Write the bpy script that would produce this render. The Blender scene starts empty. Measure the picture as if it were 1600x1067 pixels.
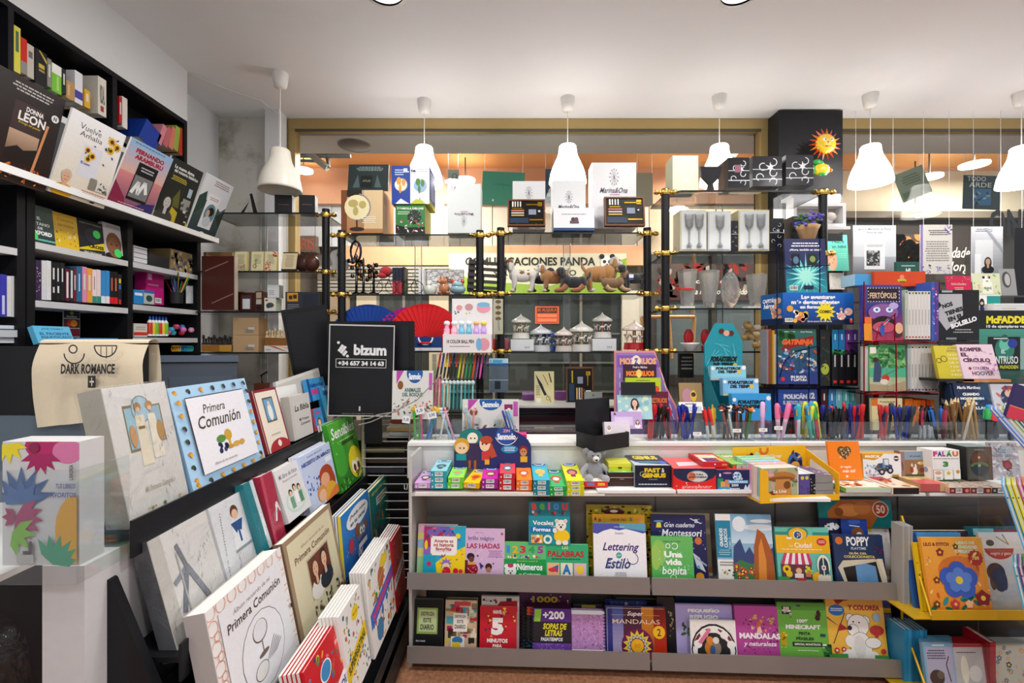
import bpy,math,random
from mathutils import Vector as V,Matrix
sc=bpy.context.scene
COL=sc.collection
PI=math.pi
# ---------------------------------------------------------------- camera, world, lights, exposure
CAMH=1.30
K=711.0
cd=bpy.data.cameras.new('camera')
cd.sensor_width=36.0
cd.lens=K/1600*36.0
cd.clip_start=0.05
cam=bpy.data.objects.new('camera',cd)
cam.location=(0,0,CAMH)
cam.rotation_euler=(PI/2,0,0)
COL.objects.link(cam)
sc.camera=cam
wd=bpy.data.worlds.new('world')
sc.world=wd
wd.use_nodes=True
wd.node_tree.nodes['Background'].inputs[0].default_value=(0.92,0.96,1.0,1)
wd.node_tree.nodes['Background'].inputs[1].default_value=0.72
sc.view_settings.view_transform='Standard'
sc.view_settings.look='None'
sc.view_settings.gamma=1.0
sc.view_settings.use_curve_mapping=False
sc.view_settings.exposure=0.0
sc.cycles.use_denoising=True
sc.cycles.max_bounces=10
sc.cycles.transparent_max_bounces=24
sc.cycles.caustics_reflective=False
sc.cycles.caustics_refractive=False
sc.cycles.sample_clamp_indirect=4.0
def lamp(name,kind,loc,power,col=(1,1,1),size=0.1,rot=(0,0,0),spot=None):
 l=bpy.data.lights.new(name,kind)
 l.energy=power
 l.color=col
 if kind=='AREA':
  l.shape='DISK'
  l.size=size
 else:
  l.shadow_soft_size=size
 if spot:
  l.spot_size=spot
  l.spot_blend=0.6
 o=bpy.data.objects.new(name,l)
 o.location=loc
 o.rotation_euler=rot
 COL.objects.link(o)
 return o
DOWNLIGHTS=[(-0.58,2.07),(1.04,2.07),(2.6,2.07),(-0.75,0.75),(1.04,0.6),(2.6,0.6),(-0.58,-0.9),(1.04,-0.9)]  # first two in view, the rest added unseen to light the shop
for x,y in DOWNLIGHTS:
 lamp('downlight_beam','AREA',(x,y,2.885),12 if y>1.5 else 19,(1.0,0.99,0.98),0.17)
for x in(-1.0,2.2,5.0):
 lamp('arcade_light','AREA',(x,4.4,3.2),95,(1.0,0.95,0.88),0.5)
 # ---------------------------------------------------------------- colour and materials
_cc={}
def C(h):
 if not isinstance(h,str):
  return h
 if h not in _cc:
  r=[int(h[i:i+2],16)/255 for i in(0,2,4)]
  _cc[h]=tuple(c/12.92 if c<=0.04045 else((c+0.055)/1.055)**2.4 for c in r)+(1.0,)
 return _cc[h]
def nd(nt,t,**kw):
 n=nt.nodes.new(t)
 for k,v in kw.items():
  if k in n.inputs:
   n.inputs[k].default_value=v
  else:
   setattr(n,k,v)
 return n
def amat(name,rough=0.5,metal=0.0,spec=0.4,var=0.06,vscale=40.0,bump=0.0,bscale=200.0,coat=0.0,sheen=0.0):
 """colour from the mesh's Col attribute, broken up by noise, with fine relief"""
 m=bpy.data.materials.new(name)
 m.use_nodes=True
 nt=m.node_tree
 b=nt.nodes['Principled BSDF']
 at=nd(nt,'ShaderNodeAttribute',attribute_name='Col')
 tc=nd(nt,'ShaderNodeTexCoord')
 nz=nd(nt,'ShaderNodeTexNoise',Scale=vscale,Detail=3.0)
 mr=nd(nt,'ShaderNodeMapRange')
 mr.inputs['To Min'].default_value=1.0-var
 mr.inputs['To Max'].default_value=1.0+var
 mx=nd(nt,'ShaderNodeVectorMath',operation='SCALE')
 L=nt.links.new
 L(tc.outputs['Object'],nz.inputs['Vector'])
 L(nz.outputs['Fac'],mr.inputs['Value'])
 L(at.outputs['Color'],mx.inputs[0])
 L(mr.outputs['Result'],mx.inputs['Scale'])
 L(mx.outputs['Vector'],b.inputs['Base Color'])
 b.inputs['Roughness'].default_value=rough
 b.inputs['Metallic'].default_value=metal
 b.inputs['Specular IOR Level'].default_value=spec
 b.inputs['Coat Weight'].default_value=coat
 b.inputs['Coat Roughness'].default_value=0.12
 b.inputs['Sheen Weight'].default_value=sheen
 if bump:
  n2=nd(nt,'ShaderNodeTexNoise',Scale=bscale,Detail=2.0)
  bp=nd(nt,'ShaderNodeBump',Strength=bump,Distance=0.002)
  L(tc.outputs['Object'],n2.inputs['Vector'])
  L(n2.outputs['Fac'],bp.inputs['Height'])
  L(bp.outputs['Normal'],b.inputs['Normal'])
 return m
def glassmat(name,tint,refl_rough=0.02,ior=1.45,base=0.0,bump=0.0,bscale=20.0,gloss=(1,1,1)):
 """clear sheet: transparent body, Fresnel reflection"""
 m=bpy.data.materials.new(name)
 m.use_nodes=True
 nt=m.node_tree
 nt.nodes.clear()
 out=nd(nt,'ShaderNodeOutputMaterial')
 tr=nd(nt,'ShaderNodeBsdfTransparent',Color=(*tint,1))
 gl=nd(nt,'ShaderNodeBsdfGlossy',Roughness=refl_rough,Color=(*gloss,1))
 fr=nd(nt,'ShaderNodeFresnel',IOR=ior)
 mx=nd(nt,'ShaderNodeMixShader')
 L=nt.links.new
 ad=nd(nt,'ShaderNodeMath',operation='ADD',use_clamp=True)
 ad.inputs[1].default_value=base
 ge=nd(nt,'ShaderNodeNewGeometry')
 mr=nd(nt,'ShaderNodeMapRange')
 mr.inputs['To Min'].default_value=ior
 mr.inputs['To Max'].default_value=1.0/ior
 L(ge.outputs['Backfacing'],mr.inputs['Value'])
 L(mr.outputs['Result'],fr.inputs['IOR'])
 L(fr.outputs[0],ad.inputs[0])
 L(ad.outputs[0],mx.inputs[0])
 L(tr.outputs[0],mx.inputs[1])
 L(gl.outputs[0],mx.inputs[2])
 L(mx.outputs[0],out.inputs[0])
 if bump:
  tc=nd(nt,'ShaderNodeTexCoord')
  nz=nd(nt,'ShaderNodeTexNoise',Scale=bscale,Detail=3.0,Distortion=1.5)
  bp=nd(nt,'ShaderNodeBump',Strength=bump,Distance=0.02)
  L(tc.outputs['Object'],nz.inputs['Vector'])
  L(nz.outputs['Fac'],bp.inputs['Height'])
  L(bp.outputs['Normal'],gl.inputs['Normal'])
  L(bp.outputs['Normal'],fr.inputs['Normal'])
 return m
def emat(name,strength):
 m=bpy.data.materials.new(name)
 m.use_nodes=True
 nt=m.node_tree
 b=nt.nodes['Principled BSDF']
 at=nd(nt,'ShaderNodeAttribute',attribute_name='Col')
 nt.links.new(at.outputs['Color'],b.inputs['Base Color'])
 nt.links.new(at.outputs['Color'],b.inputs['Emission Color'])
 b.inputs['Emission Strength'].default_value=strength
 return m
def wallmat(name,base,stain,amount,scale=2.2):
 m=bpy.data.materials.new(name)
 m.use_nodes=True
 nt=m.node_tree
 b=nt.nodes['Principled BSDF']
 L=nt.links.new
 tc=nd(nt,'ShaderNodeTexCoord')
 nz=nd(nt,'ShaderNodeTexNoise',Scale=scale,Detail=8.0,Roughness=0.65)
 cr=nd(nt,'ShaderNodeValToRGB')
 cr.color_ramp.elements[0].position=0.56
 cr.color_ramp.elements[0].color=C(base)
 cr.color_ramp.elements[1].position=0.80
 cr.color_ramp.elements[1].color=C(stain)
 mx=nd(nt,'ShaderNodeMix',data_type='RGBA')
 mx.inputs['Factor'].default_value=amount
 mx.inputs['A'].default_value=C(base)
 n2=nd(nt,'ShaderNodeTexNoise',Scale=70.0,Detail=4.0)
 bp=nd(nt,'ShaderNodeBump',Strength=0.12,Distance=0.004)
 L(tc.outputs['Object'],nz.inputs['Vector'])
 L(tc.outputs['Object'],n2.inputs['Vector'])
 L(nz.outputs['Fac'],cr.inputs[0])
 L(cr.outputs[0],mx.inputs['B'])
 L(mx.outputs['Result'],b.inputs['Base Color'])
 L(n2.outputs['Fac'],bp.inputs['Height'])
 L(bp.outputs['Normal'],b.inputs['Normal'])
 b.inputs['Roughness'].default_value=0.75
 b.inputs['Specular IOR Level'].default_value=0.2
 return m
def floormat():
 m=bpy.data.materials.new('terracotta')
 m.use_nodes=True
 nt=m.node_tree
 b=nt.nodes['Principled BSDF']
 L=nt.links.new
 tc=nd(nt,'ShaderNodeTexCoord')
 nz=nd(nt,'ShaderNodeTexNoise',Scale=60.0,Detail=6.0,Roughness=0.8)
 cr=nd(nt,'ShaderNodeValToRGB')
 cr.color_ramp.elements[0].position=0.3
 cr.color_ramp.elements[0].color=C('6e4630')
 cr.color_ramp.elements[1].position=0.7
 cr.color_ramp.elements[1].color=C('c08a68')
 L(tc.outputs['Object'],nz.inputs['Vector'])
 L(nz.outputs['Fac'],cr.inputs[0])
 L(cr.outputs[0],b.inputs['Base Color'])
 b.inputs['Roughness'].default_value=0.35
 return m
M={'matte':amat('matte_paint',0.6,bump=0.05),'card':amat('coated_card',0.38,var=0.05,bump=0.04,bscale=90),'gloss':amat('glossy_print',0.3,spec=0.3,var=0.05,coat=0.06),'print':amat('print_ink',0.34,spec=0.3,var=0.07,vscale=120,coat=0.05),'pages':amat('page_edges',0.8,var=0.16,vscale=300,bump=0.2,bscale=600),'plastic':amat('plastic',0.3,spec=0.28,var=0.03),'black':amat('black_laminate',0.4,spec=0.22,var=0.15,vscale=25,bump=0.03),'metal':amat('metal',0.22,metal=1.0,var=0.04),'steel':amat('painted_steel',0.38,metal=0.35,spec=0.5,var=0.05,vscale=12),'fabric':amat('canvas',0.85,var=0.1,vscale=500,bump=0.35,bscale=900,sheen=0.2),'plush':amat('plush',0.95,var=0.22,vscale=260,bump=0.9,bscale=420,sheen=0.5),'ceramic':amat('ceramic',0.22,spec=0.6,var=0.08,coat=0.3),'wood':amat('wood',0.5,var=0.22,vscale=30,bump=0.05),'lit':emat('lit_shade',9.0),'lit_soft':emat('lit_panel',1.2),'lit_lamp':emat('lit_lamp',12.0),'pane':glassmat('window_glass',(0.92,0.94,0.93),0.0,1.3),'shelf':glassmat('smoked_glass',(0.62,0.63,0.64),0.03,1.5,0.05),'acrylic':glassmat('acrylic',(0.93,0.95,0.96),0.04,1.4,0.015),'crystal':glassmat('crystal',(0.86,0.88,0.88),0.02,1.9,0.06,bump=0.5,bscale=60),'wrap':glassmat('cellophane',(0.97,0.97,0.97),0.12,1.25,0.01,bump=0.9,bscale=14),}
def crystalmat():
 m=bpy.data.materials.new('cut_crystal')
 m.use_nodes=True
 nt=m.node_tree
 nt.nodes.clear()
 out=nd(nt,'ShaderNodeOutputMaterial')
 g=nd(nt,'ShaderNodeBsdfGlass',Color=(.97,.98,.98,1),Roughness=.0,IOR=1.45)
 d=nd(nt,'ShaderNodeBsdfTransparent')
 e=nd(nt,'ShaderNodeBsdfDiffuse',Color=(.9,.92,.93,1))
 tc=nd(nt,'ShaderNodeTexCoord')
 nz=nd(nt,'ShaderNodeTexNoise',Scale=45.0,Detail=2.0)
 bp=nd(nt,'ShaderNodeBump',Strength=.25,Distance=.01)
 nt.links.new(tc.outputs['Object'],nz.inputs['Vector'])
 nt.links.new(nz.outputs['Fac'],bp.inputs['Height'])
 nt.links.new(bp.outputs['Normal'],g.inputs['Normal'])
 a=nd(nt,'ShaderNodeMixShader')
 a.inputs[0].default_value=.3
 b=nd(nt,'ShaderNodeMixShader')
 b.inputs[0].default_value=.14
 nt.links.new(g.outputs[0],a.inputs[1])
 nt.links.new(d.outputs[0],a.inputs[2])
 nt.links.new(a.outputs[0],b.inputs[1])
 nt.links.new(e.outputs[0],b.inputs[2])
 nt.links.new(b.outputs[0],out.inputs[0])
 return m
M['crystal']=crystalmat()
# ---------------------------------------------------------------- mesh builder
_txt={}
def text_mesh(s,bold=0.0,font=None):
 k=(s,bold)
 if k not in _txt:
  cu=bpy.data.curves.new('t','FONT')
  cu.body=s
  cu.resolution_u=2
  cu.offset=bold
  o=bpy.data.objects.new('t',cu)
  me=bpy.data.meshes.new_from_object(o)
  v=[(p.co.x,p.co.y)for p in me.vertices]
  f=[tuple(p.vertices)for p in me.polygons]
  bpy.data.objects.remove(o)
  bpy.data.curves.remove(cu)
  bpy.data.meshes.remove(me)
  if v:
   x0,x1=min(a for a,_ in v),max(a for a,_ in v)
   y0,y1=min(b for _,b in v),max(b for _,b in v)
   w,h=max(x1-x0,1e-6),max(y1-y0,1e-6)
   v=[((a-x0)/w-.5,(b-y0)/h-.5)for a,b in v]
  _txt[k]=(v,f)
 return _txt[k]
class B:
 def __init__(s):
  s.v,s.f,s.c,s.s=[],[],[],[]
 def face(s,pts,col,smooth=False):
  n=len(s.v)
  s.v+=[tuple(p)for p in pts]
  s.f.append(tuple(range(n,n+len(pts))))
  s.c.append(C(col))
  s.s.append(smooth)
  return s
 def add(s,vs,fs,col,smooth=False):
  n=len(s.v)
  s.v+=[tuple(p)for p in vs]
  cc=C(col)if not isinstance(col,list)else None
  for i,f in enumerate(fs):
   s.f.append(tuple(j+n for j in f))
   s.c.append(cc or C(col[i]))
   s.s.append(smooth)
  return s
 def box(s,x0,y0,z0,x1,y1,z1,col):
  """col: one colour or six (-x, +x, front -y, back +y, bottom, top)"""
  v=[(x,y,z)for x in(x0,x1)for y in(y0,y1)for z in(z0,z1)]
  f=[(0,1,3,2),(4,6,7,5),(0,4,5,1),(2,3,7,6),(0,2,6,4),(1,5,7,3)]
  return s.add(v,f,col)
 def hexa(s,bot,top,col):
  """box from four bottom and four top corners (counter-clockwise from above)"""
  v=list(bot)+list(top)
  f=[(3,2,1,0),(4,5,6,7)]+[(i,(i+1)%4,4+(i+1)%4,4+i)for i in range(4)]
  return s.add(v,f,col)
 def prism(s,pts,y0,y1,col,edge=None):
  """outline in x,z extruded along y"""
  n=len(pts)
  v=[(x,y0,z)for x,z in pts]+[(x,y1,z)for x,z in pts]
  s.add(v,[tuple(range(n))[::1],tuple(range(2*n-1,n-1,-1))],col)
  s.add(v,[(i,n+i,n+(i+1)%n,(i+1)%n)for i in range(n)],edge or col)
  return s
 def slab(s,pts,z0,z1,col):
  """outline in x,y extruded along z"""
  n=len(pts)
  v=[(x,y,z0)for x,y in pts]+[(x,y,z1)for x,y in pts]
  return s.add(v,[tuple(range(n-1,-1,-1)),tuple(range(n,2*n))]+[(i,(i+1)%n,n+(i+1)%n,n+i)for i in range(n)],col)
 def ring(s,rings,col,close0=True,close1=True,smooth=True,cols=None):
  n=len(rings[0])
  v=[p for r in rings for p in r]
  for i in range(len(rings)-1):
   f=[(i*n+j,i*n+(j+1)%n,(i+1)*n+(j+1)%n,(i+1)*n+j)for j in range(n)]
   if i==0:
    b=len(s.v)
    s.v+=v
   for q in f:
    s.f.append(tuple(b+k for k in q))
    s.c.append(C(cols[i]if cols else col))
    s.s.append(smooth)
  if close0:
   s.face(rings[0][::-1],cols[0]if cols else col)
  if close1:
   s.face(rings[-1],cols[-1]if cols else col)
  return s
 def lathe(s,prof,n,col,c=(0,0,0),close0=False,close1=False,cols=None,wob=None,smooth=True):
  rs=[]
  for r,z in prof:
   rs.append([(c[0]+r*(1+(wob(a,z)if wob else 0))*math.cos(a),c[1]+r*(1+(wob(a,z)if wob else 0))*math.sin(a),c[2]+z)for a in(2*PI*k/n for k in range(n))])
  return s.ring(rs,col,close0,close1,smooth,cols)
 def tube(s,pts,r,n=6,col='000000',rr=None):
  pts=[V(p)for p in pts]
  rs=[]
  up=V((0,0,1))
  for i,p in enumerate(pts):
   d=(pts[min(i+1,len(pts)-1)]-pts[max(i-1,0)]).normalized()
   a=d.cross(up)
   if a.length<1e-3:
    a=d.cross(V((0,1,0)))
   a.normalize()
   b=a.cross(d).normalized()
   q=rr[i]if rr else r
   rs.append([p+a*(q*math.cos(2*PI*k/n))+b*(q*math.sin(2*PI*k/n))for k in range(n)])
  return s.ring(rs,col,True,True,n>4)
 def cyl(s,p0,p1,r0,r1=None,n=10,col='000000'):
  return s.tube([p0,p1],r0,n,col,[r0,r0 if r1 is None else r1])
 def ball(s,c,r,col,n=10,m=7,rot=None):
  r=(r,r,r)if not isinstance(r,(tuple,list))else r
  rs=[]
  for i in range(1,m):
   t=-PI/2+PI*i/m
   row=[]
   for k in range(n):
    p=V((r[0]*math.cos(t)*math.cos(2*PI*k/n),r[1]*math.cos(t)*math.sin(2*PI*k/n),r[2]*math.sin(t)))
    if rot:
     p=rot@p
    row.append(p+V(c))
   rs.append(row)
  return s.ring(rs,col)
  # ---- flat print on the plane of a cover: u along x, v along z, each layer a hair in front of the last
 def art(s,ops,W,H,y=0.0,x0=0.0,z0=0.0,step=0.00012):
  k=[1]
  def put(pts,col):
   pts=[(min(max(u,0),1),min(max(v,0),1))for u,v in pts]
   s.face([(x0+u*W,y-step*k[0],z0+v*H)for u,v in pts],col)
  def circ(cx,cy,rx,ry,col,n=18,a0=0):
   put([(cx+rx*math.cos(a0+2*PI*i/n),cy+ry*math.sin(a0+2*PI*i/n))for i in range(n)],col)
  for o in ops:
   t=o[0]
   if t=='R':
    _,a,b,c,d,col=o
    put([(a,b),(c,b),(c,d),(a,d)],col)
   elif t=='E':
    circ(*o[1:5],o[5],o[6]if len(o)>6 else 18)
   elif t=='O':
    circ(o[1],o[2],o[3],o[3]*W/H,o[4])
   elif t=='P':
    put(o[1],o[2])
   elif t=='S':
    _,cx,cy,r,n,col,inn=o
    pts=[]
    for i in range(2*n):
     q=r if i%2==0 else r*inn
     pts.append((cx+q*math.cos(PI/2+PI*i/n),cy+q*W/H*math.sin(PI/2+PI*i/n)))
    for i in range(2*n):
     put([(cx,cy),pts[i],pts[(i+1)%(2*n)]],col)
   elif t=='L':
    _,pts,wd_,col=o
    for(a,b),(c,d)in zip(pts,pts[1:]):
     dx,dy=(c-a)*W,(d-b)*H
     l=math.hypot(dx,dy)or 1
     px,py=-dy/l*wd_/2/W,dx/l*wd_/2/H
     put([(a-px,b-py),(c-px,d-py),(c+px,d+py),(a+px,b+py)],col)
   elif t=='A':
    _,cx,cy,r,w_,a0,a1,col=o
    n=max(4,int(abs(a1-a0)/15))
    for i in range(n):
     q=[math.radians(a0+(a1-a0)*(i+j)/n)for j in(0,1)]
     put([(cx+e*math.cos(g),cy+e*W/H*math.sin(g))for e,g in((r-w_/2,q[0]),(r+w_/2,q[0]),(r+w_/2,q[1]),(r-w_/2,q[1]))],col)
   elif t=='T':
    txt,cx,cy,w,h,col=o[1:7]
    sh=o[7]if len(o)>7 else 0
    bd=o[8]if len(o)>8 else 0.012
    rot=math.radians(o[9])if len(o)>9 else 0
    tv,tf=text_mesh(txt,bd)
    cr,sr=math.cos(rot),math.sin(rot)
    pv=[]
    for a,b in tv:
     X,Z=(a*w+sh*b*h*H/W)*W,b*h*H
     pv.append((x0+cx*W+X*cr-Z*sr,y-step*k[0],z0+cy*H+X*sr+Z*cr))
    s.add(pv,tf,col)
   elif t=='Q':
    _,seed,n,cols,a,b,c,d,sz,kind=o
    rd=random.Random(seed)
    for i in range(n):
     u,w_=rd.uniform(a,c),rd.uniform(b,d)
     q=sz*rd.uniform(.5,1.2)
     col=rd.choice(cols)
     aa=rd.uniform(0,6.28)
     if kind=='o':
      circ(u,w_,q,q*W/H,col,9)
     elif kind=='e':
      pts=[]
      for j in range(10):
       X,Z=q*math.cos(j*.628),q*.45*math.sin(j*.628)
       pts.append((u+X*math.cos(aa)-Z*math.sin(aa),w_+(X*math.sin(aa)+Z*math.cos(aa))*W/H))
      put(pts,col)
     elif kind=='r':
      q2=q*rd.uniform(.3,1)
      put([(u-q,w_-q2*W/H),(u+q,w_-q2*W/H),(u+q,w_+q2*W/H),(u-q,w_+q2*W/H)],col)
     elif kind=='t':
      put([(u+q*math.cos(aa+j*2.09),w_+q*math.sin(aa+j*2.09)*W/H)for j in range(3)],col)
     elif kind=='*':
      for j in range(5):
       g=aa+j*1.2566
       circ(u+q*.6*math.cos(g),w_+q*.6*math.sin(g)*W/H,q*.42,q*.42*W/H,col,7)
      k[0]+=1
      circ(u,w_,q*.35,q*.35*W/H,'f6d54a',7)
      k[0]-=1
   elif t=='G':
    _,a,b,c,d,c0,c1=o
    n=14
    c0,c1=C(c0),C(c1)
    for i in range(n):
     f=(i+.5)/n
     col=tuple(p*(1-f)+q*f for p,q in zip(c0,c1))
     put([(a,b+(d-b)*i/n),(c,b+(d-b)*i/n),(c,b+(d-b)*(i+1)/n),(a,b+(d-b)*(i+1)/n)],col)
   elif t=='N':
    _,a,b,c,d,n,col=o
    rd=random.Random(n*7+int(a*90))
    for i in range(n):
     v=d-(d-b)*(i+.5)/n
     h=(d-b)/n*.22
     e=rd.uniform(0,.22)*(c-a)if n>1 else 0
     u=a+e*.5
     while u<c-e*.5:
      w_=rd.uniform(.05,.13)*(c-a)
      put([(u,v-h),(min(u+w_,c),v-h),(min(u+w_,c),v+h),(u,v+h)],col)
      u+=w_+.02*(c-a)
   elif t=='M':
    _,a,b,c,d=o
    put([(a,b),(c,b),(c,d),(a,d)],'f4f4f2')
    k[0]+=1
    rd=random.Random(5)
    u=a+(c-a)*.08
    while u<c-(c-a)*.12:
     w_=rd.uniform(.02,.06)*(c-a)
     put([(u,b+(d-b)*.2),(u+w_,b+(d-b)*.2),(u+w_,d-(d-b)*.1),(u,d-(d-b)*.1)],'1a1a1a')
     u+=w_+rd.uniform(.02,.05)*(c-a)
   elif t=='W':
    _,cx,by,w,skin,hair,top,lng=o
    q=W/H
    circ(cx,by+.16*w*q,.5*w,.34*w*q,top,14)
    k[0]+=1
    if lng:
     circ(cx,by+.72*w*q,.30*w,.46*w*q,hair,14)
     k[0]+=1
    put([(cx-.08*w,by+.3*w*q),(cx+.08*w,by+.3*w*q),(cx+.08*w,by+.6*w*q),(cx-.08*w,by+.6*w*q)],skin)
    if not lng:
     circ(cx,by+.90*w*q,.23*w,.27*w*q,hair,14)
    k[0]+=1
    circ(cx,by+.80*w*q,.19*w,.25*w*q,skin,14)
    k[0]+=1
    for e in(-.07,.07):
     circ(cx+e*w,by+.83*w*q,.025*w,.02*w*q,'2a1a14',6)
    circ(cx,by+.68*w*q,.06*w,.018*w*q,'a8504a',8)
   k[0]+=1
  return s
 def mesh(s,name):
  me=bpy.data.meshes.new(name)
  me.from_pydata(s.v,[],s.f)
  ca=me.color_attributes.new('Col','FLOAT_COLOR','CORNER')
  buf=[]
  for f,c in zip(s.f,s.c):
   buf+=(list(c)if len(c)==4 else list(c)+[1.0])*len(f)
  ca.data.foreach_set('color',buf)
  me.polygons.foreach_set('use_smooth',s.s)
  me.update()
  return me
 def obj(s,name,mat='matte',parent=None,mw=None,kind=None):
  o=bpy.data.objects.new(name,s.mesh(name))
  o.data.materials.append(M[mat]if isinstance(mat,str)else mat)
  COL.objects.link(o)
  if parent:
   o.parent=parent
  if mw is not None:
   o.matrix_world=mw
  if kind:
   o['kind']=kind
  return o
def tag(o,label,cat,group=None,kind=None):
 o['label']=label
 o['category']=cat
 if group:
  o['group']=group
 if kind:
  o['kind']=kind
 return o
def thing(name,label,cat,mw=None,group=None):
 o=bpy.data.objects.new(name,None)
 o.empty_display_size=0.05
 COL.objects.link(o)
 if mw is not None:
  o.matrix_world=mw
 return tag(o,label,cat,group)
def dup(o,mw,label=None):
 r=o.copy()
 COL.objects.link(r)
 r.matrix_world=mw
 if label:
  r['label']=label
 for ch in o.children:
  c=ch.copy()
  COL.objects.link(c)
  c.parent=r
  for g in ch.children:
   d=g.copy()
   COL.objects.link(d)
   d.parent=c
 return r
 # ---------------------------------------------------------------- from the photograph's pixels to points on real planes
def ray(px,py):
 return V(((px-800)/K,1.0,-(py-533.5)/K))
def pY(y):
 return(0.0,1.0,y)
def pX(x):
 return(-1.0,0.0,-x)
CN=V((0.0419,0.9991,0)).normalized()
def pC(b):
 return(CN.x,CN.y,1.781+b)
def at(pl,px,py):
 r=ray(px,py)
 t=pl[2]/(pl[0]*r.x+pl[1]*r.y)
 return r*t+V((0,0,CAMH))
def atz(px,py,z):
 r=ray(px,py)
 return r*((z-CAMH)/r.z)+V((0,0,CAMH))
def basis(pl):
 n=V((pl[0],pl[1],0)).normalized()
 return V((n.y,-n.x,0)),n,V((0,0,1))
def frame(o,ex,ey,ez):
 m=Matrix.Identity(4)
 for i in range(3):
  m[i][0],m[i][1],m[i][2],m[i][3]=ex[i],ey[i],ez[i],o[i]
 return m
def facing(pl,box,tilt=0.0,roll=0.0):
 """matrix, width and height of the face that fills the pixel box, standing on the vertical plane pl and leaning back by tilt degrees"""
 x0,y0,x1,y1=box
 ex,n,up=basis(pl)
 p0=at(pl,(x0+x1)/2,y1)
 t=math.radians(tilt)
 ez=up*math.cos(t)+n*math.sin(t)
 ey=n*math.cos(t)-up*math.sin(t)
 def hit(px,py):
  r=ray(px,py)
  o=V((0,0,CAMH))
  return o+r*((p0-o).dot(ey)/r.dot(ey))
 bl,br,tl=hit(x0,y1),hit(x1,y1),hit(x0,y0)
 W,H=(br-bl).dot(ex),(tl-bl).dot(ez)
 m=frame(bl,ex,ey,ez)
 if roll:
  m=m@Matrix.Translation((W/2,0,0))@Matrix.Rotation(math.radians(roll),4,'Y')@Matrix.Translation((-W/2,0,0))
 return m,W,H
def corners(bl,br,tl):
 """matrix, width and height from three 3-D corners"""
 ex=(br-bl)
 W=ex.length
 ex.normalize()
 ez=tl-bl
 ez=ez-ex*ez.dot(ex)
 H=ez.length
 ez.normalize()
 return frame(bl,ex,ez.cross(ex),ez),W,H
def upright_face(x,bl,br,tl,clip=(.02,.2)):
 """corners of a face that stands level on the plane X=x and leans back until its foot edge and side edge are square"""
 a,b=at(pX(x),*bl),at(pX(x),*br)
 b.z=a.z
 xt=(tl[0]-800)/K*a.y
 lean=min(max(x-xt,clip[0]),clip[1])
 return corners(a,b,at(pX(x-lean),*tl))
 # ---------------------------------------------------------------- kit: books, boxes, racks
def mapped(b,fn):
 b.v=[fn(*p)for p in b.v]
 return b
def top_art(ops,W,D,H,step=0.00012):
 """print on the top face (u along x, v from the front edge to the back)"""
 b=B()
 b.art(ops,W,D,step=step)
 return mapped(b,lambda x,y,z:(x,z,H-y))
def side_art(ops,D,H,X,left=False):
 """print on the +x face (u from the front edge back), or the -x face (u from the back to the front)"""
 b=B()
 b.art(ops,D,H)
 if left:
  return mapped(b,lambda x,y,z:(X+y,D-x,z))
 return mapped(b,lambda x,y,z:(X-y,x,z))
def book(pl,box,th,cover,label,art=(),tilt=8,roll=0,spine=None,cat='book',group=None,name='book',pages='e9e4d8',mat='gloss',fm=None,sart=None,ring=None,parts=True):
 m,W,H=fm or facing(pl,box,tilt,roll)
 b=B()
 c=min(.0018,th/3)
 b.box(0,0,0,W,c,H,cover)
 b.box(0,th-c,0,W,th,H,spine or cover)
 b.box(0,c,0,c,th-c,H,spine or cover)
 o=tag(b.obj(name,mat,mw=m),label,cat,group)
 if parts and th>.004:
  B().box(c,c,.0015,W-.002,th-c,H-.0025,pages).obj('page_block','pages',o)
 if art:
  B().art([('R',0,0,1,1,cover)]+list(art),W,H).obj('cover_print','print',o)
 if sart:
  side_art(sart,th,H,0,True).obj('spine_print','print',o)
 if ring:
  r=B()
  n=int(H/.012)
  for i in range(n):
   z=(i+.5)*H/n
   r.tube([(.004+.009*math.cos(a)-.006,th/2+(th/2+.004)*math.sin(a),z)for a in(2*PI*k/8 for k in range(9))],.0011,4,ring)
  r.obj('wire_spiral_ring_rib','metal',o)
 return o
def spine_book(pl,box,depth,col,label,art=None,tilt=0,roll=0,group=None,name='book',cat='book',pages='e6e0d2',mat='gloss'):
 """a book with its spine to the viewer"""
 m,W,H=facing(pl,box,tilt,roll)
 b=B()
 c=min(.0015,W/4)
 b.box(0,0,0,c,depth,H,col)
 b.box(W-c,0,0,W,depth,H,col)
 b.box(c,0,0,W-c,c,H,col)
 o=tag(b.obj(name,mat,mw=m),label,cat,group)
 B().box(c,c,.002,W-c,depth-.003,H-.003,pages).obj('page_block','pages',o)
 if art:
  B().art([('R',0,0,1,1,col)]+list(art),W,H).obj('spine_print','print',o)
 return o
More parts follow.
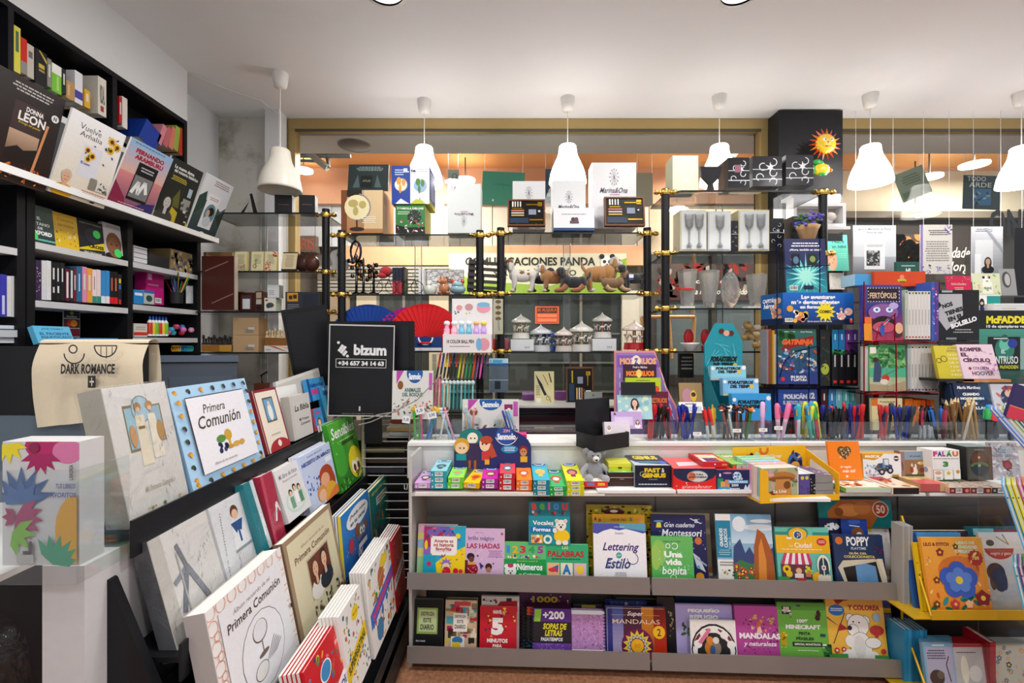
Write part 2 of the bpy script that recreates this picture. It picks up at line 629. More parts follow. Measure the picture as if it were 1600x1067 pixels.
def carton(pl,box,depth,cols,label,art=(),top=(),right=(),left=(),tilt=0,roll=0,yaw=0,cat='box',group=None,name='box',mat='card',fm=None,lid=None):
 m,W,H=fm or facing(pl,box,tilt,roll)
 if yaw:
  m=m@Matrix.Rotation(math.radians(yaw),4,'Z')
 b=B()
 if lid:
  b.box(0,0,0,W,depth,H*(1-lid),cols)
  o=tag(b.obj(name,mat,mw=m),label,cat,group)
  B().box(-.002,-.002,H*(1-lid),W+.002,depth+.002,H,cols).obj('lid',mat,o)
 else:
  b.box(0,0,0,W,depth,H,cols)
  o=tag(b.obj(name,mat,mw=m),label,cat,group)
 e=.0021 if lid else 0
 if art:
  p=B().art([('R',0,0,1,1,cols[2])]+list(art),W,H,-e)
  p.obj('front_print','print',o)
 if top:
  top_art([('R',0,0,1,1,cols[5])]+list(top),W,depth,H).obj('top_print','print',o)
 if right:
  side_art([('R',0,0,1,1,cols[1])]+list(right),depth,H,W+e).obj('side_print','print',o)
 if left:
  side_art([('R',0,0,1,1,cols[0])]+list(left),depth,H,-e,True).obj('side_print','print',o)
 return o
 # ---------------------------------------------------------------- the room
def struct(b,name,mat,parent=None):
 o=b.obj(name,mat,parent)
 if parent is None:
  o['kind']='structure'
 return o
CEIL=2.90
white_wall=wallmat('white_plaster','d9dbdc','b9b6ac',0.35)
old_wall=wallmat('stained_plaster','cbc9c0','7f775a',1.0,3.6)
ceil_mat=wallmat('ceiling_paint','eff1f3','e2e4e6',0.5,1.3)
M['floor']=floormat()
struct(B().box(-2.3,-2.2,-.05,4.6,3.4,0,'a06a4a'),'floor',M['floor'])
struct(B().box(-2.3,-2.2,CEIL,4.6,3.42,CEIL+.1,'dddddd'),'ceiling',ceil_mat)
struct(B().box(-2.2,-2.2,0,-2.09,3.24,CEIL,'dddddd'),'wall_left',white_wall)
struct(B().box(-2.09,-2.2,2.60,-1.92,2.69,CEIL,'dddddd'),'wall_soffit',white_wall)
struct(B().box(-2.2,3.24,0,-1.63,3.40,CEIL,'dddddd'),'wall_back',old_wall)
struct(B().box(-1.70,3.13,0,-1.605,3.24,CEIL,'dedfdf'),'trim_1',white_wall)
pil=struct(B().box(1.835,3.13,0,2.275,3.45,CEIL-.01,'1c1d20'),'wall_pillar','black')
YW=3.29
def window(name,x0,x1,z0,z1,jl=.05,jr=.05):
 b=B()
 b.box(x0,YW-.03,z1-.075,x1,YW+.05,z1,'a8905e')
 b.box(x0,YW-.028,z0,x1,YW+.05,z0+.06,'a8905e')
 b.box(x0,YW-.027,z0+.06,x0+jl,YW+.05,z1-.075,'a8905e')
 b.box(x1-jr,YW-.027,z0+.06,x1,YW+.05,z1-.075,'a8905e')
 o=struct(b,name,'steel')
 B().box(x0+jl,YW-.034,z1-.092,x1-jr,YW-.026,z1-.075,'4a4436').obj('seal','matte',o)
 B().box(x0+jl,YW,z0+.06,x1-jr,YW+.006,z1-.075,'ffffff').obj('pane','pane',o)
 return o
window('window_1',-1.605,1.835,.35,CEIL-.003)
window('window_2',2.275,4.5,.35,CEIL-.003,.035)
struct(B().box(-1.63,3.26,0,4.6,3.40,.35,'c8c8c8'),'wall_sill',white_wall)
for i,(x,y)in enumerate(DOWNLIGHTS):
 t=thing('downlight','round white recessed downlight in the ceiling above the shop' if y>1 else 'round white downlight in the ceiling behind the viewer','ceiling light',Matrix.Translation((x,y,CEIL)),'recessed ceiling downlights')
 B().lathe([(.085,0),(.105,0),(.105,-.008),(.085,-.012)],24,'e8e8e8').obj('ring','plastic',t)
 B().lathe([(.001,-.002),(.085,-.002)],24,'ffffff').obj('diffuser','lit_soft',t)
 # ---------------------------------------------------------------- the arcade outside the window
gm=wallmat('arcade_plaster','b9bbbb','a5a5a3',0.5)
struct(B().box(-4.5,3.45,2.86,7.0,3.78,3.6,'b9bbbb'),'ceiling_arcade_edge',gm)
om=wallmat('arcade_ceiling','e0a468','d69455',0.5)
struct(B().box(-4.5,3.78,3.32,7.0,5.6,3.45,'e0a468'),'ceiling_arcade',om)
struct(B().box(-4.5,3.45,-.05,7.0,5.6,0,'8a8378'),'floor_arcade',M['floor'])
fac=thing('shop_facade','closed shop front across the arcade with a green and white sign','shop front',Matrix.Translation((0,5.4,0)))
struct(B().box(-4.5,5.46,0,7.0,5.6,3.4,'4b4742'),'wall_arcade',wallmat('arcade_wall','6b6258','564e46',.5))
def fpx(x0,y0,x1,y1,y=5.4):
 a,b=at(pY(y),x0,y1),at(pY(y),x1,y0)
 return a.x,a.z,b.x,b.z
def fbox(name,px,depth,col,mat='matte',off=0.0,parent=None):
 x0,z0,x1,z1=fpx(*px)
 return B().box(x0,off-depth,z0,x1,off,z1,col).obj(name,mat,parent or fac)
fbox('fascia',(330,262,1212,322),.10,'d9a583')
fbox('awning_board',(540,386,1003,416),.08,'d8a27c')
for i in range(30):
 x=470+i*25
 fbox('wall_panel',(x,322,x+24.0,386),.03+.008*(i%2),'cfc4b4' if i>7 else 'c9ced4')
fbox('shutter_housing',(500,416,704,462),.05,'77736b')
for i in range(8):
 fbox('shutter_slat',(500,418+i*5.5,704,421.5+i*5.5),.07,'a39d92')
sgn=fbox('sign_board',(703,398,976,462),.09,'d9d3bd')
x0,z0,x1,z1=fpx(703,398,976,462)
W_,H_=x1-x0,z1-z0
def U(px,py):
 return(px-703)/273,(462-py)/64
art=[('P',[U(703,420),U(740,440),U(860,448),U(976,405),U(976,462),U(703,462)],'8fae3c'),('T','COMUNICACIONES PANDA',*U(828,410.5),200/273,13/64,'2c2a28',0,.03),('R',*U(786,436),*U(908,419),'dcd8c0'),('T','SERVICIO TÉCNICO',*U(835,427),128/273,12/64,'45403a',0,.03),('O',*U(946,412),10/273,'eeeeea'),('O',*U(938,403),4/273,'2b2b2b'),('O',*U(954,403),4/273,'2b2b2b'),('O',*U(942,411),2.6/273,'2b2b2b'),('O',*U(950,411),2.6/273,'2b2b2b'),('O',*U(946,416),1.8/273,'2b2b2b')]
p=mapped(B().art(art,W_,H_,step=.0008),lambda x,y,z:(x+x0,y-.091,z+z0))
p.obj('sign_print','print',fac)
for px in((500,455,548,700,'a08d74'),(560,462,590,700,'c6b79c'),(672,462,702,700,'c3b69d'),(970,455,996,690,'cfc8b8'),(996,455,1013,690,'b9b2a4')):
 fbox('pilaster',px[:4],.07,px[4])
for px,c in(((548,462,672,700),'3c3f3c'),((702,462,840,700),'3e4441'),((840,462,970,700),'333836')):
 fbox('shop_pane',px,.02,c,'plastic')
for x in(590,630,770,905):
 fbox('mullion',(x,462,x+4,700),.04,'7a776f')
for i in range(3):
 fbox('inner_shelf',(705,520+45*i,968,523+45*i),.035,'5c6360')
o=fbox('rent_notice',(836,479,873,506),.03,'e8683c')
a=fpx(836,479,873,506)
mapped(B().art([('R',.05,.05,.95,.95,'d8552c'),('R',.08,.62,.92,.93,'39281f'),('T','SE ALQUILA',.5,.78,.8,.2,'e8683c'),('R',.1,.38,.9,.55,'f0835a'),('R',.1,.12,.9,.3,'f0835a')],a[2]-a[0],a[3]-a[1],step=.0008),lambda x,y,z:(x+a[0],y-.031,z+a[1])).obj('notice_print','print',fac)
deli=thing('shop_facade','dark delicatessen front with meat photographs across the arcade','shop front',Matrix.Translation((0,5.4,0)))
def dbox(name,px,depth,col,mat='matte'):
 return fbox(name,px,depth,col,mat,0.0,deli)
dbox('fascia',(1214,262,1700,270),.12,'d9a583')
dbox('soffit_board',(1214,270,1700,335),.06,'d6cbb4')
dbox('upper_beam',(1214,335,1700,345),.14,'6c6356')
dbox('fascia_board',(1013,322,1214,400),.05,'b9a78c')
dbox('upper_beam',(1013,396,1214,402),.1,'8d8576')
m1=dbox('photo_panel',(1013,402,1214,470),.06,'3a2825')
a=fpx(1013,402,1214,470)
mapped(B().art([('Q',3,90,['7c1f1a','5c3a30','8f8378','2b201e','4b2a26'],.02,.05,.98,.95,.05,'e'),('T','Especialidad en',.42,.42,.34,.13,'d8d3c8',.25),('T','a nuestro embutido',.55,.2,.4,.13,'d8d3c8',.25)],a[2]-a[0],a[3]-a[1],step=.0008),lambda x,y,z:(x+a[0],y-.061,z+a[1])).obj('panel_print','print',deli)
dbox('stall_pane',(1013,470,1214,700),.03,'5b6466','plastic')
dbox('stall_counter',(1013,585,1214,600),.1,'2a2622')
for x in(1013,1105,1210,1312,1500):
 dbox('door_post',(x,400,x+8,700),.12,'332f2c')
dbox('dark_window',(1310,345,1700,700),.03,'332d29','plastic')
m1=dbox('photo_panel',(1385,368,1512,442),.06,'2a211e')
a=fpx(1385,368,1512,442)
mapped(B().art([('Q',5,80,['c9713a','d98a4e','9a4a28','b85c30'],.02,.2,.36,.98,.07,'o'),('T','dades',.88,.62,.26,.22,'cfc8bd',.25),('T','Jorge',.86,.3,.3,.26,'cfc8bd',.25)],a[2]-a[0],a[3]-a[1],step=.0008),lambda x,y,z:(x+a[0],y-.061,z+a[1])).obj('panel_print','print',deli)
a=fpx(1524,330,1640,376)
mapped(B().art([('T','ONLINE',.5,.5,.98,.9,'17171a',0,.03)],a[2]-a[0],a[3]-a[1],step=.0008),lambda x,y,z:(x+a[0],y-.15,z+a[1])).obj('sign_lettering','print',deli)
for i,(x0,c)in enumerate(((1003,'b98a55'),(1045,'c49660'))):
 t=thing('wooden_easel','tan wooden easel frame leaning outside behind the '+('carousel shelf end' if i==0 else 'black shelf post'),'easel',None)
 f=lambda u,v:at(pY(4.6),u,v)
 for q in([(x0,495),(x0+40,495)],[(x0,495),(x0+4,560)],[(x0+40,495),(x0+36,560)]):
  B().tube([f(*k)for k in q],.02,6,c).obj('rail','wood',t)
def opx(px,py,y):
 return at(pY(y),px,py)
t=thing('steel_bracket','grey welded steel bracket hanging from the arcade ceiling beside the tan window frame','bracket',None)
for(p,q,w,c)in(((462,222),(512,263),.035,'8b8880'),((452,243),(548,244),.02,'6f7274'),((510,232),(514,262),.018,'5c5a55'),((470,251),(500,252),.014,'6f7274'),((472,225),(546,242),.012,'4f5052'),((460,232),(460,262),.014,'55534e')):
 B().tube([opx(*p,4.3),opx(*q,4.3)],w,6,c).obj('bar','steel',t)
B().tube([opx(512,240,4.3),V((opx(512,240,4.3).x,4.3,3.33))],.014,6,'55534e').obj('hanger','steel',t)
t=thing('steel_bracket','pale grey diagonal steel strut behind the fourth lit lamp','bracket',None)
B().tube([opx(1170,206,4.3),opx(1128,262,4.3)],.05,6,'9a9890').obj('bar','steel',t)
B().tube([opx(1170,206,4.3)-V((0,0,.05)),opx(1170,206,4.3)+V((0,0,.06))],.02,6,'9a9890').obj('hanger','steel',t)
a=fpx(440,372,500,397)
t=thing('reflected_lettering','dark red serif lettering on a board across the arcade beside the brass clamp','sign',Matrix.Translation((a[0],5.28,a[1])))  # reflection of shop lettering in the glass, built as a board beyond it
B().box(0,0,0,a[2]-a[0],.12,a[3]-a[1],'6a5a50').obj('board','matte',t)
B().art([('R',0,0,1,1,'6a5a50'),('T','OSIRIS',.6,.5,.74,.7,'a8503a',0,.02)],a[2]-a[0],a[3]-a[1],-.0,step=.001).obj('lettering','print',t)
t=thing('ceiling_vent','dark oval air vent in the grey soffit outside the window','vent',Matrix.Translation((opx(553,218,3.6).x,3.62,2.86)))
B().lathe([(.001,-.01),(.1,-.01),(.115,-.004),(.115,0)],20,'5a5654').obj('grille','steel',t)
B().lathe([(.115,0),(.13,-.005),(.13,0)],20,'807c78').obj('rim','steel',t)
for i,(px,py,y,r,lb)in enumerate(((700,220,4.0,.09,'small flat white arcade lamp above the second pendant'),(727,283,5.0,.11,'white arcade lamp glowing above the tall white gift box'),(474,268,5.0,.1,'white arcade lamp beside the unlit pendant shade'),(1522,259,4.6,.12,'upper white arcade lamp seen through the second window'),(1452,278,4.6,.11,'lower white arcade lamp seen through the second window'),(1430,325,5.1,.07,'small warm arcade spot above the lilac notice'),(1058,328,5.0,.09,'white arcade lamp beside the brass clamp of the crystal shelf'))):
 p=opx(px,py,y)
 t=thing('arcade_lamp',lb,'lamp',Matrix.Translation(p),'lamps of the arcade')
 B().lathe([(.001,0),(r,0),(r,.02),(.03,.035)],20,'fffaf0').obj('diffuser','lit_lamp',t)
 B().cyl((0,0,.035),(0,0,3.33-p.z if p.y>3.78 else.1),.008,None,6,'55524d').obj('rod','steel',t)
def hung(label,quad,y,col,art,y2=None):
 bl,br,tl=(opx(*quad[0],y),opx(*quad[1],y2 or y),opx(*quad[2],y))
 m,W,H=corners(bl,br,tl)
 t=tag(B().box(0,0,0,W,.004,H,col).obj('poster','card',mw=m),label,'poster')
 if art:
  B().art([('R',0,0,1,1,col)]+art,W,H,step=.0006).obj('poster_print','print',t)
 for u in(.05,.95):
  q=m@V((u*W,.002,H))
  c=B().cyl((u*W,.002,H),m.inverted()@V((q.x,q.y,2.86 if q.y<3.78 else 3.32)),.002,None,5,'b8b8b4').obj('cord','plastic',t)
hung('plain green poster hanging outside between the white gift boxes',((752,319),(818,322),(754,267)),3.9,'3f8f78',[('L',[(.3,.62),(.68,.6)],.012,'34796a'),('L',[(.5,.45),(.5,.7)],.008,'34796a'),('R',.25,.1,.29,.17,'cfe0da')])
hung('grey poster with a dark emblem hanging behind the second pendant',((700,290),(717,290),(690,265)),3.9,'8e948e',[('A',.6,.6,.2,.06,0,360,'3c4440')])
hung('navy poster hanging outside behind the third pendant',((852,318),(866,318),(853,264)),3.9,'34475c',[('R',.2,.2,.8,.3,'7f94a8')])
hung('pale grey poster hanging behind the large white gift box',((994,322),(1020,322),(994,270)),3.9,'9b927f',[])
hung('pale green slanting poster with small print hanging in the second window',((1412,317),(1457,299),(1365,287)),3.9,'93a08f',[('N',.2,.5,.8,.85,4,'5d6a5c'),('R',.05,.05,.95,.3,'74836f')])
hung('dark blue slanting poster with white title hanging in the second window',((1504,326),(1562,328),(1468,272)),3.85,'33454b',[('T','TODO',.35,.9,.5,.14,'d5dcda'),('T','ARDE',.45,.72,.6,.14,'d5dcda'),('R',.25,.12,.75,.6,'3a78a8'),('Q',8,14,['9fb8c4','26343c'],.3,.15,.7,.5,.06,'e')])
# ---------------------------------------------------------------- pendant lamps
def pendant(px,cap_y,y,lit,label,top=229,tilt=0):
 x=(px-800)/K*y
 t=thing('pendant_lamp',label,'lamp',Matrix.Translation((x,y,CEIL)),'white pendant lamps along the window')
 zt=at(pY(y),px,top).z-CEIL
 B().lathe([(.046,0),(.046,-.01),(.040,-.055),(.034,-.082),(.012,-.088),(.004,-.09)],24,'e9e8e4').obj('ceiling_cap','plastic',t)
 B().cyl((0,0,-.085),(0,0,zt),.0028,None,6,'e6e6e4').obj('cord','plastic',t)
 prof=[(.012,0),(.05,-.004),(.056,-.012),(.059,-.045),(.066,-.075),(.082,-.11),(.1,-.15),(.113,-.19),(.121,-.235),(.122,-.25),(.117,-.25),(.11,-.19),(.08,-.11),(.056,-.05)]
 B().lathe(prof,40,'fffaf4' if lit else 'e9e5d8',(0,0,zt)).obj('lamp_shade','lit' if lit else 'plastic',t)
 B().lathe([(.013,-.01),(.016,-.06),(.028,-.10),(.03,-.125),(.02,-.15),(.001,-.158)],16,'fff4e0',(0,0,zt)).obj('bulb','lit_lamp' if lit else 'plastic',t)
 if lit:
  lamp('pendant_light','POINT',(x,y,CEIL+zt-.21),11,(1.0,.95,.89),.05)
 return t
pendant(438,160,2.72,False,'unlit cream pendant lamp by the stained corner wall',233)
pendant(663,157,3.02,True,'lit white pendant lamp above the blue globe boxes')
pendant(887,153,2.99,True,'lit white pendant lamp above the middle white gift box',227)
pendant(1124,150,2.97,True,'lit white pendant lamp behind the black shield trophy',227)
pendant(1360,148,2.95,True,'lit white pendant lamp just past the black pillar',227)
pendant(1596,147,2.93,True,'lit white pendant lamp cut off by the edge of the picture',229)
# ---------------------------------------------------------------- glass and brass display stands behind the counter
def stand(label,posts,shelves,yb,zt,strut=None):
 """posts: [(x,y)...]; shelves: [(z, outline)]"""
 t=thing('display_stand',label,'shelf',Matrix.Translation((posts[0][0],posts[0][1],0)))
 ox,oy=posts[0]
 for x,y in posts:
  B().cyl((x-ox,y-oy,0),(x-ox,y-oy,zt),.0225,None,14,'17171a').obj('post','plastic',t)
  for z,_ in shelves:
   b=B()
   cx,cy=x-ox,y-oy
   b.lathe([(.027,-.014),(.03,-.006),(.03,.006),(.027,.014)],14,'d8b45a',(cx,cy,z),True,True)
   for a in(-.05,.05):
    b.lathe([(.006,-.012),(.017,-.006),(.017,.004),(.010,.014)],10,'d8b45a',(cx+a,cy-.005,z),True,True)
   b.cyl((cx-.062,cy-.005,z),(cx+.062,cy-.005,z),.008,None,8,'d8b45a')
   b.obj('brass_clamp','metal',t)
 for z,o in shelves:
  s=B().slab([(x-ox,y-oy)for x,y in o],z-.008,z,'ffffff').obj('glass_shelf','shelf',t)
  e=B()
  n=len(o)
  for i in range(n):
   (xa,ya),(xb,yb_)=o[i],o[(i+1)%n]
   if min(ya,yb_)<yb-.02:
    e.add([(xa-ox,ya-oy-.0006,z-.0085),(xb-ox,yb_-oy-.0006,z-.0085),(xb-ox,yb_-oy-.0006,z+.0005),(xa-ox,ya-oy-.0006,z+.0005)],[(0,1,2,3)],'15181a')
  e.obj('shelf_edge','plastic',s)
 if strut:
  for x in strut:
   B().box(x-.02-ox,yb-.02-oy,0.3,x+.02-ox,yb-.014-oy,shelves[0][0]-.009,'ffffff').obj('glass_strut','acrylic',t)
   for q in(-.022,.02):
    B().box(x+q-ox,yb-.022-oy,0.3,x+q+.003-ox,yb-.012-oy,shelves[0][0]-.009,'8f9088').obj('strut_edge','steel',t)
 return t
def zpx(py,y):
 return CAMH-(py-533.5)/K*y
YS=2.62
def outline(xl,xr,y0,y1,cl=.05,cr=.05):
 return[(xl,y1),(xl,y0+cl),(xl+cl,y0),(xr-cr,y0),(xr,y0+cr),(xr,y1)]
Z1,Z2,Z3,Z4=1.918,1.572,1.246,.895
SHELF_L=[(zpx(335,2.7),outline(-1.78,-1.1,2.66,2.95,.02)),(zpx(425,2.7),outline(-1.88,-1.1,2.66,2.95,.02)),(zpx(487,2.7),outline(-1.9,-1.1,2.66,2.95,.02)),(zpx(550,2.7),outline(-1.9,-1.1,2.66,2.95,.02)),(.80,outline(-1.9,-1.1,2.66,2.95,.02))]
stand('glass shelf stand in the corner by the stained wall with chess sets',[(-1.112,2.72)],SHELF_L,2.95,zpx(327,2.72),[-1.6])
SHELF_A=[(Z1,outline(-1.0,-.2,YS,2.93)),(Z2,outline(-1.0,-.2,YS,2.93)),(Z3,outline(-1.0,-.2,YS,2.93)),(Z4,outline(-1.0,-.2,YS,2.93))]
stand('glass shelf stand with globe boxes on top and folding fans',[(-.995,2.66),(-.188,2.66)],SHELF_A,2.93,Z1+.03,[-.6])
SHELF_B=[(Z1+.01,outline(-.06,.78,YS,2.93)),(Z2+.005,outline(-.06,.78,YS,2.93)),(Z3-.005,outline(-.06,.78,YS,2.93)),(Z4,outline(-.06,.78,YS,2.93))]
stand('glass shelf stand with toy dogs and carousels',[(-.066,2.66),(.790,2.66)],SHELF_B,2.93,Z1+.045,[.35])
YC=2.5
SHELF_C=[(2.13,outline(.86,1.74,YC,2.83,.07,.07)),(1.79,outline(.86,1.74,YC,2.83,.05,.05)),(1.483,outline(.86,1.74,YC,2.83,.05,.05)),(1.246,outline(.86,1.74,YC,2.83,.05,.05))]
stand('glass shelf stand of crystal vases in front of the black pillar',[(.856,2.54),(1.735,2.54)],SHELF_C,2.83,2.15,[1.28])
# ---------------------------------------------------------------- sales counter
cm=frame(at(pC(0),637,1000)*1.0,V((CN.y,-CN.x,0)),CN,V((0,0,1)))
cm[2][3]=0
LEN=2.02
cn=thing('sales_counter','long white and grey shop counter with book ledges','counter',cm)
B().box(.03,.19,.03,LEN+1.2,.21,.70,'7b7773').obj('back_panel','steel',cn)
B().box(.0,.02,.0,.012,.5,.84,'cfcdc8').obj('end_panel','steel',cn)
B().box(.012,.1,.0,LEN+1.2,.19,.03,'4a4643').obj('plinth','steel',cn)
for i in range(5):
 B().box(.02+i*.5,.18,.655,.517+i*.5,.192,.70,'a8a29a').obj('fascia_panel','steel',cn)
 if i:
  B().box(.018+i*.5,.185,.40,.021+i*.5,.189,.655,'5c5955').obj('panel_seam','steel',cn)
for(x0,x1)in((0.0,.945),(.953,1.957)):
 for z in(.33,.04):
  s=B().box(x0,0,z,x1,.19,z+.006,'8c8682').obj('book_ledge','steel',cn)
  b=B()
  b.hexa([(x0,-.012,z-.004),(x1,-.012,z-.004),(x1,-.006,z-.004),(x0,-.006,z-.004)],[(x0,-.006,z+.058),(x1,-.006,z+.058),(x1,0,z+.058),(x0,0,z+.058)],'8c8682')
  b.obj('ledge_lip','steel',s)
ct=thing('counter_top','white counter top ledge carrying the pen cups','counter',Matrix.Translation((0,0,0)))
B().box(-.46,2.0,.70,3.2,2.03,.845,'dcdbd6').obj('riser','matte',ct)
for i,x in enumerate((-.455,.34,1.13,1.92)):
 B().box(x,1.985,.845,x+.787,2.17,.858,'ebeae6').obj('ledge_board','matte',ct)
B().box(-.45,2.03,.66,3.2,2.45,.70,'bcbab5').obj('shelf_board','matte',ct)
B().box(-.405,1.815,.683,3.2,2.0,.694,'cac7c2').obj('shelf_board','matte',ct)
for(px,c)in(((648,770,945,777),'e3ded6'),((934,766,1056,776),'f0efec'),((1059,766,1187,776),'f0efec'),((1187,779,1298,787),'efece8'),((1292,770,1446,779),'f2f1ee'),((1453,770,1640,779),'f2f1ee')):
 y=1.80 if px[1]<778 else 1.745
 a,b_=at(pY(y),px[0],px[3]),at(pY(y),px[2],px[1])
 B().box(a.x,y,b_.z-.012,b_.x,2.0,b_.z,c).obj('display_board','matte',ct)
sh=thing('glass_showcase','low glass showcase with maroon trim behind the white ledge','showcase',Matrix.Translation((-.46,2.19,0)))
B().box(0,0,.70,1.5,.45,.71,'b9b6ae').obj('floor_panel','matte',sh)
B().box(0,0,.71,1.5,.006,.875,'ffffff').obj('glass_front','acrylic',sh)
B().box(0,0,.875,1.5,.45,.882,'ffffff').obj('glass_top','acrylic',sh)
B().box(0,.44,.71,1.5,.45,.875,'4b1f2e').obj('maroon_back','plastic',sh)
B().box(.2,.47,.872,1.36,.48,.93,'5d2740').obj('maroon_trim','plastic',sh)
B().box(.2,.35,.93,1.36,.62,.942,'c9c9c4').obj('tray','steel',sh)
# ---------------------------------------------------------------- black wall bookcase on the left
XB=-1.85
bk=thing('bookcase','tall black wall bookcase with white shelf edges','bookcase',Matrix.Translation((XB,0,0)))
def upright(name,px,y0,z0,z1,x0=-.24):
 B().box(x0,y0,z0,0,y0+.03,z1,'17181b').obj(name,'black',bk)
for y0 in(1.215,1.70,1.735,2.19,2.675):
 upright('upright_panel',0,y0,0,1.93)
B().box(-.24,.6,0,-.235,2.7,2.6,'101114').obj('back_panel','black',bk)
def shelf(y0,y1,z,edge='dfe1e3',x1=-.004):
 s=B().box(-.234,y0,z-.022,x1,y1,z,'cfd1d3').obj('shelf_board','matte',bk)
 B().box(x1,y0,z-.024,x1+.006,y1,z+.002,edge).obj('edge_strip','steel',s)
for y0,y1,zs in((1.245,1.70,(1.645,1.34,1.235)),(1.765,2.19,(1.685,1.458,.97)),(2.22,2.675,(1.687,1.48,1.318,1.16,1.08))):
 for z in zs:
  shelf(y0,y1,z)
XT=-1.92
fr=thing('open_cupboard','black open cupboard row under the ceiling along the wall','cupboard',Matrix.Translation((XT,0,0)))
B().box(-.16,.9,2.575,.0,2.69,2.60,'15161a').obj('top_panel','black',fr)
B().box(-.16,2.665,2.13,.0,2.69,2.575,'15161a').obj('end_panel','black',fr)
B().box(-.16,2.19,2.26,-.002,2.215,2.575,'15161a').obj('divider','black',fr)
B().box(-.16,1.735,2.26,-.001,1.755,2.575,'15161a').obj('divider','black',fr)
s=B().box(-.16,.9,2.238,-.006,2.665,2.26,'b9bcbf').obj('shelf_board','matte',fr)
B().box(-.006,.9,2.234,.002,2.665,2.262,'dfe1e3').obj('edge_strip','steel',s)
B().box(-.165,.9,1.93,-.16,2.69,2.575,'101114').obj('back_panel','black',fr)
lg=thing('poster_ledge','long white edged ledge holding slanted cover posters','ledge',Matrix.Translation((-1.75,0,0)))
B().box(-.33,.9,1.885,.0,2.70,1.905,'55575a').obj('ledge_board','matte',lg)
B().box(.0,.9,1.882,.012,2.70,1.91,'e6e7e8').obj('edge_strip','steel',lg)
B().box(-.30,.9,1.93,-.17,2.69,2.234,'4e5053').obj('back_board','matte',lg)
# ---------------------------------------------------------------- stepped black rack of albums and children's books
rk=thing('display_rack','black stepped rack of communion albums and picture books','rack',Matrix.Translation((-.82,.98,0)))
TIER=[(-.82,.885),(-.715,.62),(-.60,.40),(-.45,.16)]
TLEN=[1.36,1.36,1.22,1.05]
for i,(x,z)in enumerate(TIER):
 x0=x+.82
 t=B().box(x0-.16,0,z-.012,x0,TLEN[i],z,"17181b").obj('tier_shelf','black',rk)
 B().box(x0,-.004,z-.05,x0+.006,TLEN[i],z+.03,'1d1f23').obj('tier_lip','black',t)
 B().box(x0-.165,-.002,0,x0-.16,TLEN[i],z+.16,'17181b').obj('riser','black',rk)
B().prism([(-.30,0),(.20,0),(.20,.38),(.1,.58),(0,.84),(-.30,.88)],1.37,1.39,'17181b').obj('end_panel','black',rk)
B().prism([(-.30,0),(.37,0),(.37,.0),(.18,.36),(.08,.56),(-.02,.8),(-.18,.87),(-.30,.87)],-.03,-.01,'17181b').obj('end_panel','black',rk)
B().box(.372,0,0,.376,1.05,.15,'1d1f23').obj('kick_panel','black',rk)
# ---------------------------------------------------------------- books on the two counter ledges
def vfit(ops,e):
 """squeeze a cover's print into the part above v=e (the foot of the book stands behind the lip)"""
 f=lambda v:e+v*(1-e)
 k=1-e
 out=[]
 for o in ops:
  t=o[0]
  if t=='R':
   o=(t,o[1],f(o[2])if o[2]>.001 else 0,o[3],f(o[4]),o[5])
  elif t=='E':
   o=(t,o[1],f(o[2]),o[3],o[4]*k)+o[5:]
  elif t in 'OSA':
   o=(t,o[1],f(o[2]))+o[3:]
  elif t=='P':
   o=(t,[(u,f(v)if v>.001 else 0)for u,v in o[1]],o[2])
  elif t=='L':
   o=(t,[(u,f(v))for u,v in o[1]],o[2],o[3])
  elif t=='T':
   o=(t,o[1],o[2],f(o[3]),o[4],o[5]*k)+o[6:]
  elif t=='Q':
   o=o[:5]+(f(o[5]),o[6],f(o[7]))+o[8:]
  elif t in 'GNM':
   o=(t,o[1],f(o[2])if o[2]>.001 else 0,o[3],f(o[4]))+o[5:]
  elif t=='W':
   o=(t,o[1],f(o[2]))+o[3:]
  out.append(o)
 return out
def lb(box,b,th,cover,label,art=(),tilt=9,ext=15,**kw):
 x0,y0,x1,y1=box
 e=ext/(y1-y0+ext)
 return book(pC(b),(x0,y0,x1,y1+ext),th,cover,label,vfit(art,e),tilt=tilt,**kw)
WHT,INK,RED,NAVY='f1efea','1b1b1d','c2222e','23265a'
lb((650.5,819,713,893),.055,.012,'f0e6ea','pastel striped board book behind the book with a white title panel',[('R',0,.82,.2,1,'f0b9cb'),('R',0,.68,.2,.82,'f3e07d'),('R',0,.5,.2,.68,'9fc7e6'),('R',0,.32,.2,.5,'f3e48c'),('R',0,0,.2,.32,'a7dca0')])
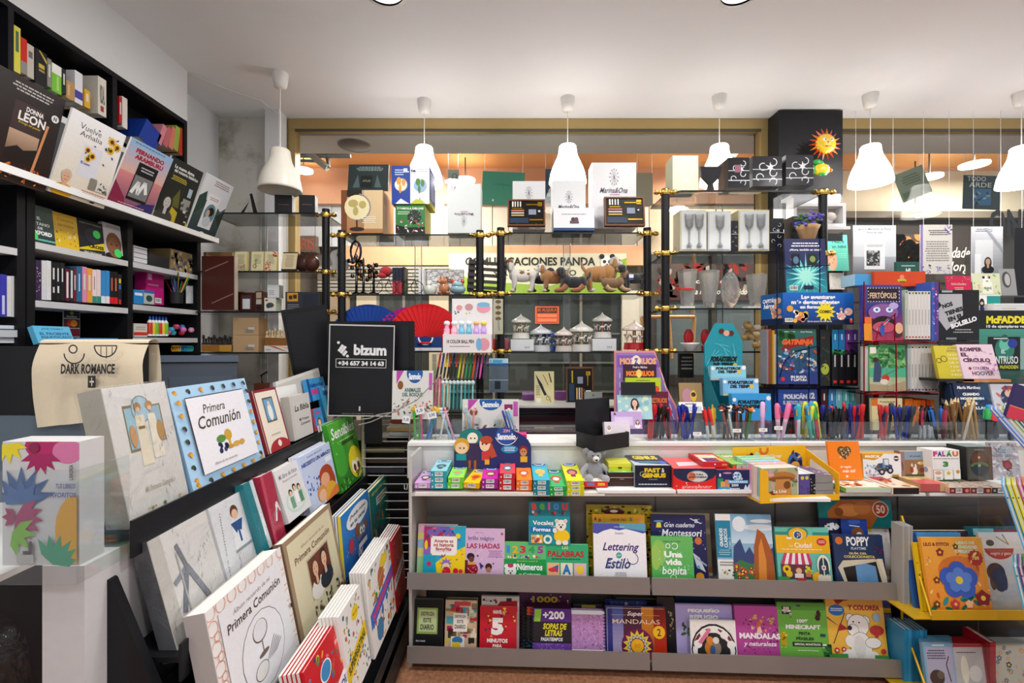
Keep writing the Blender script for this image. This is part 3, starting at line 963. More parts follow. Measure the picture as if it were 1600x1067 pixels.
lb((660,822,726,895),.03,.018,'2aa6c4','colourful picture book with red title in a white scalloped panel',[('P',[(0,.45),(0,1),(.6,1),(.35,.6)],'a8285f'),('P',[(.05,.9),(.3,1),(.5,.98),(.2,.7)],'7b5fb0'),('P',[(.35,.99),(.6,.99),(.9,.7),(.6,.7)],'6a62b5'),('Q',4,16,['c2384f','2a3f7a','e85a70','3fb1c8'],.05,.72,.75,.98,.05,'e'),('P',[(1,.58),(1,0),(.35,0),(.3,.22),(.5,.36)],'f5d31a'),('P',[(0,.35),(.3,.4),(.3,0),(0,0)],'1f9fc0'),('O',.08,.48,.1,'8c63b8'),('E',.06,.6,.04,.1,'f2cf22'),('O',.82,.8,.06,'e8d43a'),('R',.17,.42,.8,.76,'f7f3ee'),('R',.2,.38,.77,.79,'f7f3ee'),('T','Amarte es',.48,.69,.46,.07,'b01f35',0,.03),('T','mi historia',.48,.605,.48,.08,'b01f35',0,.03),('T','favorita',.48,.52,.38,.075,'b01f35',0,.03),('R',.3,.455,.66,.465,'cfc6d8'),('L',[(.44,.4),(.48,.35),(.53,.41)],.0035,'b01f35'),('S',.14,.2,.07,5,'c72a57',.6),('S',.55,.2,.14,9,'8d6fc0',.6),('O',.55,.14,.09,'e7d8b8'),('O',.56,.05,.1,'d0243c'),('O',.78,.06,.06,'d0243c'),('O',.9,.05,.05,'e23050'),('Q',8,14,['c72a57','2a4fa0','1f9fc0','f08a28'],.4,.05,.98,.55,.025,'e')])
lb((726,826,788,896),.03,.014,'d9b6d8','lilac picture book with small fairies and a deep red title',[('Q',5,40,['f2e6f4','c59cca','8b5aa0'],.1,.05,.98,.95,.012,'o'),('T','usborne',.33,.92,.2,.02,'c0307a'),('T','brillo mágico',.4,.78,.66,.12,'5a4a8e',0,.01),('T','LAS HADAS',.46,.62,.84,.115,'b01a4c',0,.025),('N',.58,.36,.95,.53,4,'a86aa8'),('E',.14,.38,.1,.08,'2b1a22'),('O',.16,.32,.07,'6b3d2c'),('E',.16,.1,.17,.15,'9c1230'),('R',.07,.2,.26,.25,'e0a030'),('Q',6,12,['f0c8d0'],.04,.02,.3,.18,.012,'o'),('S',.32,.4,.04,5,'2a2440',.3),('S',.72,.23,.035,5,'2a2440',.3),('P',[(.4,.1),(.36,.25),(.48,.18)],'3c2f6e'),('O',.6,.16,.085,'3a2018'),('O',.6,.1,.06,'b5764c'),('O',.93,.9,.03,'a86a28'),('R',0,0,.07,.3,'6b1830')])
lb((787,847,853,899),.03,.016,'5fc07a','green numbers board book with large coloured digits and a white bear',[('T','1',.1,.79,.08,.22,'3f8fd0',0,.04),('T','2',.27,.79,.15,.22,'e8b52a',0,.04),('T','3',.45,.79,.15,.22,'d42a40',0,.04),('T','4',.66,.79,.16,.22,'3fa050',0,.04),('T','5',.87,.79,.15,.22,'b0309a',0,.04),('Q',9,22,['f4e8d8','d04848','3a4f9a','f0c040'],.06,.54,.96,.6,.03,'o'),('R',0,0,1,.5,'1f9a4a'),('T','Aprende los cuentos de',.56,.44,.5,.04,'d8e87a'),('T','Números',.62,.27,.6,.2,'ffffff',0,.03),('T','y Colores',.62,.04,.52,.1,'ffffff',0,.03),('O',.16,.14,.14,'f6f2ee'),('O',.06,.28,.05,'f6f2ee'),('O',.26,.3,.05,'f6f2ee'),('E',.16,.3,.07,.06,'c83070'),('O',.12,.14,.015,INK),('O',.2,.14,.015,INK),('O',.16,.08,.02,INK)],pages='f0cf4a')
lb((853,850,920,900),.03,.016,'32ad74','green word board book with red title and three picture tiles',[('T','LAS',.46,.9,.14,.1,'f0e6a0'),('T','PALABRAS',.47,.70,.86,.2,'c01f36',0,.04),('N',.14,.5,.82,.58,1,'1a5a40'),('R',.03,.02,.32,.42,'f3b98a'),('P',[(.05,.22),(.3,.36),(.28,.12)],'2f66b8'),('E',.16,.2,.1,.07,'e23a3a'),('R',.35,.02,.63,.42,'f2e6c6'),('T','A',.49,.22,.2,.32,'2a78c8',0,.05),('R',.66,.02,.95,.42,'e4b8d0'),('E',.8,.22,.09,.14,'f2d23a'),('O',.8,.3,.05,'f2d23a')])
lb((826,783,891,850),.05,.014,'1e8f9b','teal vowels board book with a bear in a yellow raincoat',[('R',0,.66,1,1,'17707c'),('T','a',.13,.88,.14,.16,'e0453a',0,.04),('T','e',.33,.88,.13,.16,'57b046',0,.04),('T','i',.5,.89,.05,.18,'e85a9a',0,.04),('T','o',.67,.88,.14,.16,'4a86d0',0,.04),('T','u',.88,.88,.14,.16,'d8343a',0,.04),('Q',3,16,['f0e0c8','c04040','3a3a60'],.05,.68,.95,.76,.03,'o'),('T','Vocales',.35,.5,.5,.1,'ffffff',0,.02),('T','y Las',.6,.42,.12,.04,'ffffff'),('R',.04,.28,.58,.41,'1b6fb4'),('T','Formas',.32,.345,.42,.09,'ffffff',0,.03),('E',.8,.2,.19,.16,'f4c81e'),('O',.78,.45,.13,'efe9df'),('O',.68,.55,.05,'d8cfc2'),('O',.89,.55,.05,'d8cfc2'),('O',.74,.46,.016,INK),('O',.82,.46,.016,INK),('O',.78,.41,.025,INK),('E',.63,.33,.05,.06,'efe9df'),('E',.72,.05,.07,.06,'efe9df'),('E',.88,.05,.07,.06,'efe9df'),('R',.06,.03,.34,.22,'f0b83a'),('Q',7,8,['c04040','3a6aa0','f4f0e0'],.1,.05,.32,.2,.04,'o'),('A',.46,.12,.08,.05,0,360,'e8f0e0')],ext=0)
lb((918,788,1024,902),.115,.008,'b59a1c','tall book with a yellow and black tall-grass pattern at the back of the ledge',[('Q',11,340,['2a2a12','d8c22a','5a5a18','e8d84a','17170c','7c8a22'],.0,.0,1,1,.022,'r'),('E',.42,.9,.16,.05,'5a1420'),('E',.42,.91,.06,.02,'e8e0d0')])
lb((927.5,803,1011,902),.075,.008,'e8a61e','amber alphabet book peeking out behind the white lettering guide',[('T','A',.06,.925,.055,.06,'2a2a5a',0,.04),('T','B',.145,.905,.05,.05,'c22a3a',0,.04),('T','C',.23,.94,.04,.05,'8ab83a',0,.04),('T','CRECER CREA',.5,.915,.3,.035,'4a3a1a'),('T','E',.745,.925,.05,.06,'2a8a7a',0,.04),('T','A',.9,.91,.06,.05,'e88aa8',0,.04)])
lb((928.5,817,1012,903),.03,.012,'f4f2f4','white hand lettering guide with violet brush script and a blue wash on top',[('P',[(0,1),(0,.82),(.08,.8),(.2,.86),(.34,.9),(.5,.87),(.62,.9),(.8,.86),(.95,.82),(1,.84),(1,1)],'4f55a8'),('P',[(.5,1),(.52,.92),(.7,.9),(.85,.88),(1,.86),(1,1)],'5f9fb8'),('T','ANA PEREZ',.5,.935,.2,.018,'e8eaf4'),('T','Rotuladora',.5,.82,.16,.04,'8a8a9a',.3),('T','Lettering',.52,.55,.66,.19,'4a2a78',.3,.02),('O',.48,.415,.055,'3fa89a'),('T','con',.48,.415,.07,.03,'e8f4f0',.2),('T','Estilo',.47,.27,.46,.19,'2f3f7e',.3,.02),('A',.74,.36,.1,.012,180,420,'4a2a78'),('A',.3,.27,.05,.012,60,300,'2f3f7e'),('N',.38,.02,.62,.12,4,'9a9aa8')],spine='2f8f90')
lb((1021,804,1108,905),.075,.01,'2a2758','navy activity book with planets and white handwritten title behind a green journal',[('Q',21,34,['e8e8f4','5a58a0','8fa8d8'],.02,.02,.98,.98,.008,'o'),('T','Gran cuaderno',.52,.845,.56,.075,'f2f2f6',.25,.01),('T','Montessori',.56,.72,.72,.11,'f2f2f6',.15,.018),('E',.14,.9,.09,.015,'6a9ad8'),('P',[(.09,.8),(.19,.8),(.18,.88),(.11,.88)],'e8d83a'),('L',[(.72,.95),(.92,.87)],.004,'d8dce8'),('R',.8,.88,.86,.94,'c8ccd8'),('O',.85,.6,.065,'d8743a'),('O',.85,.05,.075,'e0a030'),('P',[(.74,.42),(.8,.2),(.96,.12),(.86,.34)],'d8dce4'),('L',[(.8,.34),(.98,.22)],.006,'a8b4cc'),('O',.83,.2,.03,'6ab0d8')])
lb((1022,801,1115,906),.115,.008,'b0a288','cream backed activity book behind the navy planet book',[('R',.94,.02,1,.12,'f0f0ec'),('R',.94,.12,1,.2,'d87a3a')])
lb((1020,838,1086,904),.03,.012,'4fae5a','green leafy journal with white title and dandelion pattern',[('G',0,0,1,1,'4fb058','6cb860'),('E',.18,.62,.18,.3,'8fc45e'),('E',.1,.5,.12,.3,'9cc85c'),('T','PABLO R. COTES',.5,.885,.4,.035,'2a6a3a'),('Q',14,60,['a8e0a8','86cc8a','c6eec0'],.1,.1,.98,.66,.02,'e'),('T','Una',.52,.58,.44,.15,'f7faf2',0,.05),('T','vida',.52,.40,.40,.15,'f7faf2',0,.05),('T','bonita',.54,.2,.58,.19,'f7faf2',.15,.02),('A',.4,.78,.05,.018,0,360,'f7faf2'),('A',.56,.78,.07,.018,-150,150,'f7faf2'),('A',.5,.03,.07,.016,0,180,'f7faf2')])
lb((1124,803,1213,905),.04,.008,'8fb4cc','classics picture book with a blue side band and mountain landscape',[('R',0,.9,.3,1,'f0eee8'),('R',0,.33,.26,.9,'2a86a8'),('R',0,0,.3,.3,'eceae4'),('G',.27,.55,1,1,'c8dce8','6fa4c8'),('E',.42,.85,.12,.12,'e8eef2'),('E',.78,.8,.3,.05,'dfeaf0'),('E',.82,.9,.2,.03,'e8f0f4'),('P',[(.27,.2),(.3,.5),(.42,.62),(.5,.4),(.58,.5),(.7,.3),(1,.5),(1,.1),(.27,.1)],'3a4a78'),('P',[(.27,0),(.27,.22),(.4,.3),(.6,.24),(.8,.3),(1,.24),(1,0)],'3f7a48'),('P',[(.62,.0),(.66,.5),(.74,.78),(.86,.7),(.98,.4),(1,0)],'a85a2a'),('P',[(.7,0),(.74,.5),(.8,.64),(.86,.3),(.84,0)],'d98a3a'),('Q',12,16,['c83a4a','8a2a3a','d86a50'],.3,.02,.6,.2,.05,'*'),('T','GRANDES',.085,.64,.32,.055,'f4f8f8',0,.03,90),('T','CLASICOS',.165,.63,.33,.055,'f4f8f8',0,.03,90),('T','TOMO A',.235,.55,.2,.035,'d8ecf0',0,.01,90),('N',.02,.36,.24,.46,3,'9fd0dc'),('N',.03,.2,.28,.28,2,'8a8a88'),('Q',15,9,['3a3a3a','d8b03a','a8483a'],.06,.06,.28,.16,.018,'r')])
lb((1218,824,1303,907),.035,.016,'6cc0b0','house shaped board book with a pink striped awning and yellow sign',[('R',0,.52,1,.86,'eeb420'),('R',0,.86,.3,.92,'2f8f80'),('R',.7,.86,1,.92,'2f8f80'),('E',.42,.9,.2,.14,'2f8f80'),('E',.42,.88,.17,.12,'eeb420'),('O',.42,.86,.085,'e8f0e8'),('O',.42,.86,.07,'234f86'),('Q',9,8,['7ab83a','e8883a','e8e8f0'],.38,.8,.46,.9,.02,'o'),('T','La',.28,.66,.06,.04,'fff6e0'),('T','Ciudad',.5,.67,.32,.1,'fff8e8',0,.02),('N',.1,.57,.85,.61,1,'f8ecc0'),('E',.85,.74,.09,.07,'c8303a'),('N',.79,.71,.91,.77,2,'f8e0d0'),('R',.2,.78,.3,.82,'f8f0d8')]+[('P',[(.06+i*.065,.31),(.06+i*.065+.065,.31),(.14+i*.05+.05,.52),(.14+i*.05,.52)],('c8406a','f4ece8')[i%2])for i in range(9)]+[('R',.06,.04,.62,.31,'5a3a4a'),('O',.16,.22,.075,'f0c020'),('O',.2,.13,.06,'f0c020'),('O',.16,.22,.03,'5a3a1a'),('O',.38,.22,.075,'8a2f2a'),('O',.38,.19,.055,'e8b890'),('R',.3,.06,.46,.14,'f4e8dc'),('Q',5,9,['f0d83a','e8e03a'],.5,.16,.6,.27,.03,'o'),('R',.5,.08,.6,.16,'c87a5a'),('R',0,0,.2,.08,'3f9a58'),('R',.34,0,.5,.06,'c83a3a'),('O',.72,.08,.1,'f0b428'),('O',.77,.07,.05,'8a4a2a'),('E',.84,.3,.12,.2,'f4ecdc'),('E',.84,.28,.09,.17,'234050'),('R',.72,.0,.96,.12,'e8dcc8'),('R',.75,.14,.93,.28,'234050'),('R',.83,.12,.85,.45,'f4ecdc'),('R',.8,.22,.88,.3,'e8e8e0'),('O',.84,.26,.02,'c83a3a')],tilt=9)
lb((1306,803,1400,909),.115,.006,'ece6e2','white drawing book with a pencil at the back behind the navy guide book',[('P',[(.62,.74),(.7,.74),(.72,.92),(.64,.92)],'e8d03a'),('L',[(.6,.93),(.8,.9)],.006,'c84a4a'),('L',[(.6,.96),(.75,.94)],.004,'3a8ab8'),('R',.85,.1,.97,.2,'e0c0a8')])
lb((1289,810,1326,907),.09,.006,'232548','dark blue sticker book with white scribbles behind the house shaped book',[('E',.55,.87,.32,.06,'f0f0f4'),('Q',3,9,['5a2a2a','f0f0f4','232548'],.3,.8,.8,.93,.08,'e'),('Q',6,40,['c83a2a','e8b83a','8a2020'],.0,.0,.6,.6,.05,'e')])
lb((1325,811,1366,908),.075,.006,'24408e','royal blue activity book with a brown furry ball behind the navy guide book',[('E',.5,.96,.25,.04,'3a5ab0'),('O',.6,.76,.25,'7a4a2a'),('O',.66,.74,.12,'e8dccc'),('L',[(.3,.9),(.7,.88)],.003,'d8e0f0')])
lb((1309,835,1388,909),.035,.012,'2a3a5e','navy guide book with white chalky title and an instant photo frame',[('O',.12,.87,.075,'d8702a'),('T','POPPY',.5,.86,.46,.2,'f2f2ee',0,.03),('T','PLAYTIME',.5,.71,.3,.055,'c8d4e4',0,.02),('T','GUÍA DEL',.48,.61,.36,.055,'e8d86a',0,.03),('T','COLECCIONISTA',.5,.535,.62,.055,'e8d86a',0,.03),('P',[(.05,.3),(.16,.45),(.86,.5),(1,.1),(1,0),(.22,0)],'d8cdb4'),('P',[(.15,.3),(.82,.44),(.93,0),(.26,0)],'2a2420'),('P',[(.42,0),(.4,.34),(.6,.4),(.8,.34),(.84,0)],'6a9ac8'),('P',[(.84,.5),(.95,.5),(1,.1),(.98,.06)],'e8dcc0'),('Q',8,10,['8a2a3a','5a2030'],.8,.5,.98,.75,.03,'e')])
lb((1281,779,1396,813),.14,.008,'1f7f80','teal picture book with an orange drawing and round red badge under the white ledge',[('P',[(.15,0),(.12,.4),(.3,.95),(.85,1),(.8,.2),(.7,0)],'b8662a'),('E',.42,.5,.16,.3,'d88a48'),('E',.6,.6,.12,.3,'c87838'),('E',.28,.4,.06,.2,'8a4a20'),('O',.85,.55,.11,'f0dcc0'),('O',.85,.55,.098,'b83a2a'),('T','50',.85,.55,.12,.4,'f0dcc0',0,.03)],ext=10)
lb((642,936,690,1008),.03,.03,'1c1c1e','black journal with white handwritten title on a taped green panel',[('R',.16,.25,.84,.82,'8faa5a'),('R',.22,.3,.8,.78,'c2d29a'),('T','DESTROZA',.5,.69,.44,.085,INK,0,.02),('T','ESTE',.5,.55,.26,.09,INK,0,.02),('T','DIARIO',.5,.40,.44,.12,INK,0,.02),('T','Keri Smith',.3,.1,.3,.04,'e0e0e0',.2)],ext=16,pages='8c8478')
lb((694,937,744,1010),.03,.03,'c8b090','journal covered in a patchwork collage with a white title panel',[('Q',31,50,['d8c040','c22a4a','2a2a2a','4fa0a8','d8b890','a82a5a','e8dcc0','8a7a5a'],.02,.02,.98,.98,.12,'r'),('R',.28,.88,.8,.97,'c8404a'),('R',.26,.32,.7,.72,'f0ece0'),('T','DESTROZA',.48,.65,.34,.06,INK,0,.02),('T','ESTE',.48,.54,.2,.07,INK,0,.02),('T','DIARIO',.48,.43,.34,.09,INK,0,.02),('R',.2,.0,.62,.22,'ece8e0'),('E',.4,.14,.17,.08,'3a78b0'),('R',.24,0,.5,.1,'e8c82a')],ext=16,pages='8c8478')
lb((751,931,811,1010),.06,.014,'e6dfd6','white and red picture book behind the red five minute story book',[('P',[(.4,.8),(.5,.9),(.95,.92),(.95,.7),(.4,.7)],'b82a30'),('R',.66,.9,.8,.97,'3a2a2a'),('Q',3,9,['3a2a2a','b82a30'],.05,.85,.4,.95,.03,'r')],ext=16)
lb((749,947,807,1012),.03,.012,'c92230','red story book with a huge white number five',[('Q',13,26,['e8a03a','f0d060','8a1420','3a2a5a','5a1a28'],.04,.04,.96,.95,.05,'t'),('T','MARVEL',.48,.87,.24,.09,'f4e8e0',0,.05),('T','5',.48,.52,.34,.42,'f8f4f0',0,.07),('T','MINUTOS',.48,.18,.56,.1,'f8f4f0',0,.05),('T','PARA',.48,.06,.25,.08,'f8f4f0',0,.05)],ext=16)
lb((811,922,893,1014),.08,.01,'4a1a40','dark plum book with yellow number behind the spiral puzzle book',[('T','1000',.5,.85,.5,.11,'c8a83a',0,.04),('Q',5,10,['c8a83a','e8e0d0'],.03,.8,.97,.98,.012,'o')],ext=16)
for i,(x,c,lb_)in enumerate(((816,'1e1e22','black spiral puzzle book with blue foot, outermost of the puzzle books'),(823,'c84a2a','spiral puzzle book with an orange corner between two others'))):
 lb((x,948,x+55,1013),.045-.012*i,.008,'1c1c20',lb_,[('R',0,.8,.2,1,c),('Q',4+i,10,['2a9ac8','1f7aa8'],.0,.02,.2,.2,.02,'e')],ext=16,ring='3a3a3c')
lb((832,950,893,1015),.022,.008,'28242a','purple and black spiral word search book with yellow lettering',[('R',.0,.68,1,1,'5a2a86'),('P',[(.04,.68),(.06,.98),(.24,.98),(.2,.68)],'8fc83a'),('T','+200',.55,.84,.56,.2,'f4f0f4',0,.04),('T','SOPAS DE',.58,.57,.6,.15,'e8d83a',.15,.04),('T','LETRAS',.55,.41,.44,.15,'e8d83a',.15,.04),('T','PASATIEMPOS',.5,.26,.56,.09,'f0f0f0',.12,.03),('R',0,0,1,.17,'6a3f9a'),('Q',17,90,['a888cc','8a60b8'],.1,.01,.8,.16,.014,'r')],ext=16,ring='2a2a2c')
lb((897,944,944,1014),.06,.012,'1d1d20','black book with a dull yellow strip behind the lilac patterned notebook',[('R',.28,.92,.75,.99,'8a7a2a')],ext=16)
lb((893.6,953,946,1016),.03,.02,'b986bd','lilac notebook with an all-over leaf pattern and white edges',[('R',0,.9,1,1,'dfe8ec'),('R',0,0,1,.03,'eee6ee'),('Q',23,210,['d3a9d4','9a6aa2','cfa0d0'],.02,.04,.98,.88,.035,'e')],ext=16,pages='d8dce0')
lb((960,929,1058,1018),.10,.02,'26231f','black book with thin gold edge lines at the back of the lower ledge',[('R',.05,.93,.98,.95,'8a7440'),('R',.03,.88,.98,.89,'5a4a3a')],ext=16)
lb((948,937,1014,1017),.075,.012,'26306a','navy book with a fine silver border behind the sunburst mandala book',[('N',.04,.9,.98,.98,3,'6a78b0'),('O',.5,.93,.04,'c8ccd8')],ext=16)
lb((1030,934,1058,1020),.05,.018,'1d1a1c','black book with silver filigree beside the sunburst mandala book',[('Q',41,30,['8a8480','5a5652'],.62,.3,.9,.75,.05,'*')],ext=16)
lb((947,947,1043,1019),.03,.012,'3a2a6a','mandala colouring book with a glowing sunburst and round yellow badge',[('R',.0,0,.3,1,'32357a'),('G',.12,0,.3,1,'b8a8c0','3a50a0'),('R',.3,0,.6,1,'4a2438'),('G',.6,0,.8,1,'8a2418','d88a28'),('G',.8,0,1,1,'c8321a','7a2018'),('T','Super',.5,.84,.26,.13,'f8f0e8',.3,.02),('L',[(.1,.82),(.34,.82)],.001,'d8c8d0'),('L',[(.66,.82),(.9,.82)],.001,'d8c8d0'),('T','MANDALAS',.51,.68,.78,.1,'f0d8c0',0,.005),('E',.52,.16,.26,.38,'6a1a4a'),('S',.52,.16,.24,14,'e8c82a',.7),('S',.52,.16,.18,14,'3a8ac0',.7),('S',.52,.16,.15,14,'e8e0c8',.7),('O',.52,.16,.12,'8a2418'),('O',.52,.16,.105,'f0b028'),('T','30',.52,.16,.1,.08,'d87a18',.2),('O',.88,.46,.1,'f0b828'),('T','2',.88,.46,.06,.16,'3a2418'),('L',[(.03,.97),(.97,.97)],.0012,'e8d8c0'),('L',[(.03,.03),(.03,.97)],.0012,'e8d8c0')],ext=16,ring='1c1c20')
lb((1059,926,1136,1020),.09,.01,'1f2f4a','dark blue book with a pale curved border behind the lilac colouring book',[('A',.4,.85,.3,.02,30,150,'5a7090')],ext=16)
lb((1059,943,1149,1022),.045,.01,'aea2d4','pale lilac colouring book with white bubble title behind the cat mandala',[('T','PEQUEÑO',.5,.87,.56,.09,'f8f4ea',0,.05),('T','REFUGIO',.5,.74,.5,.09,'f8f4ea',0,.05),('Q',3,9,['4a7a4a','2f5a34'],.12,.4,.26,.62,.05,'e')],ext=16)
lb((1081,968,1153,1022),.02,.008,'f0ece6','white colouring book with a black ring mandala around two cats',[('E',.5,.14,.49,.76,'2a2a2c'),('E',.5,.12,.46,.72,'f0ece6'),('A',.5,.12,.43,.06,10,170,'7a2a3a'),('Q',3,26,['34508a','c23a4a'],.06,.3,.94,.9,.008,'o'),('E',.5,.08,.36,.56,'2a282a'),('E',.16,.3,.09,.12,'f4f0ea'),('E',.3,.6,.09,.12,'f4f0ea'),('E',.52,.74,.09,.1,'f4f0ea'),('E',.74,.58,.09,.12,'f4f0ea'),('E',.88,.3,.09,.12,'f4f0ea'),('P',[(.16,.35),(.4,.78),(.46,.72),(.24,.3)],'e07a9a'),('P',[(.5,.76),(.8,.38),(.84,.42),(.54,.8)],'f0ece6'),('E',.4,.2,.1,.2,'c87a2a'),('O',.42,.42,.08,'d8883a'),('E',.56,.2,.1,.2,'8a7a6a'),('O',.55,.42,.07,'e0dcd4'),('E',.47,.14,.06,.14,'3a5a8a')],ext=16)
lb((1153,946,1228,1023),.03,.018,'b64a96','magenta mandala colouring book with a flower spray above the white title',[('Q',33,70,['8a2f78','7a2468','a03a88'],.15,.02,.9,.85,.03,'e'),('Q',34,26,['e8a070','e0c0a0','d86a5a','8fa8c8'],.15,.5,.88,.82,.035,'*'),('P',[(.44,.45),(.5,.68),(.56,.45)],'e8c8a8'),('E',.5,.64,.05,.06,'d86a4a'),('T','MANDALAS',.5,.39,.86,.12,'f8f2f4',0,.05),('T','y naturaleza',.5,.22,.68,.12,'f8eef2',.25,.02)],ext=16,pages='c8b8c0')
lb((1218,930,1298,1024),.085,.014,'46403c','grey book with large dark title behind the green pixel book',[('T','TAROT',.6,.95,.6,.07,'17171a',0,.03),('R',0,.9,1,.97,'6a625c')],ext=16)
lb((1221,941,1302,1025),.03,.010,'6fb548','bright green pixel colouring book with black insects',[('R',0,.86,1,1,'5a9a3a'),('R',.09,.78,.27,.93,'2a2a2a'),('R',.12,.82,.24,.92,'c8b8b4'),('Q',3,8,['2a2a2a','f0f0ea'],.11,.7,.26,.9,.02,'r'),('E',.8,.8,.04,.07,'3a1f1a'),('E',.78,.72,.05,.05,'3a1f1a'),('L',[(.72,.78),(.86,.76)],.002,'3a1f1a'),('L',[(.72,.72),(.86,.82)],.002,'3a1f1a'),('R',.38,.93,.46,.96,'3a4a5a'),('T','100%',.48,.66,.22,.07,'f4f6f0',0,.05),('T','MINECRAFT',.48,.55,.68,.085,'f4f6f0',0,.05),('T','PINTA',.5,.43,.22,.06,'23302a',0,.03),('T','PÍXELES',.5,.34,.34,.065,'23302a',0,.03),('R',.25,.19,.82,.27,'2a3028'),('T','ESPECIAL MONSTRUOS',.54,.23,.5,.04,'e8f0e0',0,.03),('N',.34,.1,.74,.13,1,'e8f0e0'),('R',.02,.2,.14,.45,'b8a020'),('Q',6,10,['2a2a1a','e8d02a','7a4a1a'],.02,.1,.15,.45,.02,'r'),('R',.84,.02,1,.22,'2f6a34'),('Q',9,8,['1f2a20','e8e8e0','4f9a4a'],.84,.02,.99,.24,.03,'r'),('R',.8,.38,.9,.43,'3a3f55')],ext=16)
lb((1368,936,1403,1034),.07,.006,'3f3a78','indigo magazine stack edge beside the dot-to-dot bear book',[('R',.5,.78,1,.86,'e8b428'),('R',.6,.56,1,.76,'8a84b0'),('R',.6,.35,1,.54,'a07a5a'),('R',.6,.08,1,.2,'d8dce8')],ext=16)
lb((1299,930,1390,1027),.03,.01,'efbb4a','yellow dot-to-dot colouring book with a white outlined teddy bear',[('R',0,.82,1,1,'dfa545'),('Q',2,9,['a82a2a','b83a2a'],.15,.9,.42,.99,.07,'o'),('E',.18,.76,.14,.09,'2f6fb8'),('N',.08,.74,.28,.8,2,'e8f0f8'),('T','Y COLOREA',.66,.81,.56,.09,'a8303a',0,.05),('P',[(0,.62),(.2,.5),(0,.66)],'8a6a3a'),('L',[(.08,.22),(.32,.72)],.003,'4a3a2a'),('P',[(.16,.42),(.22,.55),(.36,.46)],'a82a30'),('O',.4,.64,.075,'5a5048'),('O',.4,.64,.068,'f4f2ec'),('O',.66,.6,.085,'5a5048'),('O',.66,.6,.078,'f4f2ec'),('O',.53,.52,.19,'5a5048'),('O',.53,.52,.182,'f4f2ec'),('O',.44,.45,.1,'5a5048'),('O',.44,.45,.093,'f4f2ec'),('O',.38,.48,.04,'2f1f1c'),('O',.45,.58,.014,INK),('O',.55,.57,.014,INK),('E',.55,.18,.19,.24,'5a5048'),('E',.55,.18,.182,.233,'f4f2ec'),('E',.38,.27,.1,.1,'f4f2ec'),('E',.76,.25,.14,.09,'5a5048'),('E',.76,.25,.133,.083,'f4f2ec'),('E',.34,.05,.13,.09,'f4f2ec'),('E',.72,.04,.12,.08,'f4f2ec'),('E',.52,.18,.1,.19,'e4e2dc'),('O',.86,.66,.07,'9fb8cc'),('E',.84,.45,.12,.08,'b8383a'),('R',.8,.34,.86,.42,'b8383a'),('O',.12,.12,.045,'c83a3a'),('O',.24,.14,.04,'c83a3a'),('O',.12,.12,.02,'f4e8d0'),('O',.24,.14,.018,'f4e8d0'),('O',.92,.12,.045,'c83a3a'),('R',.04,0,.3,.07,'4f9a4a'),('R',.76,0,1,.06,'4f9a4a')],ext=16)
# ---------------------------------------------------------------- things on the display boards of the counter
YB=1.812
def pocket(px,n,ctop,cfront,length,what,y=YB,tilt=0,yaw=0,face=None):
 """a stack of n small story boxes; px is the front face of the topmost pile as one pixel box"""
 m,W,H=facing(pY(y),px)
 h=H/n
 for i in range(n):
  top=i==n-1
  mm=m@Matrix.Translation((random.Random(i+px[0]).uniform(-.002,.002),i*.0008,i*h))
  if yaw:
   mm=mm@Matrix.Rotation(math.radians(yaw),4,'Z')
  if tilt:
   mm=mm@Matrix.Rotation(math.radians(tilt),4,'X')
  place='' if n==1 else(', topmost of its stack' if top else(', lowest of its stack' if i==0 else ', middle of its stack'))
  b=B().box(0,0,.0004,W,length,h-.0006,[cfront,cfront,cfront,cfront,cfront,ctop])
  o=tag(b.obj('story_box','card',mw=mm),what+place,'box','small story boxes on the counter')
  B().art([('R',.08,.2,.14,.5,'e8e8e0'),('M',.28,.16,.76,.84)],W,h).obj('front_print','print',o)
  if top:
   sk,hr=face or('f0c8a0','8a3a2a')
   top_art([('E',.5,.86,.42,.1,'2a4f9a'),('E',.5,.88,.33,.08,'f2f2f4'),('E',.5,.9,.26,.06,'2a5fae'),('E',.5,.45,.32,.15,hr),('E',.5,.42,.2,.1,sk),('R',.36,.2,.64,.3,hr)],W,length,h-.0006).obj('top_print','print',o)
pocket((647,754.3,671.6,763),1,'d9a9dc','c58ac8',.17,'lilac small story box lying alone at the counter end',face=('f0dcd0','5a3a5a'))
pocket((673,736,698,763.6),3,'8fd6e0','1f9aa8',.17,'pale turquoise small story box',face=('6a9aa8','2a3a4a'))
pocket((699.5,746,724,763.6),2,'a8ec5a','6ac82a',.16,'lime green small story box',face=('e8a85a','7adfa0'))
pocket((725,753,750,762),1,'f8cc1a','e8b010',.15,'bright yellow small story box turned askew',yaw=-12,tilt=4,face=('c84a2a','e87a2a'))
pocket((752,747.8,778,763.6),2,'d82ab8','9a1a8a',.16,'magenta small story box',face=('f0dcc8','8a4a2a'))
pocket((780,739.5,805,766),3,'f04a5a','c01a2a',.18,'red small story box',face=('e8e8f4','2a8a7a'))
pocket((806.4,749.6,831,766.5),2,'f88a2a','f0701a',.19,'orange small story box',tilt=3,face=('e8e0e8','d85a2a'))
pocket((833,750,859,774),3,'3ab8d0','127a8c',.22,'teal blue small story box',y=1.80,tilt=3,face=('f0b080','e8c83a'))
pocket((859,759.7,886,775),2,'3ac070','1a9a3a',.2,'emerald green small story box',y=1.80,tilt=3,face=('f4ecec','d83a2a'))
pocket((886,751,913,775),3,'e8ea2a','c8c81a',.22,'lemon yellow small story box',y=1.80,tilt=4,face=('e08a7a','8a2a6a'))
B().box(-.075,1.805,.694,.3,1.99,.697,'ffffff').obj('acrylic_step','acrylic',ct)
m,W,H=facing(pY(1.96),(709,668,830,732),4)
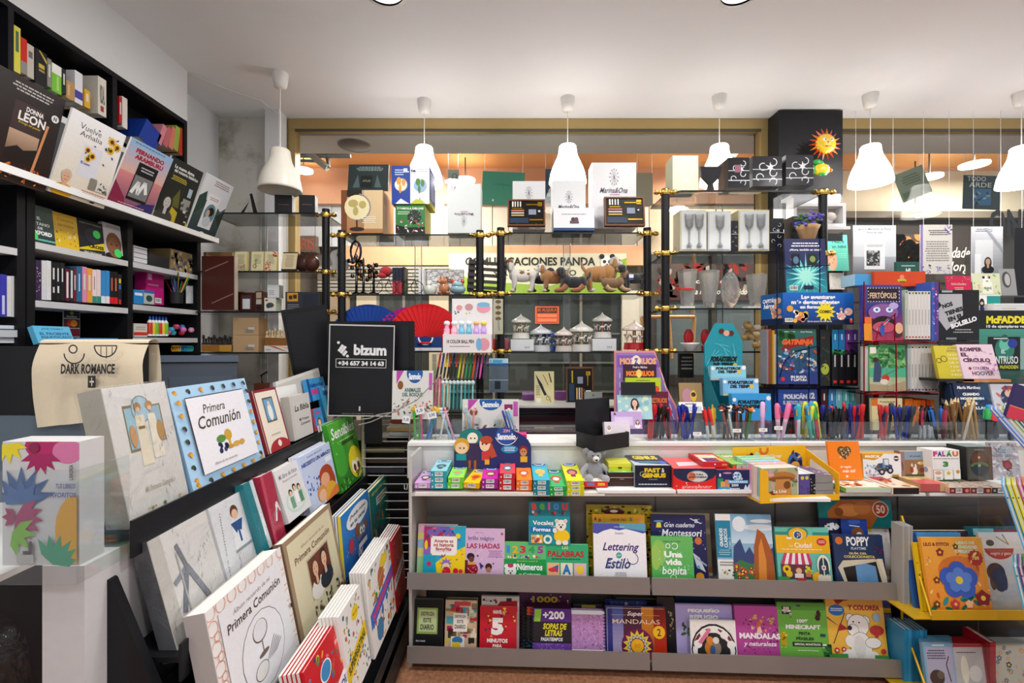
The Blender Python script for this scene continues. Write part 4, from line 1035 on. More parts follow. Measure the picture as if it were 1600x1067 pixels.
pts=[(0,0),(0,.5*H)]+[(W*(.5-.5*math.cos(a)),H*(.5+.5*math.sin(a)))for a in(PI*k/16 for k in range(1,16))]+[(W,.5*H),(W,0)]
t=tag(B().prism(pts,0,.003,'1f2a66').obj('header_card','card',mw=m),'round topped navy cardboard header with drawn children behind the story boxes','sign')
B().art([('O',.66,.8,.12,'2a4f9a'),('T','ZIN',.68,.92,.09,.07,'f0a0b8',0,.02),('T','Sanmolo',.68,.78,.24,.16,'f4f4f8',0,.05),('A',.68,.86,.15,.008,200,340,'f4f4f8'),('E',.72,.47,.11,.1,'2a86b8'),('N',.65,.42,.79,.53,3,'e8f4f8'),('E',.22,.78,.15,.2,'1f7a78'),('E',.24,.74,.07,.14,'f4ead8'),('P',[(.13,.08),(.15,.62),(.32,.62),(.34,.08)],'3a2a50'),('R',.19,0,.22,.2,'a85a2a'),('R',.26,0,.29,.2,'a85a2a'),('E',.1,.55,.1,.2,'d8a02a'),('E',.1,.5,.08,.14,'f0c8a0'),('R',.03,.2,.16,.36,'1f8a98'),('P',[(.38,.7),(.46,.75),(.56,.3),(.48,.25),(.42,.5)],'b84a2a'),('E',.4,.6,.07,.18,'f0d0b0'),('E',.42,.7,.08,.1,'b84a2a'),('R',.36,.2,.46,.42,'c83a3a'),('R',.4,.1,.46,.22,'e8b02a'),('O',.42,.6,.012,'2a2a2a'),('O',.37,.6,.012,'2a2a2a'),('O',.22,.74,.01,'2a2a2a'),('O',.27,.74,.01,'2a2a2a'),('O',.08,.5,.01,'2a2a2a'),('O',.13,.5,.01,'2a2a2a'),('O',.9,.45,.06,'8a1f2a'),('E',.9,.4,.045,.1,'c88a5a'),('O',.885,.42,.008,'2a2a2a'),('O',.915,.42,.008,'2a2a2a'),('R',.86,.16,.95,.3,'d8b02a')],W,H).obj('cover_print','print',t)
carton(pY(1.83),(913,752,950,761),.13,['c02a2a','c02a2a','c8302e','c02a2a','c02a2a','f0e8d8'],'small red edged card game box under the grey plush bear',[('R',.12,.25,.42,.8,'6a7ab0'),('T','memo',.72,.5,.3,.5,'f0c02a',0,.04)],[('Q',3,16,['e8b83a','4a4a6a','c83a3a','f4f4f0'],.05,.05,.95,.95,.07,'e')])
base=atz(929,744,.725)
base=V((at(pY(1.90),929,744).x,1.90,.722))
t=thing('plush_bear','seated grey plush bear with a pale muzzle on a card game box','soft toy',Matrix.Translation(base))
g,g2,g3='8f8f94','a6a6aa','e4e2de'
B().ball((0,0,.042),(.036,.03,.042),g,14,10).obj('body','plush',t)
hd=B().ball((-.002,-.006,.103),(.03,.028,.028),g,14,10).ball((.0,-.034,.096),(.014,.011,.012),g3,12,8).obj('head','plush',t)
B().ball((.0,-.046,.094),(.005,.003,.004),'1c1c20',8,6).obj('nose','plastic',hd)
for s in(-1,1):
 B().ball((s*.011-.002,-.032,.109),.003,'1c1c20',8,6).obj('eye','plastic',hd)
 B().ball((s*.034-.002,-.0,.118),(.015,.006,.016),g,10,7,Matrix.Rotation(-s*.6,3,'Y')).obj('ear','plush',t)
 B().tube([(s*.028,0,.062),(s*.05,-.014,.045),(s*.056,-.02,.024)],.012,8,g2,[.012,.012,.010]).ball((s*.057,-.021,.02),.012,g2,8,6).obj('arm','plush',t)
 B().tube([(s*.02,-.01,.018),(s*.03,-.04,.017),(s*.034,-.056,.018)],.015,8,g,[.016,.015,.013]).ball((s*.034,-.06,.021),(.017,.01,.018),g2,10,7).obj('leg','plush',t)
carton(pY(1.85),(951,738,992.5,764.5),.10,['3a2522','3a2522','38221f','38221f','38221f','7fc49c'],'dark wood effect gift box with a mint lid under a yellow tin',[('R',.05,.68,.95,.71,'c8b8b0'),('R',.42,.58,.58,.62,'9a8a84')],[('Q',3,8,['a8e0c0','5aa884'],.1,.1,.9,.9,.08,'o')])
m,W,H=facing(pY(1.87),(951.5,724,986,737.5))
o=tag(B().box(0,0,0,W,.09,H*.55,'d0d02a').obj('tin_box','plastic',mw=m),'small yellow tin with a hinged lid on the mint gift box','tin')
l=B().box(-.001,-.001,H*.57,W+.001,.091,H,'e0de4a').obj('lid','plastic',o)
B().box(W*.42,-.003,H*.42,W*.58,-.0005,H*.6,'6a6a2a').obj('clasp','metal',o)
FG=[('P',[(.0,.5),(.3,.75),(.5,.62),(.1,.35)],'1f2740'),('T','FAST',.48,.78,.44,.2,'e8c81e',0,.06),('T','&',.77,.78,.08,.2,'e8e8ec',0,.02),('T','GENIUS',.52,.55,.66,.2,'e8c81e',0,.06),('A',.2,.62,.06,.008,60,250,'e8e8ec'),('R',.38,.36,.62,.385,'9a9aa8'),('N',.1,.12,.88,.2,1,'e0e4ec')]
carton(pY(1.835),(992,727,1049,762),.17,['b8c0cc','1a2036','161c30','161c30','161c30','1f2a44'],'dark navy trivia game box with chunky yellow lettering',FG,[('P',[(0,0),(0,.5),(.2,.2),(.9,.1),(1,0)],'c8ccd8'),('T','GENIUS',.5,.72,.7,.36,'e8d04a',0,.06),('E',.5,.3,.42,.08,'4a86a0'),('E',.85,.25,.1,.15,'4a6ad0')],[('R',0,.7,1,1,'3a4a6a')])
carton(pY(1.812),(1052.6,732,1118.7,768),.17,['d83430','d83430','e02a2a','d83430','d83430','e8605e'],'red trivia game box with a navy arc and oval emblem',[('E',.5,.92,.56,.52,'232a4a'),('R',0,.0,1,.32,'e02a2a'),('E',.56,.66,.25,.26,'3a9aa8'),('E',.56,.66,.24,.23,'d8d4d0'),('E',.42,.66,.1,.19,'e07a5a'),('T','CULTURA',.54,.74,.32,.07,'4a2a2a',0,.04),('T','JAPONESA',.57,.62,.44,.1,'1f2034',0,.04),('N',.14,.14,.9,.26,2,'f4c8c0'),('Q',4,9,['f4e0dc'],.05,.05,.95,.4,.016,'o')],[('P',[(.2,.2),(.7,.3),(.7,.6),(.25,.55)],'e8d8dc'),('T','JAPONESA',.5,.4,.5,.16,'c8d0e8',0,.04)])
carton(pY(1.812),(1119.2,734,1188,769),.17,['232a5a','232a5a','242c60','232a5a','232a5a','c83a3a'],'navy travel quiz box with a drawn skyline and pale blue title',[('R',.03,.2,.16,.62,'2f8a6a'),('R',.1,.12,.22,.48,'e0a05a'),('R',.2,.1,.3,.56,'d88a5a'),('E',.2,0,.22,.26,'3a9ac8'),('E',.18,-.05,.14,.2,'e8c83a'),('E',.25,.86,.1,.04,'c88aa8'),('E',.86,.88,.08,.04,'c88aa8'),('O',.47,.72,.1,'b8d8f0'),('Q',4,10,['3a6ab0','f4f4f8'],.38,.6,.58,.86,.03,'o'),('R',.26,.4,.72,.54,'5aa8dc'),('T','TROTAMUNDOS',.49,.47,.42,.09,'f4f8fc',0,.04),('T','200',.42,.32,.16,.12,'e8f0f8',0,.03),('T','preguntas',.42,.16,.22,.1,'e8f0f8',0,.02),('P',[(.62,.14),(.66,.36),(.7,.2),(.74,.4),(.78,.2),(.84,.38),(.9,.14)],'dce4f0'),('R',.86,.3,.94,.66,'a84a5a'),('R',.94,.2,1,.8,'c85a3a'),('R',.7,0,1,.12,'2f8a8a'),('R',.06,.7,.1,.84,'e8ecf4')])
carton(pY(1.83),(1098,722,1138,730.5),.15,['b81f2a','c02430','c02430','c02430','c02430','c82a34'],'flat red card game box on top of the red trivia box',[('O',.48,.6,.03,'f4e8e0'),('R',.75,.4,.95,.7,'e88a5a')],[('P',[(.1,.45),(.1,.8),(.9,.8),(.9,.45)],'f0dcb8'),('Q',6,14,['e8a03a','c8402a','f4f0e0'],.12,.45,.9,.8,.05,'e'),('T','BINGO',.48,.25,.5,.3,'2a3a8a',0,.06),('R',.06,.06,.2,.4,'f0f0ec'),('E',.84,.25,.1,.16,'e8b83a')])
carton(pY(1.83),(1144,725.5,1189,734.5),.17,['5a9a3a','6a8a5a','54683e','5a7a3a','54683e','9cc86a'],'flat green insect game box on top of the travel quiz box',[('R',.03,.2,.12,.85,'e0582a'),('M',.16,.15,.46,.88),('R',.5,.2,.66,.8,'a8b86a'),('R',.72,.2,.95,.8,'d0dcb0')],[('Q',6,40,['5a8a3a','c0e08a','7ab04a','3a4a2a'],.03,.03,.97,.97,.05,'e'),('T','bichos',.5,.75,.6,.2,'e8d8e8',0,.05)])
TY=1.80
p0=V((at(pY(1.742),1187,775).x,1.742,.680))
tm=Matrix.Translation(p0)@Matrix.Rotation(math.radians(7),4,'Z')
tw,td_=.335,.17
t=thing('display_tray','yellow cardboard counter tray with a cut-away front and side holding mini books','tray',tm)
Yc='f0b41e'
B().box(0,0,0,tw,td_,.003,Yc).obj('base','card',t)
B().box(0,td_,0,tw,td_+.003,.175,Yc).obj('back_panel','card',t)
B().prism([(0,0),(0,.13),(.016,.13),(.03,.125),(.034,.11),(.034,.042),(.05,.03),(tw,.022),(tw,0)],-.003,0,Yc).obj('front_lip','card',t)
sd=B().prism([(0,.003),(0,.102),(td_,.16),(td_,.003),(td_-.02,.003),(td_-.02,.125),(.03,.088),(.018,.075),(.018,.04),(.03,.028),(td_-.02,.028),(td_-.02,.003)],0,.003,Yc)
mapped(sd,lambda x,y,z:(tw+y,x,z)).obj('side_panel','card',t)
B().box(.04,-.0036,.006,.12,-.003,.018,'e8e0c8').obj('price_label','card',t)
mapped(B().art([('O',.2,.74,.04,'b83a20'),('E',.25,.74,.03,.12,'2a1f1f'),('E',.32,.78,.04,.1,'c8e0a8'),('A',.42,.92,.05,.03,150,390,'e0682a'),('T','Disney',.58,.75,.16,.12,'f8ecd0',.2,.02),('E',.85,.62,.1,.22,'3a6aa8'),('Q',5,14,['2a1f2a','4a2a3a','e8b88a','24304a'],.77,.55,.93,.85,.035,'e'),('E',.85,.52,.06,.1,'e8a85a'),('O',.6,.52,.02,'8a5a2a')],tw,.175),lambda x,y,z:(x,y+td_-.0006,z)).obj('header_print','print',t)
def inbox(x,y,z,w,d,h,cols,label,art=(),top=(),right=(),cat='book',name='book',yaw=0):
 m=tm@Matrix.Translation((x,y,z))@Matrix.Rotation(math.radians(yaw),4,'Z')
 return carton(None,None,d,cols,label,art,top,right,cat=cat,name=name,fm=(m,w,h))
cols=['8fd0b8','9a8a70','d8b898','e0d8c8','c8b8a8','f0e0d4']
inbox(.012,.004,.004,.15,.024,.128,cols,'mini storybook with a mushroom cottage cover at the front of the yellow tray',[('R',0,0,1,1,'a8b088'),('Q',3,26,['8a9a6a','c8c8a0','d89aa8','6a7a4a'],0,.3,1,1,.08,'e'),('E',.55,.72,.4,.16,'b8783a'),('E',.55,.66,.36,.08,'8a5428'),('E',.58,.95,.14,.06,'c8b078'),('P',[(.36,.1),(.38,.66),(.78,.66),(.84,.1)],'c88a4a'),('E',.7,.48,.1,.12,'7a4a20'),('P',[(0,0),(0,.22),(.3,.32),(.5,0)],'7a3a2a'),('T','La Una',.5,.3,.36,.1,'f0e8d8',.25,.03),('T','Ricitos',.6,.1,.5,.13,'f4f0e4',.25,.03),('E',.2,.8,.14,.06,'d8a8b0')])
for i,(c,s)in enumerate((('f0d8d0','peach'),('e8b0c8','pink'),('8fd4e0','sky blue'),('9ad8b8','mint'),('7ac8a0','sea green'))):
 inbox(.01-.004*i,.030+.025*i,.004,.15,.023,.128+.003*i,[c,'6a5a8a','d8c8b8','d8d0c8','c8b8a8',c],s+' topped mini storybook standing in a row inside the yellow tray',(),[('Q',i,6,['f4f0f0','e8c85a',c],.1,.1,.9,.9,.06,'e')])
inbox(.163,.006,.004,.004,.14,.115,'e8e4e0','thin white divider card beside the mini storybooks',cat='card',name='divider_card')
inbox(.170,.006,.004,.045,.14,.10,['5a4a8a','5a4a8a','5c4c90','5a4a8a','5a4a8a','e4e4e8'],'purple mini book with two yellow dots in the yellow tray',[('O',.3,.85,.16,'d8c83a'),('O',.72,.85,.16,'d8c83a'),('Q',3,14,['7a6ab0','3a2f6a'],.1,.1,.9,.6,.1,'e')])
inbox(.217,.006,.004,.022,.14,.10,['1a1a1e','1a1a1e','1c1c20','1a1a1e','1a1a1e','d8d8dc'],'black mini book standing beside the stacked grey ones',[('Q',3,10,['8a4a4a','b8b0a8'],.1,.1,.9,.9,.2,'e')])
for i in range(3):
 inbox(.243,.012+.002*i,.004+.03*i,.08,.13,.029,['8a8884','8a8884','8f8d88','8a8884','8a8884','6a5a78'],'grey edged mini book lying flat in the yellow tray'+(', topmost',', middle one',', lowest')[2-i],(),[('Q',4,16,['c83a5a','3a4ab0','d8d8e0','2a2a3a'],.05,.05,.95,.95,.12,'e')]if i==2 else())
OR=[('R',.02,.0,.98,1,'f4811e'),('O',.42,.76,.13,'6a4a2a'),('O',.6,.76,.13,'6a4a2a'),('P',[(.3,.7),(.72,.7),(.51,.52)],'6a4a2a'),('Q',3,44,['d8b878','a8824a','f0dcae','4a3018'],.34,.58,.68,.84,.03,'e'),('T','el regalo',.5,.33,.34,.07,'fff4e4',.25,.02),('T','más útil',.58,.23,.38,.08,'fff4e4',.25,.02),('O',.5,.09,.035,'fff4e4')]
book(pY(1.86),(1299,689.5,1349,749.5),.01,'f4811e','bright orange gift book with a sequinned heart window and white script',OR,tilt=10)
carton(pY(1.9),(1349.5,709,1409,745),.05,['d89a2a','e8e4dc','efefee','d8d4c8','d8d4c8','e0a63a'],'white and amber construction toy box with a toy tractor',[('P',[(0,.78),(0,1),(.55,1),(.46,.84),(.3,.72)],'d89a24'),('T','MAGICAL',.26,.89,.4,.13,'fff6e0',.1,.05),('O',.88,.8,.07,'4a2a2a'),('R',.8,.77,.96,.83,'d8d0c8'),('Q',5,26,['a8c8e0','7aa8d0','c8dcec'],.04,.06,.4,.5,.04,'t'),('P',[(.28,.36),(.4,.58),(.6,.62),(.76,.5),(.76,.26),(.4,.2)],'3a4a78'),('R',.52,.5,.68,.8,'8a9ab0'),('R',.56,.52,.66,.76,'dce4ec'),('Q',7,10,['e0a83a','2a3450','c86a3a','5a8aa8'],.34,.3,.7,.6,.04,'r'),('O',.48,.22,.085,'23262e'),('O',.7,.28,.085,'23262e'),('O',.48,.22,.04,'c8ccd0'),('O',.7,.28,.04,'c8ccd0'),('R',.75,.0,.92,.1,'b8862a')],tilt=4)
book(pY(1.9),(1408.5,705,1448,744),.03,'8c6c58','square brown storybook with a white goose under a grey sky',[('R',.0,0,.17,1,'9a7a74'),('E',.07,.4,.03,.2,'6a4a4a'),('R',.17,.62,1,1,'8fa0b0'),('R',.17,0,1,.66,'9a7248'),('T','el conejo',.6,.8,.44,.09,'3a4658',.2,.02),('E',.8,.53,.14,.06,'e8dcb8'),('O',.84,.53,.06,'e0b82a'),('E',.52,.2,.13,.16,'f0ece4'),('E',.58,.36,.04,.14,'f0ece4'),('E',.44,.44,.04,.08,'e8dcc8'),('E',.42,.26,.07,.13,'a8402a'),('O',.82,.24,.1,'8a4a2a'),('R',.17,0,1,.08,'4a5a2a')],tilt=5)
m,W,H=facing(pY(1.86),(1458,703,1501,750),3)
carton(None,None,.07,['e8e6e2','dcdad6','f0efed','d8d8d4','d8d8d4','f4f4f2'],'white upright learning card box with multicoloured title and a green digit',[('T','F',.12,.87,.16,.17,'c8307a',0,.07),('T','A',.28,.87,.17,.17,'3a3a9a',0,.07),('T','L',.43,.87,.12,.17,'b83a8a',0,.07),('T','Á',.62,.88,.2,.2,'2f8a3a',0,.07),('T','U',.85,.87,.22,.17,'e07a2a',0,.07),('N',.04,.69,.96,.73,1,'8a4a4a'),('T','3',.48,.53,.2,.18,'2f8a3a',0,.06),('R',0,0,1,.06,'2f8a4a'),('R',.02,.0,.36,.34,'5a5a5a'),('R',.03,.01,.35,.33,'f4f2ee'),('E',.19,.24,.12,.06,'e0a88a'),('T','casa',.19,.07,.16,.07,'6a6a6a',.2),('R',.4,.02,.72,.35,'c8c8c4'),('R',.41,.03,.71,.34,'f4f2ee'),('S',.56,.23,.1,5,'e0b82a',.45),('R',.75,.04,.99,.38,'f4f2ee'),('O',.9,.28,.07,'d8963a')],left=[('R',.2,.04,.9,.4,'f8f6f2'),('O',.55,.3,.16,'a8a8c8')],fm=(m,W,H))
m,W,H=facing(pY(1.86),(1512,698,1552,750),3)
carton(None,None,.085,['2a2c2a','2a2c2a','3a3a36','2a2a2a','2a2a2a','8a9a98'],'dark olive boxed gift book with an oval landscape picture',[('R',.06,.04,.96,.96,'4a4842'),('E',.5,.5,.38,.38,'26201c'),('E',.5,.64,.33,.2,'5a3420'),('E',.5,.44,.36,.1,'5a6a3a'),('E',.5,.32,.33,.16,'1f3038'),('O',.48,.68,.05,'d8a85a'),('O',.48,.44,.06,'9aa07a'),('R',.3,.9,.7,.93,'8a8262')],left=[('L',[(.1,.05),(.1,.95)],.002,'4a4c4a'),('L',[(.3,.05),(.3,.95)],.002,'4a4c4a'),('L',[(.6,.05),(.6,.95)],.002,'4a4c4a')],fm=(m,W,H))
book(pY(1.86),(1552,691,1597,750),.012,'a9b4be','silver blue anniversary gift bag with a dark red rose',[('Q',3,70,['8f9ca8','c4ced6','dfe6ea','98a6b2'],0,0,1,1,.1,'e'),('T','FELIZ',.4,.76,.34,.09,'4a5a74',0,.0),('T','ANIVERSARIO',.46,.64,.84,.08,'4a5a74',0,.0),('Q',8,20,['6a2a40','8a3a50','4a1a30'],.42,.32,.72,.5,.08,'e'),('O',.57,.4,.16,'6f2440'),('O',.57,.4,.09,'8f3a58'),('Q',9,8,['5a6a6a','3a4a4a'],.5,.1,.8,.3,.05,'e')],tilt=8,cat='gift bag',name='gift_bag')
def flat(px,d,cols,label,top=(),front=(),y=1.765,yaw=0,cat='book'):
 return carton(pY(y),px,d,cols,label,front,top,yaw=yaw,cat=cat,name='book' if cat=='book' else 'box')
flat((1322,763,1392,769.5),.15,['7ab85a','7ab85a','c8ccc4','c8c8c0','c8c8c0','e8e4d8'],'flat children picture book with green edge and orange leaves below the orange gift book',[('R',0,0,1,.1,'8ac85a'),('Q',4,26,['e0682a','e8a03a','a83a2a','c8d8a0','9ac8e0'],.05,.1,.95,.8,.09,'e'),('R',0,.8,1,1,'a8d0e4')])
flat((1393,761.5,1436,772),.19,['e8d8c8','3a201c','1d1a1c','3a201c','3a201c','e8d0b8'],'flat boxed book with a dark end and scattered portraits',[('E',.4,.6,.3,.28,'b02a2a'),('Q',5,16,['4a2a2a','e8c8a0','3a2a5a','e8a04a'],.05,.05,.95,.95,.12,'e')],[('R',0,.9,1,1,'e07a5a'),('R',0,0,.06,1,'e8c8b0')])
flat((1438,756,1482,768),.18,['c8a06a','c8a06a','c85a5a','c8a06a','c8a06a','d8b07a'],'flat tan and red boxed game behind the dark ended book',[('Q',5,18,['b8804a','e8d0a0','7a4a2a'],.05,.3,.95,.95,.1,'e'),('R',.0,0,.9,.3,'d05a58')],[('R',.7,0,1,1,'d0b080')],y=1.80)
for i,(a,b_,c)in enumerate(((1484,1515,'7a2028'),(1517,1548,'6a2a24'),(1550,1580,'2e3034'))):
 flat((a,762,b_,771),.17,['e0a898',c,c,c,c,'b8a898'],('first','second','charcoal')[i]+(' dark red flat mystery card box beside the white learning box' if i<2 else ' flat mystery card box at the end of the row'),[('Q',6+i,24,['4a3a34','e0d8c8','8a7a6a','2a2420'],.03,.03,.97,.97,.1,'e')],[('R',.08,.3,.2,.7,'b89a94'),('M',.3,.12,.62,.88),('O',.86,.5,.09,'d88a6a')],cat='box',y=1.78)
 # ---------------------------------------------------------------- acrylic cups and the pens in them
ZL=.858
def cup(x0,x1,y,label,h=.085,shape='box',top=None):
 a,b=at(pY(y),x0,690).x,at(pY(y),x1,690).x
 d=min(.07,b-a)
 t=B()
 w=.0015
 t.box(a,y,ZL+.0005,b,y+d,ZL+.002,'ffffff')
 t.box(a,y,ZL+.002,b,y+w,ZL+h,'ffffff')
 t.box(a,y+d-w,ZL+.002,b,y+d,ZL+h,'ffffff')
 t.box(a,y+w,ZL+.002,a+w,y+d-w,ZL+h,'ffffff')
 t.box(b-w,y+w,ZL+.002,b,y+d-w,ZL+h,'ffffff')
 return tag(t.obj('pen_cup','acrylic'),label,'pen cup','clear acrylic pen cups on the ledge'),(a,b,d)
PENN=[0]
def pen_mesh(kind,c,c2='e8e8e8'):
 b=B()
 if kind=='cap':
  b.tube([(0,0,0),(0,0,.012),(0,0,.10),(0,0,.101),(0,0,.142),(0,0,.146)],.005,7,c,[.0012,.0042,.0044,.0054,.0052,.003])
  b.box(-.001,-.0085,.108,.001,-.005,.143,c)
 elif kind=='click':
  b.tube([(0,0,0),(0,0,.012),(0,0,.06)],.005,7,c2,[.0012,.0048,.0052])
  b.tube([(0,0,.06),(0,0,.125),(0,0,.13)],.005,7,c,[.0056,.0054,.003])
  b.tube([(0,0,.13),(0,0,.142)],.0025,6,c)
  b.box(-.001,-.009,.085,.001,-.0055,.128,c)
 elif kind=='pencil':
  b.tube([(0,0,0),(0,0,.155)],.0038,6,c)
  b.tube([(0,0,.155),(0,0,.175)],.0038,6,'e8cfa0',[.0038,.0009])
 elif kind=='multi':
  b.tube([(0,0,0),(0,0,.015),(0,0,.09)],.007,8,c2,[.0015,.006,.0066])
  b.tube([(0,0,.09),(0,0,.145),(0,0,.152),(0,0,.156)],.007,8,c,[.0078,.0078,.006,.003])
  for k,q in enumerate(('d8304a','2a6ad0','2aa05a','f0c02a')):
   b.box(-.0062+.0034*k,-.0092,.112,-.0044+.0034*k,-.0074,.142,q)
 elif kind=='fat':
  b.tube([(0,0,0),(0,0,.01),(0,0,.09)],.009,8,c2,[.005,.009,.0092])
  b.tube([(0,0,.091),(0,0,.135),(0,0,.14)],.0095,8,c,[.0098,.0094,.007])
  b.box(-.0015,-.0125,.095,.0015,-.0092,.132,c)
 elif kind=='topper':
  b.tube([(0,0,0),(0,0,.012),(0,0,.12)],.0045,7,c,[.0012,.0045,.0045])
  b.ball((0,0,.134),(.011,.010,.012),c2,9,6)
  b.ball((-.008,0,.145),.005,'1c1c1e',6,5).ball((.008,0,.145),.005,'1c1c1e',6,5).ball((0,-.009,.131),(.006,.004,.004),'f0ece4',6,5)
 return b
def pens(x0,x1,y,d,specs,seed,group,lean=.18,z0=ZL+.003):
 """specs: (kind, colour, second colour, how many, label)"""
 rd=random.Random(seed)
 a,b=at(pY(y),x0,690).x,at(pY(y),x1,690).x
 for kind,c,c2,n,label in specs:
  me=None
  for i in range(n):
   if me is None:
    o=pen_mesh(kind,c,c2).obj('pencil' if kind=='pencil' else 'pen','plastic' if kind!='pencil' else 'wood')
    me=o
   else:
    o=me.copy()
    COL.objects.link(o)
   px=rd.uniform(a+.012,b-.012)
   py=y+rd.uniform(.014,d-.012)
   lx=rd.uniform(-lean,lean)
   nx=px-math.sin(lx)*.075
   nx=min(max(nx,a+.008),b-.008)
   ly=rd.uniform(-.12,.12)
   o.matrix_world=Matrix.Translation((nx,min(max(py-math.sin(ly)*.0,y+.012),y+d-.01),z0))@Matrix.Rotation(lx,4,'Y')@Matrix.Rotation(ly,4,'X')@Matrix.Rotation(rd.uniform(0,6.28),4,'Z')@Matrix.Diagonal((1.4,1.4,rd.uniform(.96,1.1),1))
   tag(o,label,'pencil' if kind=='pencil' else 'pen',group)
PY=2.02
CUPS=[(1012,1054,'clear cup of red and black ballpoints beside the black gift box',[('cap','d8242c',0,6,'red capped ballpoint in the clear cup beside the black gift box'),('cap','222226',0,6,'black capped ballpoint in the clear cup beside the black gift box')]),(1060,1100,'clear cup of blue ballpoints beside the red pens',[('cap','23349a',0,9,'blue capped ballpoint in the cup with a small price tag'),('click','a83a3a','8a6a5a',2,'brown and red pen among the blue ballpoints')]),(1102,1130,'clear cup with crossed clear barrelled pens',[('click','d8302c','e0e0e0',2,'clear barrelled pen with red cap in the crossed pen cup'),('click','c8a83a','d8c8a0',2,'tan pen leaning in the crossed pen cup')]),(1131,1180,'clear cup of animal topper pens',[('topper','24242a','2a2a2e',6,'black pen with a panda head topper'),('topper','d8d8d4','f0eee8',2,'white pen with a pale animal head topper'),('topper','2f7a3a','d8823a',1,'green pen with an orange animal topper'),('topper','9a5a50','7a3a34',3,'brown pen with a dark animal topper')]),(1184,1206,'clear cup holding a single lilac castle pen',[('multi','e0b8e8','d8b0e0',1,'lilac multicolour pen with a castle top')]),(1207,1238,'clear cup with two crossed pink four colour pens',[('multi','f07aa8','f0c8dc',2,'pink four colour pen crossing another pink pen')]),(1240,1262,'clear cup of turquoise four colour pens',[('multi','2f9ad0','d86a9a',1,'blue topped four colour pen in the turquoise pen cup'),('multi','3ab8c0','d8ecec',1,'turquoise topped four colour pen in the turquoise pen cup')]),(1263,1291,'clear cup of yellow and green four colour pens',[('multi','d8d83a','e0d04a',3,'yellow four colour pen in the bright pen cup'),('multi','3aa04a','b83a4a',1,'green topped maroon four colour pen in the bright pen cup'),('multi','3a9ac8','4ab8a8',2,'sea blue four colour pen in the bright pen cup')]),(1295,1326,'clear cup of black ballpoints in front of the turquoise comic spines',[('click','222226','3a3a3e',9,'black click pen in front of the turquoise comic spines'),('cap','28348a',0,2,'blue pen among the black click pens'),('cap','e0502c',0,1,'orange pen among the black click pens')]),(1330,1364,'clear cup of blue and red pens under the cream book',[('cap','27388f',0,5,'blue capped pen in the blue and red cup'),('cap','cf2a30',0,6,'red capped pen in the blue and red cup')]),(1366,1396,'clear cup of a few red and navy pens under the cream book',[('cap','c83038',0,3,'red capped pen leaning in the sparse pen cup'),('click','2a2f58','b8485a',2,'navy click pen leaning in the sparse pen cup')]),(1398,1436,'clear cup of navy and grey fineliners',[('cap','2b3b96',0,7,'navy capped fineliner in the navy and grey cup'),('cap','3c4048',0,3,'charcoal fineliner in the navy and grey cup'),('click','a86a3a','6a2a3a',2,'copper coloured pen in the navy and grey cup')]),(1440,1490,'clear cup of slanting black rollerball pens',[('click','202024','b8b8bc',10,'black and silver rollerball pen leaning in the dark pen cup'),('click','2a68b8','26262a',2,'blue topped black pen in the dark pen cup'),('click','9a2a44','6a1f34',2,'maroon pen at the edge of the dark pen cup')]),(1493,1540,'clear cup of brown wooden pencils',[('pencil','8a6238',0,9,'brown wooden pencil in the pencil cup'),('pencil','b08a4a',0,4,'golden brown pencil in the pencil cup'),('pencil','cdbfa8',0,3,'pale cream pencil in the pencil cup')]),(1543,1575,'clear cup of fat highlighters beside the pencil cup',[('fat','3ac04a','1c2420',1,'black highlighter with a green cap'),('fat','4aa8e0','20242a',1,'black highlighter with a light blue cap'),('fat','e8402a','2a2022',1,'black highlighter with a red cap')]),(1580,1620,'clear cup of fat markers at the edge of the picture',[('fat','26262a','1c1c20',3,'black fat marker at the end of the cup row')]),]
for i,(a,b_,lab,sp)in enumerate(CUPS):
 o,(x0,x1,d)=cup(a,b_,PY,lab)
 pens(a,b_,PY,d,[s for s in sp],100+i,lab.replace('clear cup of','pens in the cup of').replace('clear cup with','pens in the cup with'),.1 if b_-a<26 else.24)
for x0,y0,lab in((1083,675,'white price tag stuck on the cup of blue ballpoints'),(1145,670,'white price tag stuck on the animal topper pen cup'),(1186,669,'white price tag stuck on the lilac pen cup'),(1210,666,'white price tag stuck on the pink pen cup')):
 m,W,H=facing(pY(PY-.002),(x0,y0,x0+13,y0+5.5))
 o=tag(B().box(0,0,0,W,.0012,H,'f2f0ec').obj('price_tag','card',mw=m),lab,'price tag')
 B().art([('T','1,50',.5,.5,.5,.5,'4a4a4a')],W,H).obj('tag_print','print',o)
 # ---------------------------------------------------------------- revolving comic racks, book displays and posters on the far side of the counter
def wires(name,label,paths,r,col,y,cat='rack'):
 t=thing(name,label,cat)
 for p in paths:
  B().tube([at(pY(y+(q[2]if len(q)>2 else 0)),q[0],q[1])for q in p],r,6,col).obj('wire','metal',t)
 return t
Y1=2.27
t=wires('spinner_rack','dark blue wire revolving rack of comics with a printed header',[[(1214,372,0),(1214,700,0)],[(1281,372,0),(1281,700,0)],[(1345,500,.06),(1345,700,.06)],[(1196,510,.14),(1194,700,.14)],[(1190,601,.1),(1216,604,-.02),(1281,605,-.02),(1342,606,.1)],[(1190,652,.1),(1216,656,-.02),(1281,657,-.02),(1342,652,.1)],[(1218,590,-.03),(1225,566,-.03),(1243,549,-.03),(1281,540,-.03)],[(1218,655,-.03),(1240,642,-.03),(1281,636,-.03)],[(1264,540,-.03),(1264,655,-.03)],[(1216,420,-.03),(1297,414,-.03)]],.0026,'1c2348',Y1)
for z0,z1 in((606,609),(655,658)):
 a,b=at(pY(Y1),1200,z0),at(pY(Y1),1342,z0)
 B().box(a.x,Y1+.0,a.z-.006,b.x,Y1+.28,a.z,'15182c').obj('tray','metal',t)
